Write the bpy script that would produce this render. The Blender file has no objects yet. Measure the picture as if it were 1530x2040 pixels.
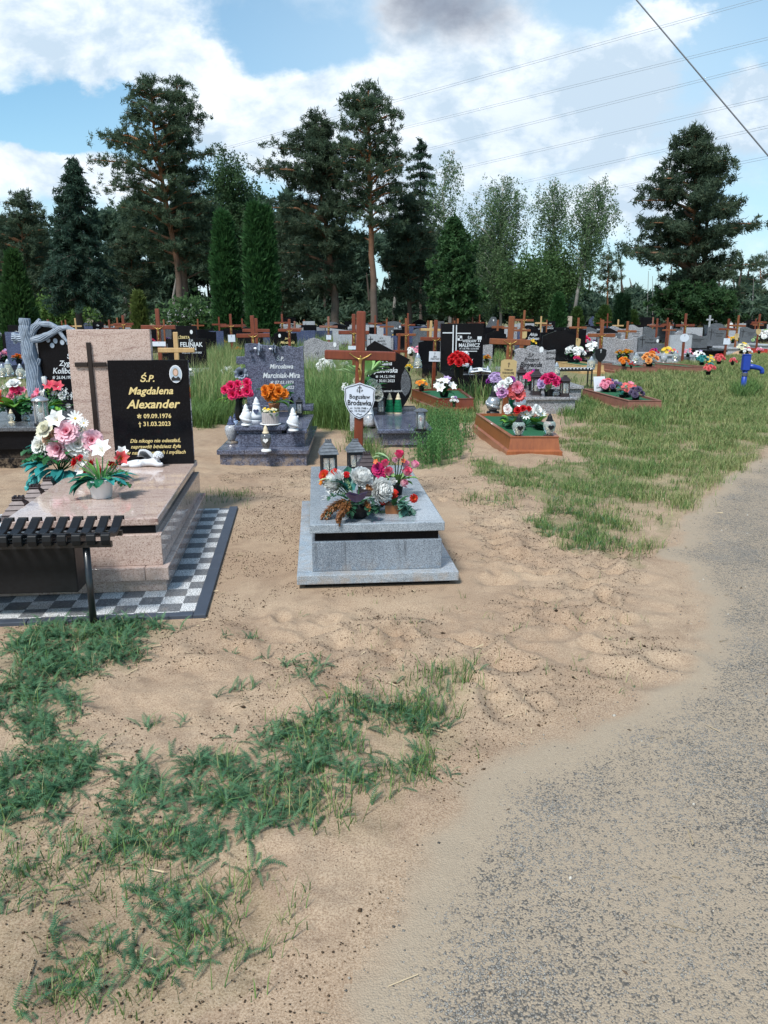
import bpy, bmesh, math, random
import numpy as np
from mathutils import Matrix, Vector, Euler
from math import sin, cos, pi, radians, sqrt, atan, atan2
random.seed(7); RNG = np.random.default_rng(11)
scene = bpy.context.scene; EXPOSURE = 0.76
COL = scene.collection
# ---------------------------------------------------------------- camera model (used to measure the place)
F, H = 1530.0, 1.65
TH = atan(388 / F); CT, ST = cos(TH), sin(TH)
def ray(u, v):
    x = (u - 765) / F; y = (1020 - v) / F
    return x, CT + y * ST, -ST + y * CT
def G(u, v, z=0.0):
    r = ray(u, v); t = (z - H) / r[2]
    return Vector((r[0] * t, r[1] * t, z))
def AT(u, v, Y):
    r = ray(u, v); t = Y / r[1]
    return Vector((r[0] * t, Y, H + r[2] * t))
def M_PER_PX(Y):
    return Y / F / 1.0
# ---------------------------------------------------------------- mesh builder
class MB:
    def __init__(s):
        s.v = []; s.f = []; s.c = []; s.M = Matrix.Identity(4); s.col = (1, 1, 1)
    def add(s, vs, fs, cols=None):
        o = len(s.v)
        for i, p in enumerate(vs):
            s.v.append(s.M @ Vector(p)); s.c.append(cols[i] if cols else s.col)
        for f in fs: s.f.append([o + i for i in f])
    def box(s, c, d, b=0.0):
        hx, hy, hz = d[0] / 2, d[1] / 2, d[2] / 2
        if b <= 0:
            vs = [(c[0] + x * hx, c[1] + y * hy, c[2] + z * hz) for x in (-1, 1) for y in (-1, 1) for z in (-1, 1)]
            s.add(vs, [(0, 1, 3, 2), (4, 6, 7, 5), (0, 4, 5, 1), (2, 3, 7, 6), (0, 2, 6, 4), (1, 5, 7, 3)]); return
        b = min(b, hx * .9, hy * .9, hz * .9)
        idx = {}; vs = []
        for x in (-1, 1):
            for y in (-1, 1):
                for z in (-1, 1):
                    for k in range(3):
                        p = [x * hx, y * hy, z * hz]
                        for q, sg in enumerate((x, y, z)):
                            if q != k: p[q] -= sg * b
                        idx[(x, y, z, k)] = len(vs); vs.append(tuple(p))
        fs = []
        for k in range(3):
            a, e = [q for q in range(3) if q != k]
            for sg in (-1, 1):
                def key(i, j, kk=k):
                    t = [0, 0, 0]; t[k] = sg; t[a] = i; t[e] = j
                    return idx[(t[0], t[1], t[2], kk)]
                fs.append([key(-1, -1), key(1, -1), key(1, 1), key(-1, 1)])
            for i in (-1, 1):
                for j in (-1, 1):
                    def k2(t_, kk):
                        t = [0, 0, 0]; t[k] = t_; t[a] = i; t[e] = j
                        return idx[(t[0], t[1], t[2], kk)]
                    fs.append([k2(-1, a), k2(1, a), k2(1, e), k2(-1, e)])
        for x in (-1, 1):
            for y in (-1, 1):
                for z in (-1, 1):
                    fs.append([idx[(x, y, z, 0)], idx[(x, y, z, 1)], idx[(x, y, z, 2)]])
        out = []
        for f in fs:
            p = [Vector(vs[i]) for i in f]
            n = (p[1] - p[0]).cross(p[2] - p[0]); m = sum(p, Vector()) / len(p)
            out.append(f if n.dot(m) > 0 else f[::-1])
        s.add([(v[0] + c[0], v[1] + c[1], v[2] + c[2]) for v in vs], out)
    def span(s, x0, x1, y0, y1, z0, z1, b=0.0):
        s.box(((x0 + x1) / 2, (y0 + y1) / 2, (z0 + z1) / 2), (x1 - x0, y1 - y0, z1 - z0), b)
    def frustum(s, c, z0, z1, a, b_):
        x, y = c
        vs = [(x + i * a[0] / 2, y + j * a[1] / 2, z0) for i, j in ((-1, -1), (1, -1), (1, 1), (-1, 1))] + \
             [(x + i * b_[0] / 2, y + j * b_[1] / 2, z1) for i, j in ((-1, -1), (1, -1), (1, 1), (-1, 1))]
        s.add(vs, [(3, 2, 1, 0), (4, 5, 6, 7), (0, 1, 5, 4), (1, 2, 6, 5), (2, 3, 7, 6), (3, 0, 4, 7)])
    def lathe(s, prof, n=16, c=(0, 0, 0), cap=True, cols=None):
        vs = []; cs = []
        for k, (r, z) in enumerate(prof):
            for i in range(n):
                a = 2 * pi * i / n
                vs.append((c[0] + r * cos(a), c[1] + r * sin(a), c[2] + z)); cs.append(cols[k] if cols else s.col)
        fs = []
        for k in range(len(prof) - 1):
            for i in range(n):
                j = (i + 1) % n
                fs.append((k * n + i, k * n + j, (k + 1) * n + j, (k + 1) * n + i))
        if cap:
            fs.append(tuple(range(n))[::-1]); fs.append(tuple((len(prof) - 1) * n + i for i in range(n)))
        s.add(vs, fs, cs)
    def tube(s, pts, rad, n=8, cap=True):
        pts = [Vector(p) for p in pts]
        if not hasattr(rad, '__len__'): rad = [rad] * len(pts)
        vs = []; up = Vector((0, 0, 1)); prev = None
        for k, p in enumerate(pts):
            t = (pts[min(k + 1, len(pts) - 1)] - pts[max(k - 1, 0)])
            if t.length < 1e-9: t = Vector((0, 0, 1))
            t.normalize()
            if prev is None:
                a = t.cross(up if abs(t.z) < .9 else Vector((1, 0, 0))).normalized()
            else:
                a = (prev - t * prev.dot(t)); a = a.normalized() if a.length > 1e-6 else t.orthogonal().normalized()
            prev = a; b = t.cross(a)
            for i in range(n):
                q = 2 * pi * i / n
                vs.append(p + a * (rad[k] * cos(q)) + b * (rad[k] * sin(q)))
        fs = []
        for k in range(len(pts) - 1):
            for i in range(n):
                j = (i + 1) % n
                fs.append((k * n + i, k * n + j, (k + 1) * n + j, (k + 1) * n + i))
        if cap:
            fs.append(tuple(range(n))[::-1]); fs.append(tuple((len(pts) - 1) * n + i for i in range(n)))
        s.add(vs, fs)
    def prism(s, out, y0, y1):
        """outline in x,z ; extruded from y0 (front) to y1 (back)"""
        n = len(out)
        ar = sum(out[i][0] * out[(i + 1) % n][1] - out[(i + 1) % n][0] * out[i][1] for i in range(n))
        if ar < 0: out = out[::-1]
        vs = [(x, y0, z) for x, z in out] + [(x, y1, z) for x, z in out]
        fs = [tuple(range(n)), tuple(range(n, 2 * n))[::-1]]
        for i in range(n):
            j = (i + 1) % n; fs.append((j, i, n + i, n + j))
        s.add(vs, fs)
    def poly(s, pts, cols=None):
        s.add(pts, [tuple(range(len(pts)))], cols)
    def petal(s, o, az, el, L, W, curl=0.0, cup=0.0, c0=None, c1=None, n=3, tip=.25, wav=0.0):
        """a petal or leaf blade leaving o at azimuth az, elevation el"""
        vs = []; cs = []; c0 = c0 or s.col; c1 = c1 or c0
        p = Vector(o); e = el
        for k in range(n + 1):
            t = k / n
            w = W * (sin(pi * (t * .80 + .1)) ** .8 if k < n else tip)
            d = Vector((cos(az) * cos(e), sin(az) * cos(e), sin(e)))
            side = Vector((-sin(az), cos(az), 0)); nn = side.cross(d)
            for q in (-1, 0, 1):
                vs.append(p + side * (q * w / 2) - nn * ((cup * w * .5 if q else 0)) * -1 + nn * (wav * W * random.uniform(-1, 1)))
                cs.append(tuple(c0[i] * (1 - t) + c1[i] * t for i in range(3)))
            p = p + d * (L / n); e += curl / n
        fs = []
        for k in range(n):
            for q in range(2):
                a = k * 3 + q; fs.append((a, a + 1, a + 4, a + 3))
        s.add(vs, fs, cs)
    def mesh(s, name, mat=None, smooth=False):
        me = bpy.data.meshes.new(name)
        me.from_pydata([tuple(v) for v in s.v], [], s.f)
        ca = me.color_attributes.new('Col', 'FLOAT_COLOR', 'POINT')
        ca.data.foreach_set('color', np.array([(*c[:3], 1.0) for c in s.c], dtype=np.float32).ravel())
        if mat: me.materials.append(mat)
        if smooth: me.polygons.foreach_set('use_smooth', np.ones(len(me.polygons), dtype=bool))
        me.update(); return me
    def build(s, name, mat=None, parent=None, smooth=False, bevel=0.0, loc=None):
        return link(name, s.mesh(name, mat, smooth), parent, bevel=bevel, loc=loc)
def link(name, me, parent=None, loc=None, rot=None, scale=None, bevel=0.0):
    o = bpy.data.objects.new(name, me); COL.objects.link(o)
    if parent: o.parent = parent
    if loc is not None: o.location = loc
    if rot is not None: o.rotation_euler = rot
    if scale is not None: o.scale = scale if hasattr(scale, '__len__') else (scale,) * 3
    if bevel:
        m = o.modifiers.new('edge', 'BEVEL'); m.width = bevel; m.segments = 2; m.limit_method = 'ANGLE'; m.angle_limit = radians(40)
    return o
def tag(o, label, cat, group=None, kind=None):
    if label: o['label'] = label
    if cat: o['category'] = cat
    if group: o['group'] = group
    if kind: o['kind'] = kind
    return o
def thing(name, label, cat, loc=(0, 0, 0), yaw=0.0, group=None):
    o = bpy.data.objects.new(name, None); COL.objects.link(o); o.empty_display_size = .1
    o.location = loc; o.rotation_euler = (0, 0, radians(yaw))
    return tag(o, label, cat, group)
def copy_tree(o, parent=None):
    c = o.copy(); COL.objects.link(c); c.parent = parent
    for ch in list(o.children): copy_tree(ch, c)
    return c
def npmesh(name, V, Fc, C=None, mat=None, smooth=False):
    V = np.ascontiguousarray(V, dtype=np.float32); Fc = np.ascontiguousarray(Fc, dtype=np.int32)
    k = Fc.shape[1]; me = bpy.data.meshes.new(name)
    me.vertices.add(len(V)); me.vertices.foreach_set('co', V.ravel())
    me.loops.add(Fc.size); me.loops.foreach_set('vertex_index', Fc.ravel())
    me.polygons.add(len(Fc)); me.polygons.foreach_set('loop_start', np.arange(0, Fc.size, k, dtype=np.int32))
    if smooth: me.polygons.foreach_set('use_smooth', np.ones(len(Fc), dtype=bool))
    if C is not None:
        C = np.asarray(C, dtype=np.float32)
        ca = me.color_attributes.new('Col', 'FLOAT_COLOR', 'POINT')
        ca.data.foreach_set('color', np.concatenate([C, np.ones((len(C), 1), np.float32)], 1).ravel())
    if mat: me.materials.append(mat)
    me.update(calc_edges=True); me.validate(); return me
def skin_mesh(name, nodes, edges, root=0, sub=2, mat=None):
    """one continuous body grown around a skeleton: nodes = [((x,y,z), r)]"""
    me = bpy.data.meshes.new('skel'); me.from_pydata([n[0] for n in nodes], edges, [])
    o = bpy.data.objects.new('skel', me); COL.objects.link(o)
    o.modifiers.new('s', 'SKIN'); sd = o.modifiers.new('d', 'SUBSURF'); sd.levels = sub; sd.render_levels = sub
    for i, n in enumerate(nodes):
        sv = me.skin_vertices[0].data[i]; r = n[1]; sv.radius = r if hasattr(r, '__len__') else (r, r); sv.use_root = (i == root)
    bpy.context.view_layer.update()
    dg = bpy.context.evaluated_depsgraph_get()
    m2 = bpy.data.meshes.new_from_object(o.evaluated_get(dg)); m2.name = name
    bpy.data.objects.remove(o); bpy.data.meshes.remove(me)
    m2.materials.clear()
    if mat: m2.materials.append(mat)
    m2.polygons.foreach_set('use_smooth', np.ones(len(m2.polygons), dtype=bool))
    return m2
# ---------------------------------------------------------------- lettering
def text_mesh(name, lines, mat, ext=.0012):
    """lines = [(string, x, z, size, align, shear, bold, xscale)] in the x,z plane facing -y ; one mesh"""
    V = []; Fc = []
    for (txt, x, z, size, al, sh, bold, xs) in lines:
        cu = bpy.data.curves.new('t', 'FONT'); cu.body = txt; cu.size = size; cu.align_x = al; cu.align_y = 'CENTER'
        cu.shear = sh; cu.offset = bold * size; cu.extrude = ext; cu.resolution_u = 2
        o = bpy.data.objects.new('t', cu); COL.objects.link(o)
        dg = bpy.context.evaluated_depsgraph_get()
        me = bpy.data.meshes.new_from_object(o.evaluated_get(dg))
        off = len(V)
        for v in me.vertices: V.append((x + v.co.x * xs, -v.co.z, z + v.co.y))
        for p in me.polygons: Fc.append([off + i for i in p.vertices])
        bpy.data.objects.remove(o); bpy.data.curves.remove(cu); bpy.data.meshes.remove(me)
    me = bpy.data.meshes.new(name); me.from_pydata(V, [], Fc); me.materials.append(mat); me.update()
    return me
def inscribe(parent, lines, mat, y, name='inscription', ext=.0012):
    full = [tuple(list(l) + [None] * (8 - len(l))) for l in lines]
    full = [(t, x, z, s, a or 'CENTER', 0.0 if sh is None else sh, .012 if b is None else b, 1.0 if xs is None else xs)
            for (t, x, z, s, a, sh, b, xs) in full]
    return link(name, text_mesh(name, full, mat, ext), parent, loc=(0, y, 0))
# ---------------------------------------------------------------- materials
def newmat(name):
    m = bpy.data.materials.new(name); m.use_nodes = True
    return m, m.node_tree.nodes, m.node_tree.links, m.node_tree.nodes['Principled BSDF']
def nmath(N, L, op, a, b=None, c=None, clamp=False):
    n = N.new('ShaderNodeMath'); n.operation = op; n.use_clamp = clamp
    for i, x in enumerate((a, b, c)):
        if x is None: continue
        if isinstance(x, (int, float)): n.inputs[i].default_value = x
        else: L.new(x, n.inputs[i])
    return n.outputs[0]
def nmix(N, L, f, a, b, mode='MIX'):
    n = N.new('ShaderNodeMix'); n.data_type = 'RGBA'; n.blend_type = mode; n.clamp_factor = True
    def put(i, x):
        if isinstance(x, (int, float)): n.inputs[i].default_value = x
        elif isinstance(x, tuple): n.inputs[i].default_value = (*x[:3], 1)
        else: L.new(x, n.inputs[i])
    put(0, f); put(6, a); put(7, b); return n.outputs[2]
def nramp(N, L, x, lo, hi, smooth=True):
    n = N.new('ShaderNodeMapRange'); n.interpolation_type = 'SMOOTHSTEP' if smooth else 'LINEAR'
    n.inputs['From Min'].default_value = lo; n.inputs['From Max'].default_value = hi; L.new(x, n.inputs['Value'])
    return n.outputs['Result']
def nnoise(N, L, co, scale, detail=4, rough=.55, dist=0.0, kind='noise'):
    n = N.new('ShaderNodeTexNoise'); n.inputs['Scale'].default_value = scale; n.inputs['Detail'].default_value = detail
    n.inputs['Roughness'].default_value = rough; n.inputs['Distortion'].default_value = dist
    if co is not None: L.new(co, n.inputs['Vector'])
    return n.outputs['Fac']
def nvor(N, L, co, scale, feat='F1', out='Distance', rnd=1.0):
    n = N.new('ShaderNodeTexVoronoi'); n.feature = feat; n.inputs['Scale'].default_value = scale; n.inputs['Randomness'].default_value = rnd
    if co is not None: L.new(co, n.inputs['Vector'])
    return n.outputs[out]
def nmap(N, L, co, sc=(1, 1, 1), rot=(0, 0, 0), loc=(0, 0, 0)):
    n = N.new('ShaderNodeMapping'); n.inputs['Scale'].default_value = sc; n.inputs['Rotation'].default_value = rot; n.inputs['Location'].default_value = loc
    L.new(co, n.inputs['Vector']); return n.outputs['Vector']
def nbump(N, L, P, h, strength=.3, dist=.01):
    b = N.new('ShaderNodeBump'); b.inputs['Strength'].default_value = strength; b.inputs['Distance'].default_value = dist
    L.new(h, b.inputs['Height']); L.new(b.outputs['Normal'], P.inputs['Normal'])
def oco(N): return N.new('ShaderNodeTexCoord').outputs['Object']
def gco(N): return N.new('ShaderNodeNewGeometry').outputs['Position']
def plain(name, col, rough=.5, metal=0.0, var=.15, scale=20, bump=0.0, coat=0.0):
    m, N, L, P = newmat(name); co = oco(N)
    n = nnoise(N, L, co, scale, 5)
    d = tuple(c * (1 - var) for c in col); u = tuple(min(1, c * (1 + var)) for c in col)
    L.new(nmix(N, L, n, d, u), P.inputs['Base Color'])
    P.inputs['Metallic'].default_value = metal; P.inputs['Coat Weight'].default_value = coat
    L.new(nmath(N, L, 'MULTIPLY_ADD', n, .2, rough - .1, True), P.inputs['Roughness'])
    if bump: nbump(N, L, P, n, bump, .004)
    return m
def vcol(name, rough=.55, trans=0.0, spec=.3, var=.12, scale=60):
    m, N, L, P = newmat(name)
    a = N.new('ShaderNodeAttribute'); a.attribute_name = 'Col'
    n = nnoise(N, L, gco(N), scale, 2)
    c = nmix(N, L, 1.0, a.outputs['Color'], nmix(N, L, n, (1 - var,) * 3, (1 + var,) * 3), 'MULTIPLY')
    L.new(c, P.inputs['Base Color']); P.inputs['Roughness'].default_value = rough; P.inputs['Specular IOR Level'].default_value = spec
    if trans:
        t = N.new('ShaderNodeBsdfTranslucent'); L.new(c, t.inputs['Color'])
        mx = N.new('ShaderNodeMixShader'); mx.inputs[0].default_value = trans
        L.new(P.outputs[0], mx.inputs[1]); L.new(t.outputs[0], mx.inputs[2])
        L.new(mx.outputs[0], N['Material Output'].inputs['Surface'])
    return m
def granite(name, a, b, speck=(.02, .02, .02), scale=90, dens=.35, vein=0.0, veincol=(.1, .1, .1), veinmap=(1, 6, 6), veinrot=(0, .5, .6), rough=.12, cloud=3.0, dust=.12):
    """polished stone: crystals, cloudy tone, streaks and a little dust"""
    m, N, L, P = newmat(name); co = oco(N)
    cl = nnoise(N, L, co, cloud, 6, .65, .4)
    v1 = nvor(N, L, co, scale, 'F1', 'Color')
    sp = N.new('ShaderNodeSeparateColor'); L.new(v1, sp.inputs[0])
    g = nmath(N, L, 'MULTIPLY_ADD', nmath(N, L, 'SUBTRACT', sp.outputs[0], .5), .8, cl)
    base = nmix(N, L, nramp(N, L, g, .2, .8), a, b)
    dk = nmath(N, L, 'LESS_THAN', sp.outputs[1], dens)
    base = nmix(N, L, nmath(N, L, 'MULTIPLY', dk, .75), base, speck)
    if vein:
        vc = nmap(N, L, co, veinmap, veinrot)
        vn = nnoise(N, L, vc, 2.2, 8, .7, 1.2)
        base = nmix(N, L, nmath(N, L, 'MULTIPLY', nramp(N, L, vn, .50, .74), vein), base, veincol)
    dn = nnoise(N, L, co, 5, 6, .7)
    up = N.new('ShaderNodeSeparateXYZ'); L.new(N.new('ShaderNodeNewGeometry').outputs['Normal'], up.inputs[0])
    df = nmath(N, L, 'MULTIPLY', nmath(N, L, 'MULTIPLY', nramp(N, L, dn, .45, .75), dust), nramp(N, L, up.outputs[2], .3, .9))
    base = nmix(N, L, df, base, (.42, .36, .29))
    oz = N.new('ShaderNodeSeparateXYZ'); L.new(co, oz.inputs[0])
    spl = nmath(N, L, 'MULTIPLY', nmath(N, L, 'MULTIPLY', nramp(N, L, oz.outputs[2], .20, .0), nramp(N, L, nnoise(N, L, co, 11, 7, .75), .42, .62)), .55)
    base = nmix(N, L, spl, base, (.34, .25, .17))
    L.new(base, P.inputs['Base Color'])
    L.new(nmath(N, L, 'MULTIPLY_ADD', nramp(N, L, dn, .4, .8), .16, rough, True), P.inputs['Roughness'])
    return m
def wood(name, a, b, rough=.35, scale=1.0, coat=.2):
    m, N, L, P = newmat(name); co = oco(N)
    g = nnoise(N, L, nmap(N, L, co, (28 * scale, 28 * scale, 2.2 * scale)), 2.0, 6, .65, .6)
    g2 = nnoise(N, L, nmap(N, L, co, (3 * scale, 3 * scale, 1.3 * scale)), 2.5, 4)
    c = nmix(N, L, nramp(N, L, nmath(N, L, 'MULTIPLY_ADD', g2, .6, nmath(N, L, 'MULTIPLY', g, .6)), .35, .85), a, b)
    L.new(c, P.inputs['Base Color']); P.inputs['Roughness'].default_value = rough; P.inputs['Coat Weight'].default_value = coat
    nbump(N, L, P, g, .12, .003)
    return m
def glassy(name, col, rough=.05, alpha=.55):
    m, N, L, P = newmat(name)
    n = nnoise(N, L, oco(N), 25, 3)
    L.new(nmix(N, L, n, tuple(c * .8 for c in col), col), P.inputs['Base Color'])
    P.inputs['Roughness'].default_value = rough; P.inputs['Transmission Weight'].default_value = alpha; P.inputs['IOR'].default_value = 1.2
    return m
MAT = {}
MAT['vc'] = vcol('petals', .6, .25)
MAT['leaf'] = vcol('leaf_plastic', .42, .2, .4)
MAT['veg'] = vcol('living_leaves', .55, .3, .25, .2, 9)
MAT['crown'] = vcol('tree_foliage', .6, .45, .2, .3, .8)
MAT['pink'] = granite('pink_granite', (.45, .325, .275), (.56, .435, .375), (.22, .13, .105), 200, .10, .8, (.16, .075, .065), (1.2, 7, 7), (.0, .5, .35), .05, 4)
MAT['grey'] = granite('grey_granite_shaded', (.135, .165, .205), (.30, .34, .385), (.05, .06, .078), 420, .26, .75, (.07, .075, .085), (9, 9, .9), (.0, .12, .0), .12, 3)  # shaded copy of the one grey stone: the body's front shade put into its colour
MAT['grey_lit'] = granite('grey_granite_top', (.22, .255, .29), (.42, .455, .49), (.08, .09, .11), 420, .22, .5, (.07, .075, .085), (1.4, 7, 7), (0, 0, .2), .05, 3)  # lit copy of the same stone: bright sky-lit tops put into its colour
MAT['black'] = granite('black_granite', (.005, .005, .006), (.009, .009, .011), (.02, .02, .023), 300, .04, rough=.06, dust=.03); MAT['black'].node_tree.nodes['Principled BSDF'].inputs['Specular IOR Level'].default_value = .13
MAT['blue'] = granite('blue_grey_granite', (.06, .066, .098), (.15, .165, .23), (.032, .034, .055), 110, .2, .7, (.035, .035, .055), (3, 12, 12), (.3, .9, .4), .14, 5)
MAT['steel'] = granite('dark_grey_granite', (.07, .075, .085), (.15, .16, .175), (.03, .03, .035), 160, .3, rough=.16)
MAT['speck'] = granite('speckled_grey_granite', (.22, .215, .225), (.40, .39, .40), (.055, .05, .055), 95, .3, rough=.2, dust=.2)
MAT['pale'] = granite('pale_grey_granite', (.30, .31, .33), (.44, .45, .47), (.12, .12, .13), 120, .2, rough=.25, dust=.2)
MAT['tan'] = granite('tan_granite', (.45, .36, .29), (.55, .45, .37), (.2, .13, .1), 100, .15, rough=.2)
MAT['indigo'] = granite('indigo_granite', (.03, .04, .09), (.09, .11, .19), (.02, .02, .05), 100, .2, .5, (.14, .16, .25), (3, 9, 9), (.2, .4, .2), .2)
MAT['concrete'] = plain('concrete', (.33, .31, .28), .85, 0, .3, 14, .4)
MAT['carve'] = plain('carved_stone', (.16, .20, .26), .5, 0, .5, 30, .5)
MAT['carvel'] = plain('carved_stone_line', (.38, .43, .50), .5, 0, .3, 30)
MAT['rose_stone'] = plain('rose_relief', (.085, .10, .135), .4, 0, .5, 40, .3)
MAT['gold'] = plain('gold_letter', (.72, .55, .24), .45, 0, .1, 40)
MAT['silver'] = plain('silver_letter', (.62, .64, .66), .45, 0, .08, 40)
MAT['darktxt'] = plain('dark_letter', (.012, .012, .014), .5, 0, .1)
MAT['brass'] = plain('brass', (.45, .30, .09), .35, .8, .25, 60)
MAT['wood'] = wood('cherry_wood', (.105, .021, .010), (.20, .044, .017), .34)
MAT['boxwood'] = wood('box_wood', (.20, .056, .021), (.33, .105, .036), .35)
MAT['wood2'] = wood('orange_brown_wood', (.15, .042, .015), (.25, .078, .026), .38)
MAT['rosestone'] = vcol('rose_stone', .45, 0, .4)
MAT['oldwood'] = wood('faded_red_wood', (.17, .065, .045), (.27, .115, .075), .6, 1, 0)
MAT['rawwood'] = wood('raw_wood', (.36, .22, .09), (.55, .36, .17), .6, 1, 0)
MAT['blackmetal'] = plain('black_metal', (.014, .015, .017), .32, .2, .4, 40, coat=.3)
MAT['blackplastic'] = plain('black_plastic', (.012, .012, .013), .35, 0, .3, 40)
MAT['blackplastic'].node_tree.nodes['Principled BSDF'].inputs['Specular IOR Level'].default_value = .22
MAT['brownmetal'] = plain('brown_lantern_metal', (.045, .032, .034), .4, .3, .3, 40)
MAT['silverblack'] = plain('brushed_silver_black', (.12, .13, .145), .4, .2, .97, 25)
MAT['chrome'] = plain('silver_plastic', (.42, .43, .45), .25, .6, .2, 40)
MAT['white'] = plain('white_ceramic', (.72, .72, .72), .3, 0, .06, 20)
MAT['plaster'] = plain('white_plaster', (.62, .63, .66), .7, 0, .1, 40, .3)
MAT['cream'] = plain('cream_wax', (.60, .50, .34), .5, 0, .1)
MAT['sign'] = plain('white_sign', (.60, .63, .70), .3, 0, .04, 10)
MAT['tansign'] = plain('gold_sign', (.50, .36, .17), .45, .1, .1, 10)
MAT['glass'] = glassy('clear_glass', (.85, .90, .90), .06, .75)
MAT['gglass'] = glassy('green_glass', (.02, .22, .10), .1, .3)
MAT['iglass'] = glassy('iridescent_glass', (.42, .55, .78), .15, .2)
MAT['red'] = plain('red_plastic', (.45, .03, .02), .4)
MAT['turf'] = plain('green_felt', (.006, .085, .03), .9, 0, .4, 60, .5)
MAT['bluepaint'] = plain('blue_paint', (.012, .045, .30), .4, 0, .25, 12)
MAT['terra'] = plain('brown_clay', (.26, .10, .035), .6, 0, .2)
# ================================================================ kit of parts
CORPUS = skin_mesh('corpus', [((0, -.02, .07), (.055, .045)), ((0, -.015, .17), (.05, .038)), ((0, -.03, .28), (.075, .05)), ((0, -.03, .355), .026),
    ((.01, -.055, .43), (.042, .046)), ((-.085, -.02, .325), .028), ((-.21, -.005, .385), .02), ((-.33, 0, .47), .014), ((-.365, 0, .495), .018),
    ((.085, -.02, .325), .028), ((.21, -.005, .385), .02), ((.33, 0, .47), .014), ((.365, 0, .495), .018),
    ((-.035, -.06, -.10), .036), ((-.015, -.015, -.30), .022), ((-.008, -.05, -.41), .02), ((.035, -.07, -.09), .036), ((.02, -.03, -.30), .022), ((.012, -.06, -.40), .02)],
    [(0, 1), (1, 2), (2, 3), (3, 4), (2, 5), (5, 6), (6, 7), (7, 8), (2, 9), (9, 10), (10, 11), (11, 12), (0, 13), (13, 14), (14, 15), (0, 16), (16, 17), (17, 18)], 0, 2, MAT['brass'])
def sign_outline(shape, w, h):
    if shape == 'rect': return [(-w / 2, -h / 2), (w / 2, -h / 2), (w / 2, h / 2), (-w / 2, h / 2)]
    if shape == 'oval': return [(w / 2 * cos(a), h / 2 * sin(a)) for a in [2 * pi * i / 24 for i in range(24)]]
    if shape == 'hex': return [(-w * .3, -h / 2), (w * .3, -h / 2), (w / 2, -h * .3), (w / 2, h * .42), (w * .3, h / 2), (-w * .3, h / 2), (-w / 2, h * .42), (-w / 2, -h * .3)]
    r = [(0, -.5), (.17, -.43), (.32, -.31), (.43, -.14), (.48, .02), (.47, .18), (.5, .34), (.38, .40), (.2, .44), (0, .5)]
    return [(x * w, z * h) for x, z in r] + [(-x * w, z * h) for x, z in r[-2:0:-1]]
def cross(label, base, yaw=5, h=1.65, span=.62, arm=None, w=.08, th=.06, mat='wood', corpus=True, sign=None, lean=0.0, group=None, bar=None, cscale=None):
    t = thing('grave_cross', label, 'cross', base, yaw, group)
    t.rotation_euler = (0, radians(lean), radians(yaw))
    arm = arm or h * .80; bar = bar or w
    b = .009
    p = MB(); p.span(-w / 2, w / 2, -th / 2, th / 2, -.12, h, b); p.build('post', MAT[mat], t)
    c = MB(); c.span(-span / 2, span / 2, -th / 2 - .004, th / 2 + .002, arm - bar / 2, arm + bar / 2, b)
    c.build('crossbar', MAT[mat], t)
    if corpus:
        s = cscale or span * .42
        link('corpus', CORPUS, t, loc=(0, -th / 2 - .008, arm - s * .42), scale=s)
    if sign:
        shape, cz, sw, sh, m, lines = sign
        q = MB(); q.prism([(x, z + cz) for x, z in sign_outline(shape, sw, sh)], -th / 2 - .014, -th / 2 - .004)
        sg = q.build('sign', MAT[m], t)
        if lines:
            inscribe(sg, [(a, x, cz + z, s_, 'CENTER', shr, bd, xs) for (a, x, z, s_, shr, bd, xs) in lines], MAT['darktxt' if m != 'blackplastic' else 'silver'], -th / 2 - .0155)
    return t
def smudge(cz0, w, n, gap, s):
    return [('n' * 1, 0, 0, s, 0, 0, 1)]
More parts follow.
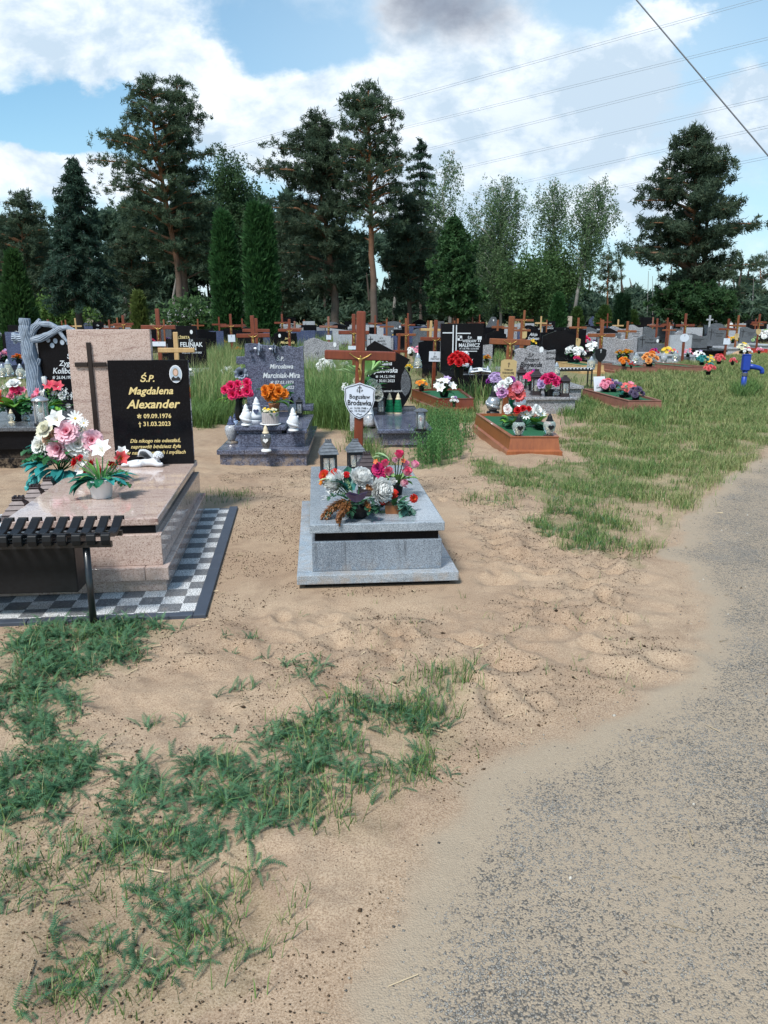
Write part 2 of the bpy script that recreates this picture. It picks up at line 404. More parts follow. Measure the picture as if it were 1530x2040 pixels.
# ---------------------------------------------------------------- flowers
RED, WHITE, CREAM, ORANGE, YEL = (.50, .008, .012), (.84, .84, .82), (.70, .66, .48), (.72, .20, .015), (.75, .50, .04)
PINK, MAG, PURP, LILAC, CORAL, PEACH = (.72, .25, .35), (.55, .02, .12), (.24, .03, .27), (.45, .33, .55), (.70, .13, .13), (.68, .40, .26)
HOT = (.75, .03, .14); GREEN1, GREEN2, GREEN3, TEAL, LIME = (.025, .12, .035), (.05, .19, .06), (.018, .075, .035), (.03, .25, .24), (.16, .36, .05)
SAGE = (.30, .42, .27); PALEG = (.36, .50, .25); DPURP = (.10, .075, .14); BROWN = (.28, .115, .04)
_fl = {}
def flower(kind, c0, c1=None):
    c1 = c1 or c0; key = (kind, c0, c1)
    if key in _fl: return _fl[key]
    m = MB(); R = random
    def ring(n, el, L, W, curl, cup, z=0, r=0.05, j=.15, a0=0, tip=.5, wav=0.0, ca=None, cb=None):
        for i in range(n):
            a = a0 + 2 * pi * (i + R.uniform(-j, j)) / n
            f = R.uniform(.86, 1.1)
            m.petal((r * cos(a), r * sin(a), z), a, el + R.uniform(-j, j) * .5, L, W, curl, cup,
                    tuple(x * f for x in (ca or c0)), tuple(min(1, x * f) for x in (cb or c1)), 3, tip, wav)
    if kind == 'rose':
        ring(4, 1.45, .55, .42, .3, -.5, 0, .03, tip=.8); ring(5, 1.25, .75, .62, .1, -.5, 0, .08, a0=.4, tip=.85)
        ring(6, .95, .95, .78, -.3, -.4, 0, .1, a0=.9, tip=.85); ring(7, .55, 1.05, .8, -.7, -.3, 0, .1, tip=.8)
        m.lathe([(.05, -.45), (.2, -.15), (.12, .1)], 6)
    elif kind == 'bud':
        ring(5, 1.35, 1.1, .75, .35, -.6, -.2, .08, tip=.6); ring(6, 1.05, 1.2, .8, .45, -.5, -.2, .1, a0=.5, tip=.6); ring(5, .7, .9, .6, .2, -.4, -.15, .1, tip=.5)
    elif kind == 'mum':
        n = 240
        for i in range(n):
            z = 1 - 1.35 * (i + .5) / n; a = i * 2.39996
            el = math.asin(max(-1, min(1, z))); f = R.uniform(.85, 1.05)
            m.petal((.05 * cos(a), .05 * sin(a), .05), a, el + R.uniform(-.08, .08), R.uniform(.78, .98), .25, 1.15, -.5, tuple(x * .95 * f for x in c0), tuple(min(1, x * f) for x in c1), 3, .75)
    elif kind == 'carn':
        for k, (n, el, L) in enumerate(((4, 1.4, .5), (6, 1.15, .68), (8, .85, .84), (10, .5, 1.0), (10, .15, 1.05))):
            f = k / 4
            ca = tuple(c0[i] * (1 - f * .6) + c1[i] * f * .6 for i in range(3))
            ring(n, el, L, .5, -.5, -.2, 0, .06, .2, k * .4, .95, .10, ca, tuple(c0[i] * max(0, .35 - f) + c1[i] * (1 - max(0, .35 - f)) for i in range(3)))
    elif kind == 'lily':
        ring(6, .85, 1.35, .78, -.9, -.25, 0, .05, .06, 0, .08)
        ring(5, 1.2, .6, .03, -.3, 0, 0, .03, .1, 0, .6, 0, YEL, YEL)
    elif kind == 'tulip':
        ring(3, 1.3, 1.5, .8, .5, -.6, -.3, .12, .05, 0, .25); ring(3, 1.25, 1.45, .8, .5, -.6, -.3, .14, .05, 1.0, .25)
    elif kind == 'calla':
        ring(9, 1.15, 1.3, .55, -.7, -.2, -.4, .12, .08, 0, .4); m.col = YEL; m.tube([(0, 0, -.3), (0, 0, .6)], [.07, .05], 6)
    elif kind == 'pom':
        n = 130
        for i in range(n):
            z = 1 - 1.6 * (i + .5) / n; a = i * 2.39996; rr = sqrt(max(0, 1 - z * z)); f = R.uniform(.75, 1.15)
            m.petal((.75 * rr * cos(a), .75 * rr * sin(a), .75 * z), a + R.uniform(-.6, .6), math.asin(z) + .2, .3, .17, .3, 0, tuple(x * .7 * f for x in c0), tuple(x * f for x in c1), 2, .5)
    elif kind == 'small':
        ring(5, .45, .9, .75, -.3, -.2, 0, .05, .08, 0, .55); m.col = YEL; m.lathe([(.16, 0), (.12, .12)], 6)
    elif kind == 'daisy':
        ring(12, .35, 1.0, .3, -.2, -.1, 0, .1, .1, 0, .5); m.col = YEL; m.lathe([(.2, 0), (.15, .15)], 6)
    elif kind == 'spray':
        for i in range(26):
            a = R.uniform(0, 6.28); el = R.uniform(.1, 1.5); r = R.uniform(.4, 1)
            o = (r * cos(a) * cos(el), r * sin(a) * cos(el), r * sin(el))
            for k in range(4): m.petal(o, k * 1.57 + a, .5, .17, .14, 0, 0, c0, c1, 1, .6)
    me = m.mesh('blossom', MAT['vc']); _fl[key] = me; return me
def leafset(mb, o, kind, col, n, L, W, el, az=(0, 2 * pi), spread=.02, col2=None):
    for i in range(n):
        a = random.uniform(*az); e = random.uniform(*el); f = random.uniform(.7, 1.2); l = L * random.uniform(.6, 1.0)
        p = (o[0] + spread * cos(a), o[1] + spread * sin(a), o[2] + random.uniform(-.3, .3) * spread)
        c = tuple(x * f for x in col); d = tuple(x * f for x in (col2 or col))
        if kind == 'leaf': mb.petal(p, a, e, l, W, -random.uniform(.5, 1.3), -.35, c, d, 4, .04)
        elif kind == 'grassy': mb.petal(p, a, e, l, W, -random.uniform(.3, 1.6), -.2, c, d, 4, .05)
        elif kind == 'branch':                                   # a stem set with little round leaves
            q = Vector(p); ee = e
            for k in range(7):
                dd = Vector((cos(a) * cos(ee), sin(a) * cos(ee), sin(ee))); q2 = q + dd * (l / 7); ee -= .16
                for sgn in (-1, 1):
                    g = random.uniform(.75, 1.25)
                    mb.petal(q2, a + sgn * random.uniform(.7, 1.5), ee + random.uniform(-.4, .6), W, W * .85, -.4, -.2, tuple(x * g for x in c), tuple(x * g for x in d), 2, .35)
                q = q2
        elif kind == 'plume':
            q = Vector(p); ee = e
            for k in range(26):
                dd = Vector((cos(a) * cos(ee), sin(a) * cos(ee), sin(ee))); q = q + dd * (l / 26); ee -= .055
                for _ in range(9 if k > 4 else 1):
                    g = random.uniform(.6, 1.4)
                    mb.petal(q, a + random.uniform(-1.3, 1.3), ee + random.uniform(-1.2, 1.0), W * random.uniform(.5, 1.1) * (1.2 - k / 32), .008, -.8, 0, tuple(x * g for x in c), tuple(x * g for x in d), 2, .3)
def facing(p, c, cam=.8):
    d = (p - c); d = d.normalized() if d.length > 1e-4 else Vector((0, 0, 1))
    d = d + Vector((0, -cam, .35)); d.normalize()
    return d.to_track_quat('Z', 'Y').to_euler()
def pot(mb, kind, r, h):
    if kind == 'pot': mb.lathe([(r * .72, 0), (r * .80, h * .05), (r * .98, h * .8), (r * 1.06, h * .86), (r * 1.06, h), (r * .9, h), (r * .88, h * .85)], 24)
    elif kind == 'bowl': mb.lathe([(r * .6, 0), (r * .9, h * .2), (r, h * .6), (r * .97, h), (r * .85, h), (r * .8, h * .8)], 24)
    elif kind == 'vase': mb.lathe([(r * .75, 0), (r, h * .25), (r * .95, h * .5), (r * .6, h * .8), (r * .85, h), (r * .75, h)], 20)
    elif kind == 'box': mb.frustum((0, 0), 0, h, (r * 1.8, r * 1.4), (r * 2, r * 1.6))
    elif kind == 'log': mb.lathe([(r, 0), (r * 1.02, h * .5), (r, h)], 9)
def bouquet(label, base, potspec, blooms, leaves, cat='flowers', group=None, Y=None, name='flower_arrangement', top=None, jit=.03, ctr=None, cam=.8):
    """blooms given as seen: (kind, c0, c1, u, v, radius_px); they sit around depth Y"""
    t = thing(name, label, cat, base, random.uniform(0, 20), group); t.rotation_euler = (0, 0, 0)
    base = Vector(base); Y = Y or base.y; ph = potspec[3] if potspec else 0.0
    if potspec:
        m = MB(); pot(m, *potspec[0:1], *potspec[2:4]); m.build('pot', MAT[potspec[1]], t, smooth=potspec[0] != 'box' and potspec[0] != 'log')
    mouth = Vector((0, 0, ph)); st = MB(); st.col = GREEN1
    pts = []
    for (kind, c0, c1, u, v, rp) in blooms:
        p = AT(u, v, Y - .05 + random.uniform(-jit, jit)) ; pts.append((kind, c0, c1, p - base, rp * Y / F))
    c = ctr or (sum((q[3] for q in pts), Vector()) / max(1, len(pts)) * .7 + mouth * .3 if pts else mouth)
    for kind, c0, c1, p, r in pts:
        link('blossom', flower(kind, c0, c1), t, loc=p, rot=facing(p, c - Vector((0, 0, .1)) if kind in ('bud', 'tulip') else c, .12 if kind in ('bud', 'tulip') else (1.8 if kind in ('lily', 'calla', 'daisy', 'carn') else cam * 1.25)), scale=r * (1.35 if kind in ('bud', 'tulip') else 1.2) * random.uniform(.94, 1.08))
        st.tube([mouth, mouth * .5 + p * .5 + Vector((0, .01, -.02)), p], .004, 4)
    for lf in leaves:
        o = lf[0] if lf[0] is not None else (0, 0, ph)
        leafset(st, o, *lf[1:])
    st.build('foliage', MAT['leaf'], t)
    return t
_simple = {}
def small_bouquet(label, base, col, r=.16, kind='carn', n=9, leafc=GREEN1, potm='blackplastic', group=None, col2=None, seed=0, ph=.12, name='flower_arrangement', cat='flowers'):
    random.seed(1000 + seed)
    t = thing(name, label, cat, base, 0, group)
    m = MB(); pot(m, 'pot', r * .4, ph); m.build('pot', MAT[potm], t, smooth=True)
    st = MB(); st.col = leafc
    leafset(st, (0, 0, ph), 'leaf', leafc, 16, r * .95, r * .3, (.1, 1.3))
    for i in range(n):
        a = i * 2.4; q = sqrt((i + .5) / n); p = Vector((r * .8 * q * cos(a), r * .8 * q * sin(a) - .02, ph + r * (1.05 - .75 * q * q) + random.uniform(-.02, .02)))
        cc = col if not col2 or i % 3 else col2
        link('blossom', flower(kind, cc), t, loc=p, rot=facing(p, Vector((0, 0, ph)), .5), scale=r * .36 * random.uniform(.8, 1.15))
    st.build('foliage', MAT['leaf'], t); return t
# ---------------------------------------------------------------- grave lanterns
def tiered_lantern(label, loc, w, h, roofm, bodym, yaw=6, group=None, roof_frac=.36, tiers=4):
    t = thing('grave_lantern', label, 'lantern', loc, yaw, group)
    b = MB(); b.span(-w * .46, w * .46, -w * .46, w * .46, 0, h * .07, .004)
    b.span(-w * .40, w * .40, -w * .40, w * .40, h * .07, h * .11, .003); b.build('base', MAT[bodym], t)
    z1 = h * (1 - roof_frac)
    p = MB()
    for x in (-1, 1):
        for y in (-1, 1): p.box((x * w * .35, y * w * .35, (h * .11 + z1) / 2), (w * .11, w * .11, z1 - h * .11), .003)
    for x in (-1, 1):
        p.box((0, x * w * .36, z1 - h * .05), (w * .6, w * .05, h * .1)); p.box((x * w * .36, 0, z1 - h * .05), (w * .05, w * .6, h * .1))
        p.box((0, x * w * .36, h * .14), (w * .6, w * .05, h * .06)); p.box((x * w * .36, 0, h * .14), (w * .05, w * .6, h * .06))
        p.box((0, x * w * .365, (h * .11 + z1) / 2), (w * .04, w * .03, z1 - h * .15))
    p.build('frame', MAT[bodym], t)
    g = MB(); g.span(-w * .33, w * .33, -w * .33, w * .33, h * .115, z1 - .004); g.build('glass_pane', MAT['glass'], t)
    c = MB(); c.lathe([(w * .18, h * .115), (w * .18, h * .36), (w * .05, h * .38)], 12); c.build('candle', MAT['cream'], t, smooth=False)
    r = MB(); z = z1; ww = w * 1.0; dz = h * roof_frac * .86 / tiers
    for k in range(tiers):
        w2 = w * (1.0 - .74 * (k + 1) / tiers)
        r.span(-ww / 2, ww / 2, -ww / 2, ww / 2, z, z + dz * .22, .002)
        r.frustum((0, 0), z + dz * .22, z + dz, (ww * .97, ww * .97), (w2 * 1.06, w2 * 1.06)); z += dz; ww = w2 * 1.12
    r.span(-w * .17, w * .17, -w * .17, w * .17, z, z + dz * .4, .002)
    for x in (-1, 0, 1):
        for y in (-1, 0, 1):
            if x or y: r.box((x * w * .12, y * w * .12, z + dz * .65), (w * .07, w * .07, dz * .5))
    r.build('roof', MAT[roofm], t)
    return t
def heart(mb, c, s, y0, y1):
    pts = [(s * .0295 * 16 * sin(a) ** 3, s * .0295 * (13 * cos(a) - 5 * cos(2 * a) - 2 * cos(3 * a) - cos(4 * a))) for a in [2 * pi * i / 28 for i in range(28)]]
    mb.prism([(c[0] + x, c[2] + z) for x, z in pts], y0, y1)
def jar_candle(label, loc, r, h, bodym='glass', lidm='blackplastic', basem='blackplastic', shape='urn', group=None, plate=None, candle='cream', name='grave_candle', frill=False, yaw=4):
    t = thing(name, label, 'candle', loc, yaw, group)
    b = MB(); b.lathe([(r * .92, 0), (r * .95, h * .03), (r * .85, h * .08), (r * .5, h * .10)], 20); b.build('base', MAT[basem], t, smooth=False)
    z0, z1 = h * .10, h * .68
    P = {'urn': [(.45, 0), (.62, .12), (.88, .4), (1, .66), (.93, .88), (.62, 1)], 'globe': [(.5, 0), (.85, .18), (1, .45), (.9, .75), (.55, 1)],
         'egg': [(.5, 0), (.82, .2), (1, .5), (.9, .78), (.5, 1)], 'cyl': [(.9, 0), (1, .05), (1, .95), (.9, 1)], 'bell': [(1, 0), (.95, .25), (.72, .6), (.55, 1)],
         'ribbed': [(1, 0), (1, .16), (.82, .2), (.92, .24), (.9, .42), (.72, .46), (.82, .5), (.78, .68), (.62, .72), (.72, .76), (.66, 1)]}[shape]
    g = MB(); g.lathe([(r * a, z0 + (z1 - z0) * q) for a, q in P], 24); g.build('jar', MAT[bodym], t, smooth=shape != 'ribbed')
    l = MB(); l.lathe([(r * .55, z1), (r * .62, z1 + h * .02), (r * .60, z1 + h * .05), (r * .46, z1 + h * .08), (r * .36, h * .88), (r * .16, h * .97), (r * .10, h)], 16); l.build('lid', MAT[lidm], t, smooth=False)
    if candle and bodym == 'glass':
        c = MB(); c.lathe([(r * .4, z0 + .004), (r * .4, z0 + (z1 - z0) * .55), (r * .1, z0 + (z1 - z0) * .6)], 12); c.build('wax', MAT[candle], t)
    if plate:
        q = MB(); heart(q, (0, 0, z0 + (z1 - z0) * .58), r * 1.0, -r * 1.03, -r * .9); q.build('heart_plate', MAT[plate], t)
    if frill:
        q = MB()
        for k in range(40):
            a = k * 2.4; zz = z0 + (z1 - z0) * (.12 + .76 * ((k * .618) % 1)); e = ((zz - z0) / (z1 - z0)) * 2 - 1
            rr = r * (1.0 - .35 * e * e)
            q.M = Matrix.Translation((rr * cos(a), rr * sin(a), zz)) @ Matrix.Rotation(a, 4, 'Z') @ Matrix.Rotation(pi / 2, 4, 'Y')
            q.lathe([(r * .20, -.004), (r * .22, .006), (r * .1, .012)], 7)
        q.M = Matrix.Identity(4); q.build('rosettes', MAT[frill], t)
    return t
def cyl_lantern(label, loc, r, h, m='chrome', candle='red', group=None):
    t = thing('grave_lantern', label, 'lantern', loc, 10, group)
    b = MB(); b.lathe([(r * 1.12, 0), (r * 1.12, h * .08), (r * .9, h * .11)], 24); b.build('base', MAT['blackplastic'], t)
    f = MB()
    for k in range(4):
        a = k * pi / 2 + .6; f.box((r * .9 * cos(a), r * .9 * sin(a), h * .48), (r * .22, r * .22, h * .76), .003)
    f.build('frame', MAT[m], t)
    g = MB(); g.lathe([(r * .82, h * .11), (r * .82, h * .84)], 20); g.build('glass_pane', MAT['glass'], t, smooth=True)
    c = MB(); c.lathe([(r * .42, h * .111), (r * .42, h * .45)], 14); cc = c.build('candle', MAT['plaster'], t)
    c = MB(); c.lathe([(r * .2, h * .452), (r * .3, h * .54), (r * .03, h * .66)], 10); c.build('flame_cap', MAT[candle], t, smooth=True)
    l = MB(); l.lathe([(r * 1.15, h * .84), (r * 1.2, h * .87), (r * 1.0, h * .93), (r * .3, h)], 24); l.build('lid', MAT[m], t, smooth=False)
    return t
# ---------------------------------------------------------------- wooden grave boxes
def wood_box(label, loc, yaw, w0, w1, L, h, mat, fill='turf', flare=.05, group=None, pl=None):
    """sloping-sided timber surround, w0 wide at the foot, w1 at the head"""
    t = thing('grave_surround', label, 'grave surround', loc, yaw, group)
    def quad(p): return [(-w0 / 2 - p, -p), (w0 / 2 + p, -p), (w1 / 2 + p, L + p), (-w1 / 2 - p, L + p)]
    lev = [(flare + .018, -.05), (flare + .018, h * .28), (flare + .002, h * .33), (flare * .8, h * .36), (.012, h * .93), (.02, h * .95), (.02, h), (-.03, h), (-.03, h - .10)]
    names = ['end_board', 'side_board', 'end_board', 'side_board']
    for k in range(4):
        m = MB(); j = (k + 1) % 4; vs = []
        for p, z in lev:
            q = quad(p); vs += [(*q[k], z), (*q[j], z)]
        m.add(vs, [(2 * i, 2 * i + 1, 2 * i + 3, 2 * i + 2) for i in range(len(lev) - 1)])
        m.build(names[k], MAT[mat], t)
    q = quad(-.028); m = MB(); n = 12
    for i in range(n + 1):
        for jx in range(n + 1):
            s_, r_ = i / n, jx / n
            x = (q[0][0] * (1 - r_) + q[1][0] * r_) * (1 - s_) + (q[3][0] * (1 - r_) + q[2][0] * r_) * s_
            m.v.append(Vector((x, q[0][1] + (q[3][1] - q[0][1]) * s_, h - .035 + random.uniform(-.006, .006)))); m.c.append((1, 1, 1))
    m.f = [[i * (n + 1) + jx, i * (n + 1) + jx + 1, (i + 1) * (n + 1) + jx + 1, (i + 1) * (n + 1) + jx] for i in range(n) for jx in range(n)]
    m.build('felt_cover' if fill == 'turf' else 'soil_fill', MAT[fill], t, smooth=True)
    return t
# ================================================================ the ground
def vnoise(x, y, seed=0):
    xi = np.floor(x).astype(np.int64); yi = np.floor(y).astype(np.int64); fx = x - xi; fy = y - yi
    fx = fx * fx * (3 - 2 * fx); fy = fy * fy * (3 - 2 * fy)
    def h(a, b):
        n = (a * 374761393 + b * 668265263 + seed * 974634553) & 0x7fffffff
        n = ((n ^ (n >> 13)) * 1274126177) & 0x7fffffff
        return ((n ^ (n >> 16)) & 0xffff) / 65535.0
    return (h(xi, yi) * (1 - fx) + h(xi + 1, yi) * fx) * (1 - fy) + (h(xi, yi + 1) * (1 - fx) + h(xi + 1, yi + 1) * fx) * fy
def fbm(x, y, seed=0, o=4):
    s = 0; a = .5
    for k in range(o): s = s + a * vnoise(x * 2 ** k, y * 2 ** k, seed + k * 17); a *= .5
    return s
def wpoly(px): return np.array([G(u, v)[:2] for u, v in px])
def inside(P, x, y):
    r = np.zeros(x.shape, bool); n = len(P); j = n - 1
    for i in range(n):
        xi, yi = P[i]; xj, yj = P[j]
        c = ((yi > y) != (yj > y)) & (x < (xj - xi) * (y - yi) / (yj - yi + 1e-12) + xi)
        r ^= c; j = i
    return r
def segdist(P, x, y, closed=False):
    d = np.full(x.shape, 1e9); n = len(P)
    for i in range(n if closed else n - 1):
        a = P[i]; b = P[(i + 1) % n]; ab = b - a
        t = np.clip(((x - a[0]) * ab[0] + (y - a[1]) * ab[1]) / (ab @ ab + 1e-12), 0, 1)
        d = np.minimum(d, np.hypot(x - a[0] - t * ab[0], y - a[1] - t * ab[1]))
    return d
ROAD_EDGE = np.concatenate([np.array([[-1.6, -2.2], [-.75, 0.2]]), wpoly([(640, 2040), (715, 1930), (790, 1780), (835, 1660), (895, 1560), (1000, 1490), (1110, 1440), (1250, 1372),
    (1345, 1330), (1372, 1240), (1355, 1160), (1305, 1105), (1345, 1050), (1400, 985), (1470, 930), (1530, 890)]), np.array([[8.2, 13.6], [16, 23.5], [40, 53]])])
ROAD_POLY = np.concatenate([ROAD_EDGE, np.array([[46, 50], [21, 20], [11, 8], [6.5, 2], [4, -3]])])
SANDY = wpoly([(470, 1010), (640, 1000), (880, 960), (1090, 1030), (1240, 1100), (1345, 1250), (1340, 1330), (1000, 1480), (860, 1380), (640, 1400), (380, 1330), (430, 1200)])
dr = np.random.default_rng(5)
DIMP = []
while len(DIMP) < 210:
    x, y = dr.uniform(-1, 2.2), dr.uniform(3, 7.2)
    if inside(SANDY, np.array([x]), np.array([y]))[0]: DIMP.append((x, y, dr.uniform(.04, .1), dr.uniform(.07, .15), dr.uniform(0, 3.14), dr.uniform(.014, .038)))
def hgt(x, y, fine=True):
    x = np.asarray(x, float); y = np.asarray(y, float)
    d = np.hypot(x, y)
    h = (fbm(x * .9, y * .9, 3) - .47) * .09 * np.clip(1.4 - d / 30, .3, 1)
    if fine:
        rd = np.clip(segdist(ROAD_EDGE, x, y) / .5, 0, 1); onr = inside(ROAD_POLY, x, y)
        k = np.where(onr, .12, .3 + .7 * rd)
        h = h * k + (fbm(x * 6, y * 6, 9) - .47) * .07 * k * np.clip(1.3 - d / 14, 0, 1) + (fbm(x * 22, y * 22, 31, 3) - .44) * .024 * k * np.clip(1.2 - d / 9, 0, 1)
        for (a, b, sx, sy, r, dep) in DIMP:
            m = (np.abs(x - a) < .45) & (np.abs(y - b) < .45)
            if not m.any(): continue
            X = (x[m] - a) * cos(r) + (y[m] - b) * sin(r); Yy = -(x[m] - a) * sin(r) + (y[m] - b) * cos(r)
            q = (X / sx) ** 2 + (Yy / sy) ** 2
            h[m] += -dep * np.exp(-q) + dep * .55 * np.exp(-(np.sqrt(q) - 1.5) ** 2 * 4)
    # heaps of loose sand by the timber graves
    h = h + .05 * np.exp(-(((x - 1.75) / .9) ** 2 + ((y - 8.6) / 1.0) ** 2)) + .04 * np.exp(-(((x - 1.2) / .7) ** 2 + ((y - 6.3) / .7) ** 2))
    # kept level under the stone kerbs and plinths
    for (a, b, c, e) in ((-.85, .55, 4.35, 6.8), (-4, -.95, 3.8, 7.0)):
        q = np.clip(np.maximum(np.maximum(a - x, x - c * 0 - b), np.maximum(c - y, y - e)) / .25, 0, 1)
        h = h * q
    return h
# vegetation patches as they lie on the ground : (outline, kind, plants per m2, size, dryness)
VEG = [
 ([(0, 1290), (60, 1252), (110, 1240), (300, 1238), (372, 1246), (300, 1290), (210, 1330), (130, 1380), (118, 1440), (195, 1500), (150, 1570), (60, 1640), (0, 1660)], 'yarrow', 580, .12, 0),
 ([(170, 1610), (290, 1510), (400, 1490), (520, 1462), (560, 1425), (700, 1412), (790, 1400), (880, 1440), (800, 1560), (700, 1560), (600, 1640), (480, 1690), (380, 1740), (190, 1700), (220, 1650)], 'yarrow', 430, .11, 0),
 ([(530, 1440), (700, 1410), (790, 1390), (900, 1350), (905, 1480), (800, 1580), (640, 1650), (520, 1640)], 'grass', 260, .10, .15),
 ([(225, 1790), (400, 1755), (455, 1800), (380, 1860), (220, 1880)], 'yarrow', 430, .105, 0),
 ([(0, 1820), (130, 1860), (160, 1930), (110, 2000), (0, 2010)], 'yarrow', 420, .10, 0),
 ([(200, 1880), (400, 1840), (420, 1960), (230, 2000)], 'yarrow', 330, .09, .1),
 ([(0, 1640), (300, 1650), (520, 1700), (600, 1850), (330, 2040), (0, 2040)], 'grass', 330, .075, .3),
 ([(0, 1640), (250, 1700), (240, 2040), (0, 2040)], 'yarrow', 210, .085, .05),
 ([(555, 1310), (625, 1330), (640, 1380), (590, 1405), (550, 1380)], 'yarrow', 260, .11, 0),
 ([(625, 1385), (668, 1385), (672, 1425), (625, 1425)], 'light', 420, .07, 0),
 ([(300, 1410), (400, 1410), (395, 1450), (300, 1450)], 'yarrow', 130, .09, .1),
 ([(430, 1370), (530, 1370), (520, 1420), (450, 1410)], 'yarrow', 110, .09, .1),
 ([(405, 1270), (560, 1260), (540, 1330), (410, 1330)], 'yarrow', 40, .09, .1),
 ([(870, 1335), (945, 1335), (930, 1390), (870, 1385)], 'grass', 700, .10, .05),
 ([(780, 1350), (830, 1370), (900, 1480), (800, 1580), (770, 1480)], 'grass', 420, .10, .35),
 ([(690, 1560), (800, 1590), (770, 1660), (640, 1680), (600, 1620)], 'grass', 190, .09, .35),
 ([(1045, 1040), (1160, 1018), (1235, 1040), (1222, 1112), (1130, 1100)], 'grass', 1000, .10, .05),
 ([(940, 925), (1050, 940), (1150, 930), (1300, 920), (1310, 960), (1250, 1000), (1130, 1020), (1040, 985), (950, 955)], 'grass', 560, .07, .25),
 ([(1100, 880), (1240, 880), (1330, 905), (1300, 960), (1180, 930)], 'grass', 450, .08, .35),
 ([(1225, 1125), (1290, 1060), (1360, 990), (1440, 930), (1530, 870), (1530, 885), (1415, 972), (1310, 1085), (1250, 1130)], 'dry', 700, .10, .75),
 ([(1180, 1040), (1270, 950), (1400, 900), (1530, 800), (1530, 870), (1350, 985), (1250, 1070)], 'grass', 450, .07, .6),
 ([(1110, 860), (1320, 820), (1530, 790), (1530, 860), (1330, 940), (1240, 890)], 'grass', 420, .09, .55),
 ([(1140, 800), (1330, 780), (1530, 725), (1530, 800), (1330, 850), (1180, 845)], 'dry', 320, .13, .65),
 ([(1240, 745), (1530, 700), (1530, 735), (1330, 790), (1190, 775)], 'dry', 170, .18, .65),
 ([(800, 845), (868, 838), (930, 862), (928, 900), (880, 940), (800, 930), (830, 890), (862, 870)], 'weed', 85, .36, 0),
 ([(690, 850), (725, 880), (800, 935), (740, 930), (700, 880)], 'grass', 300, .22, 0),
 ([(820, 790), (940, 800), (945, 845), (860, 855)], 'grass', 240, .13, .35),
 ([(610, 800), (700, 800), (700, 860), (640, 862), (612, 845)], 'grass', 380, .55, .0),
 ([(385, 800), (450, 780), (450, 845), (390, 858)], 'grass', 420, .35, 0),
 ([(395, 742), (470, 720), (480, 830), (400, 830)], 'tall', 120, .75, .35),
 ([(605, 735), (715, 725), (720, 810), (610, 820)], 'tall', 120, .75, .2),
 ([(400, 690), (520, 680), (700, 690), (700, 735), (400, 742)], 'tall', 35, .8, .3),
 ([(890, 700), (1000, 700), (1000, 800), (900, 800)], 'tall', 45, .45, .25),
 ([(1100, 800), (1180, 795), (1180, 830), (1130, 850)], 'grass', 350, .2, .1),
 ([(1235, 810), (1340, 830), (1330, 860), (1240, 850)], 'grass', 300, .2, .2),
 ([(1462, 772), (1500, 772), (1500, 797), (1465, 797)], 'grass', 420, .30, 0),
 ([(405, 975), (495, 975), (495, 1010), (410, 1012)], 'grass', 110, .08, .1),
 ([(920, 985), (1040, 985), (1030, 1020), (920, 1010)], 'grass', 120, .10, .25),
 ([(395, 1400), (1330, 1330), (900, 1560), (600, 1500)], 'grass', 22, .06, .5),
 ([(560, 1180), (1300, 1120), (1340, 1330), (640, 1400)], 'grass', 14, .05, .6),
]
VEGW = [(wpoly(p), k, d, s, dr_) for p, k, d, s, dr_ in VEG]
def axis(fine0, fine1, step, far0, far1, gr):
    a = list(np.arange(fine0, fine1, step)); s = step
    b = []; x = fine0
    while x > far0: s *= gr; x -= s; b.append(x)
    s = step; x = a[-1]
    while x < far1: s *= gr; x += s; a.append(x)
    return np.array(b[::-1] + a)
GX = axis(-3.0, 3.6, .021, -700, 700, 1.06); GY = axis(1.1, 8.0, .021, -90, 1500, 1.04)
gx, gy = np.meshgrid(GX, GY); gz = hgt(gx.ravel(), gy.ravel()).reshape(gx.shape)
veg = np.zeros(gx.size); dryv = np.zeros(gx.size)
xf, yf = gx.ravel(), gy.ravel()
wx = xf + (fbm(xf * 5, yf * 5, 40) - .47) * .35; wy = yf + (fbm(xf * 5, yf * 5, 60) - .47) * .35
for P, k, d, s, dd in VEGW:
    m = inside(P, wx, wy); val = min(1, d / 420.0 if k != 'yarrow' else d / 900) * (.6 if d < 500 else 1) if k not in ('tall', 'weed') else .9
    veg[m] = np.maximum(veg[m], val); dryv[m] = np.maximum(dryv[m], dd)
far = np.clip((yf - 13) / 5, 0, 1) * np.clip((fbm(xf * .35, yf * .35, 77) - .22) * 5, .35, 1)
lawn = np.clip((yf - 9.5) / 2, 0, 1) * np.clip((xf - 3.0 - (yf - 12) * .1) / 1.2, 0, 1)
veg = np.maximum(veg, np.maximum(far, lawn)); dryv = np.maximum(dryv, np.maximum(far * .35 * np.clip(1.5 - yf / 80, 0, 1), lawn * .5))
nx, ny = len(GX), len(GY)
I = np.arange(nx * ny).reshape(ny, nx)
quads = np.stack([I[:-1, :-1], I[:-1, 1:], I[1:, 1:], I[1:, :-1]], -1).reshape(-1, 4)
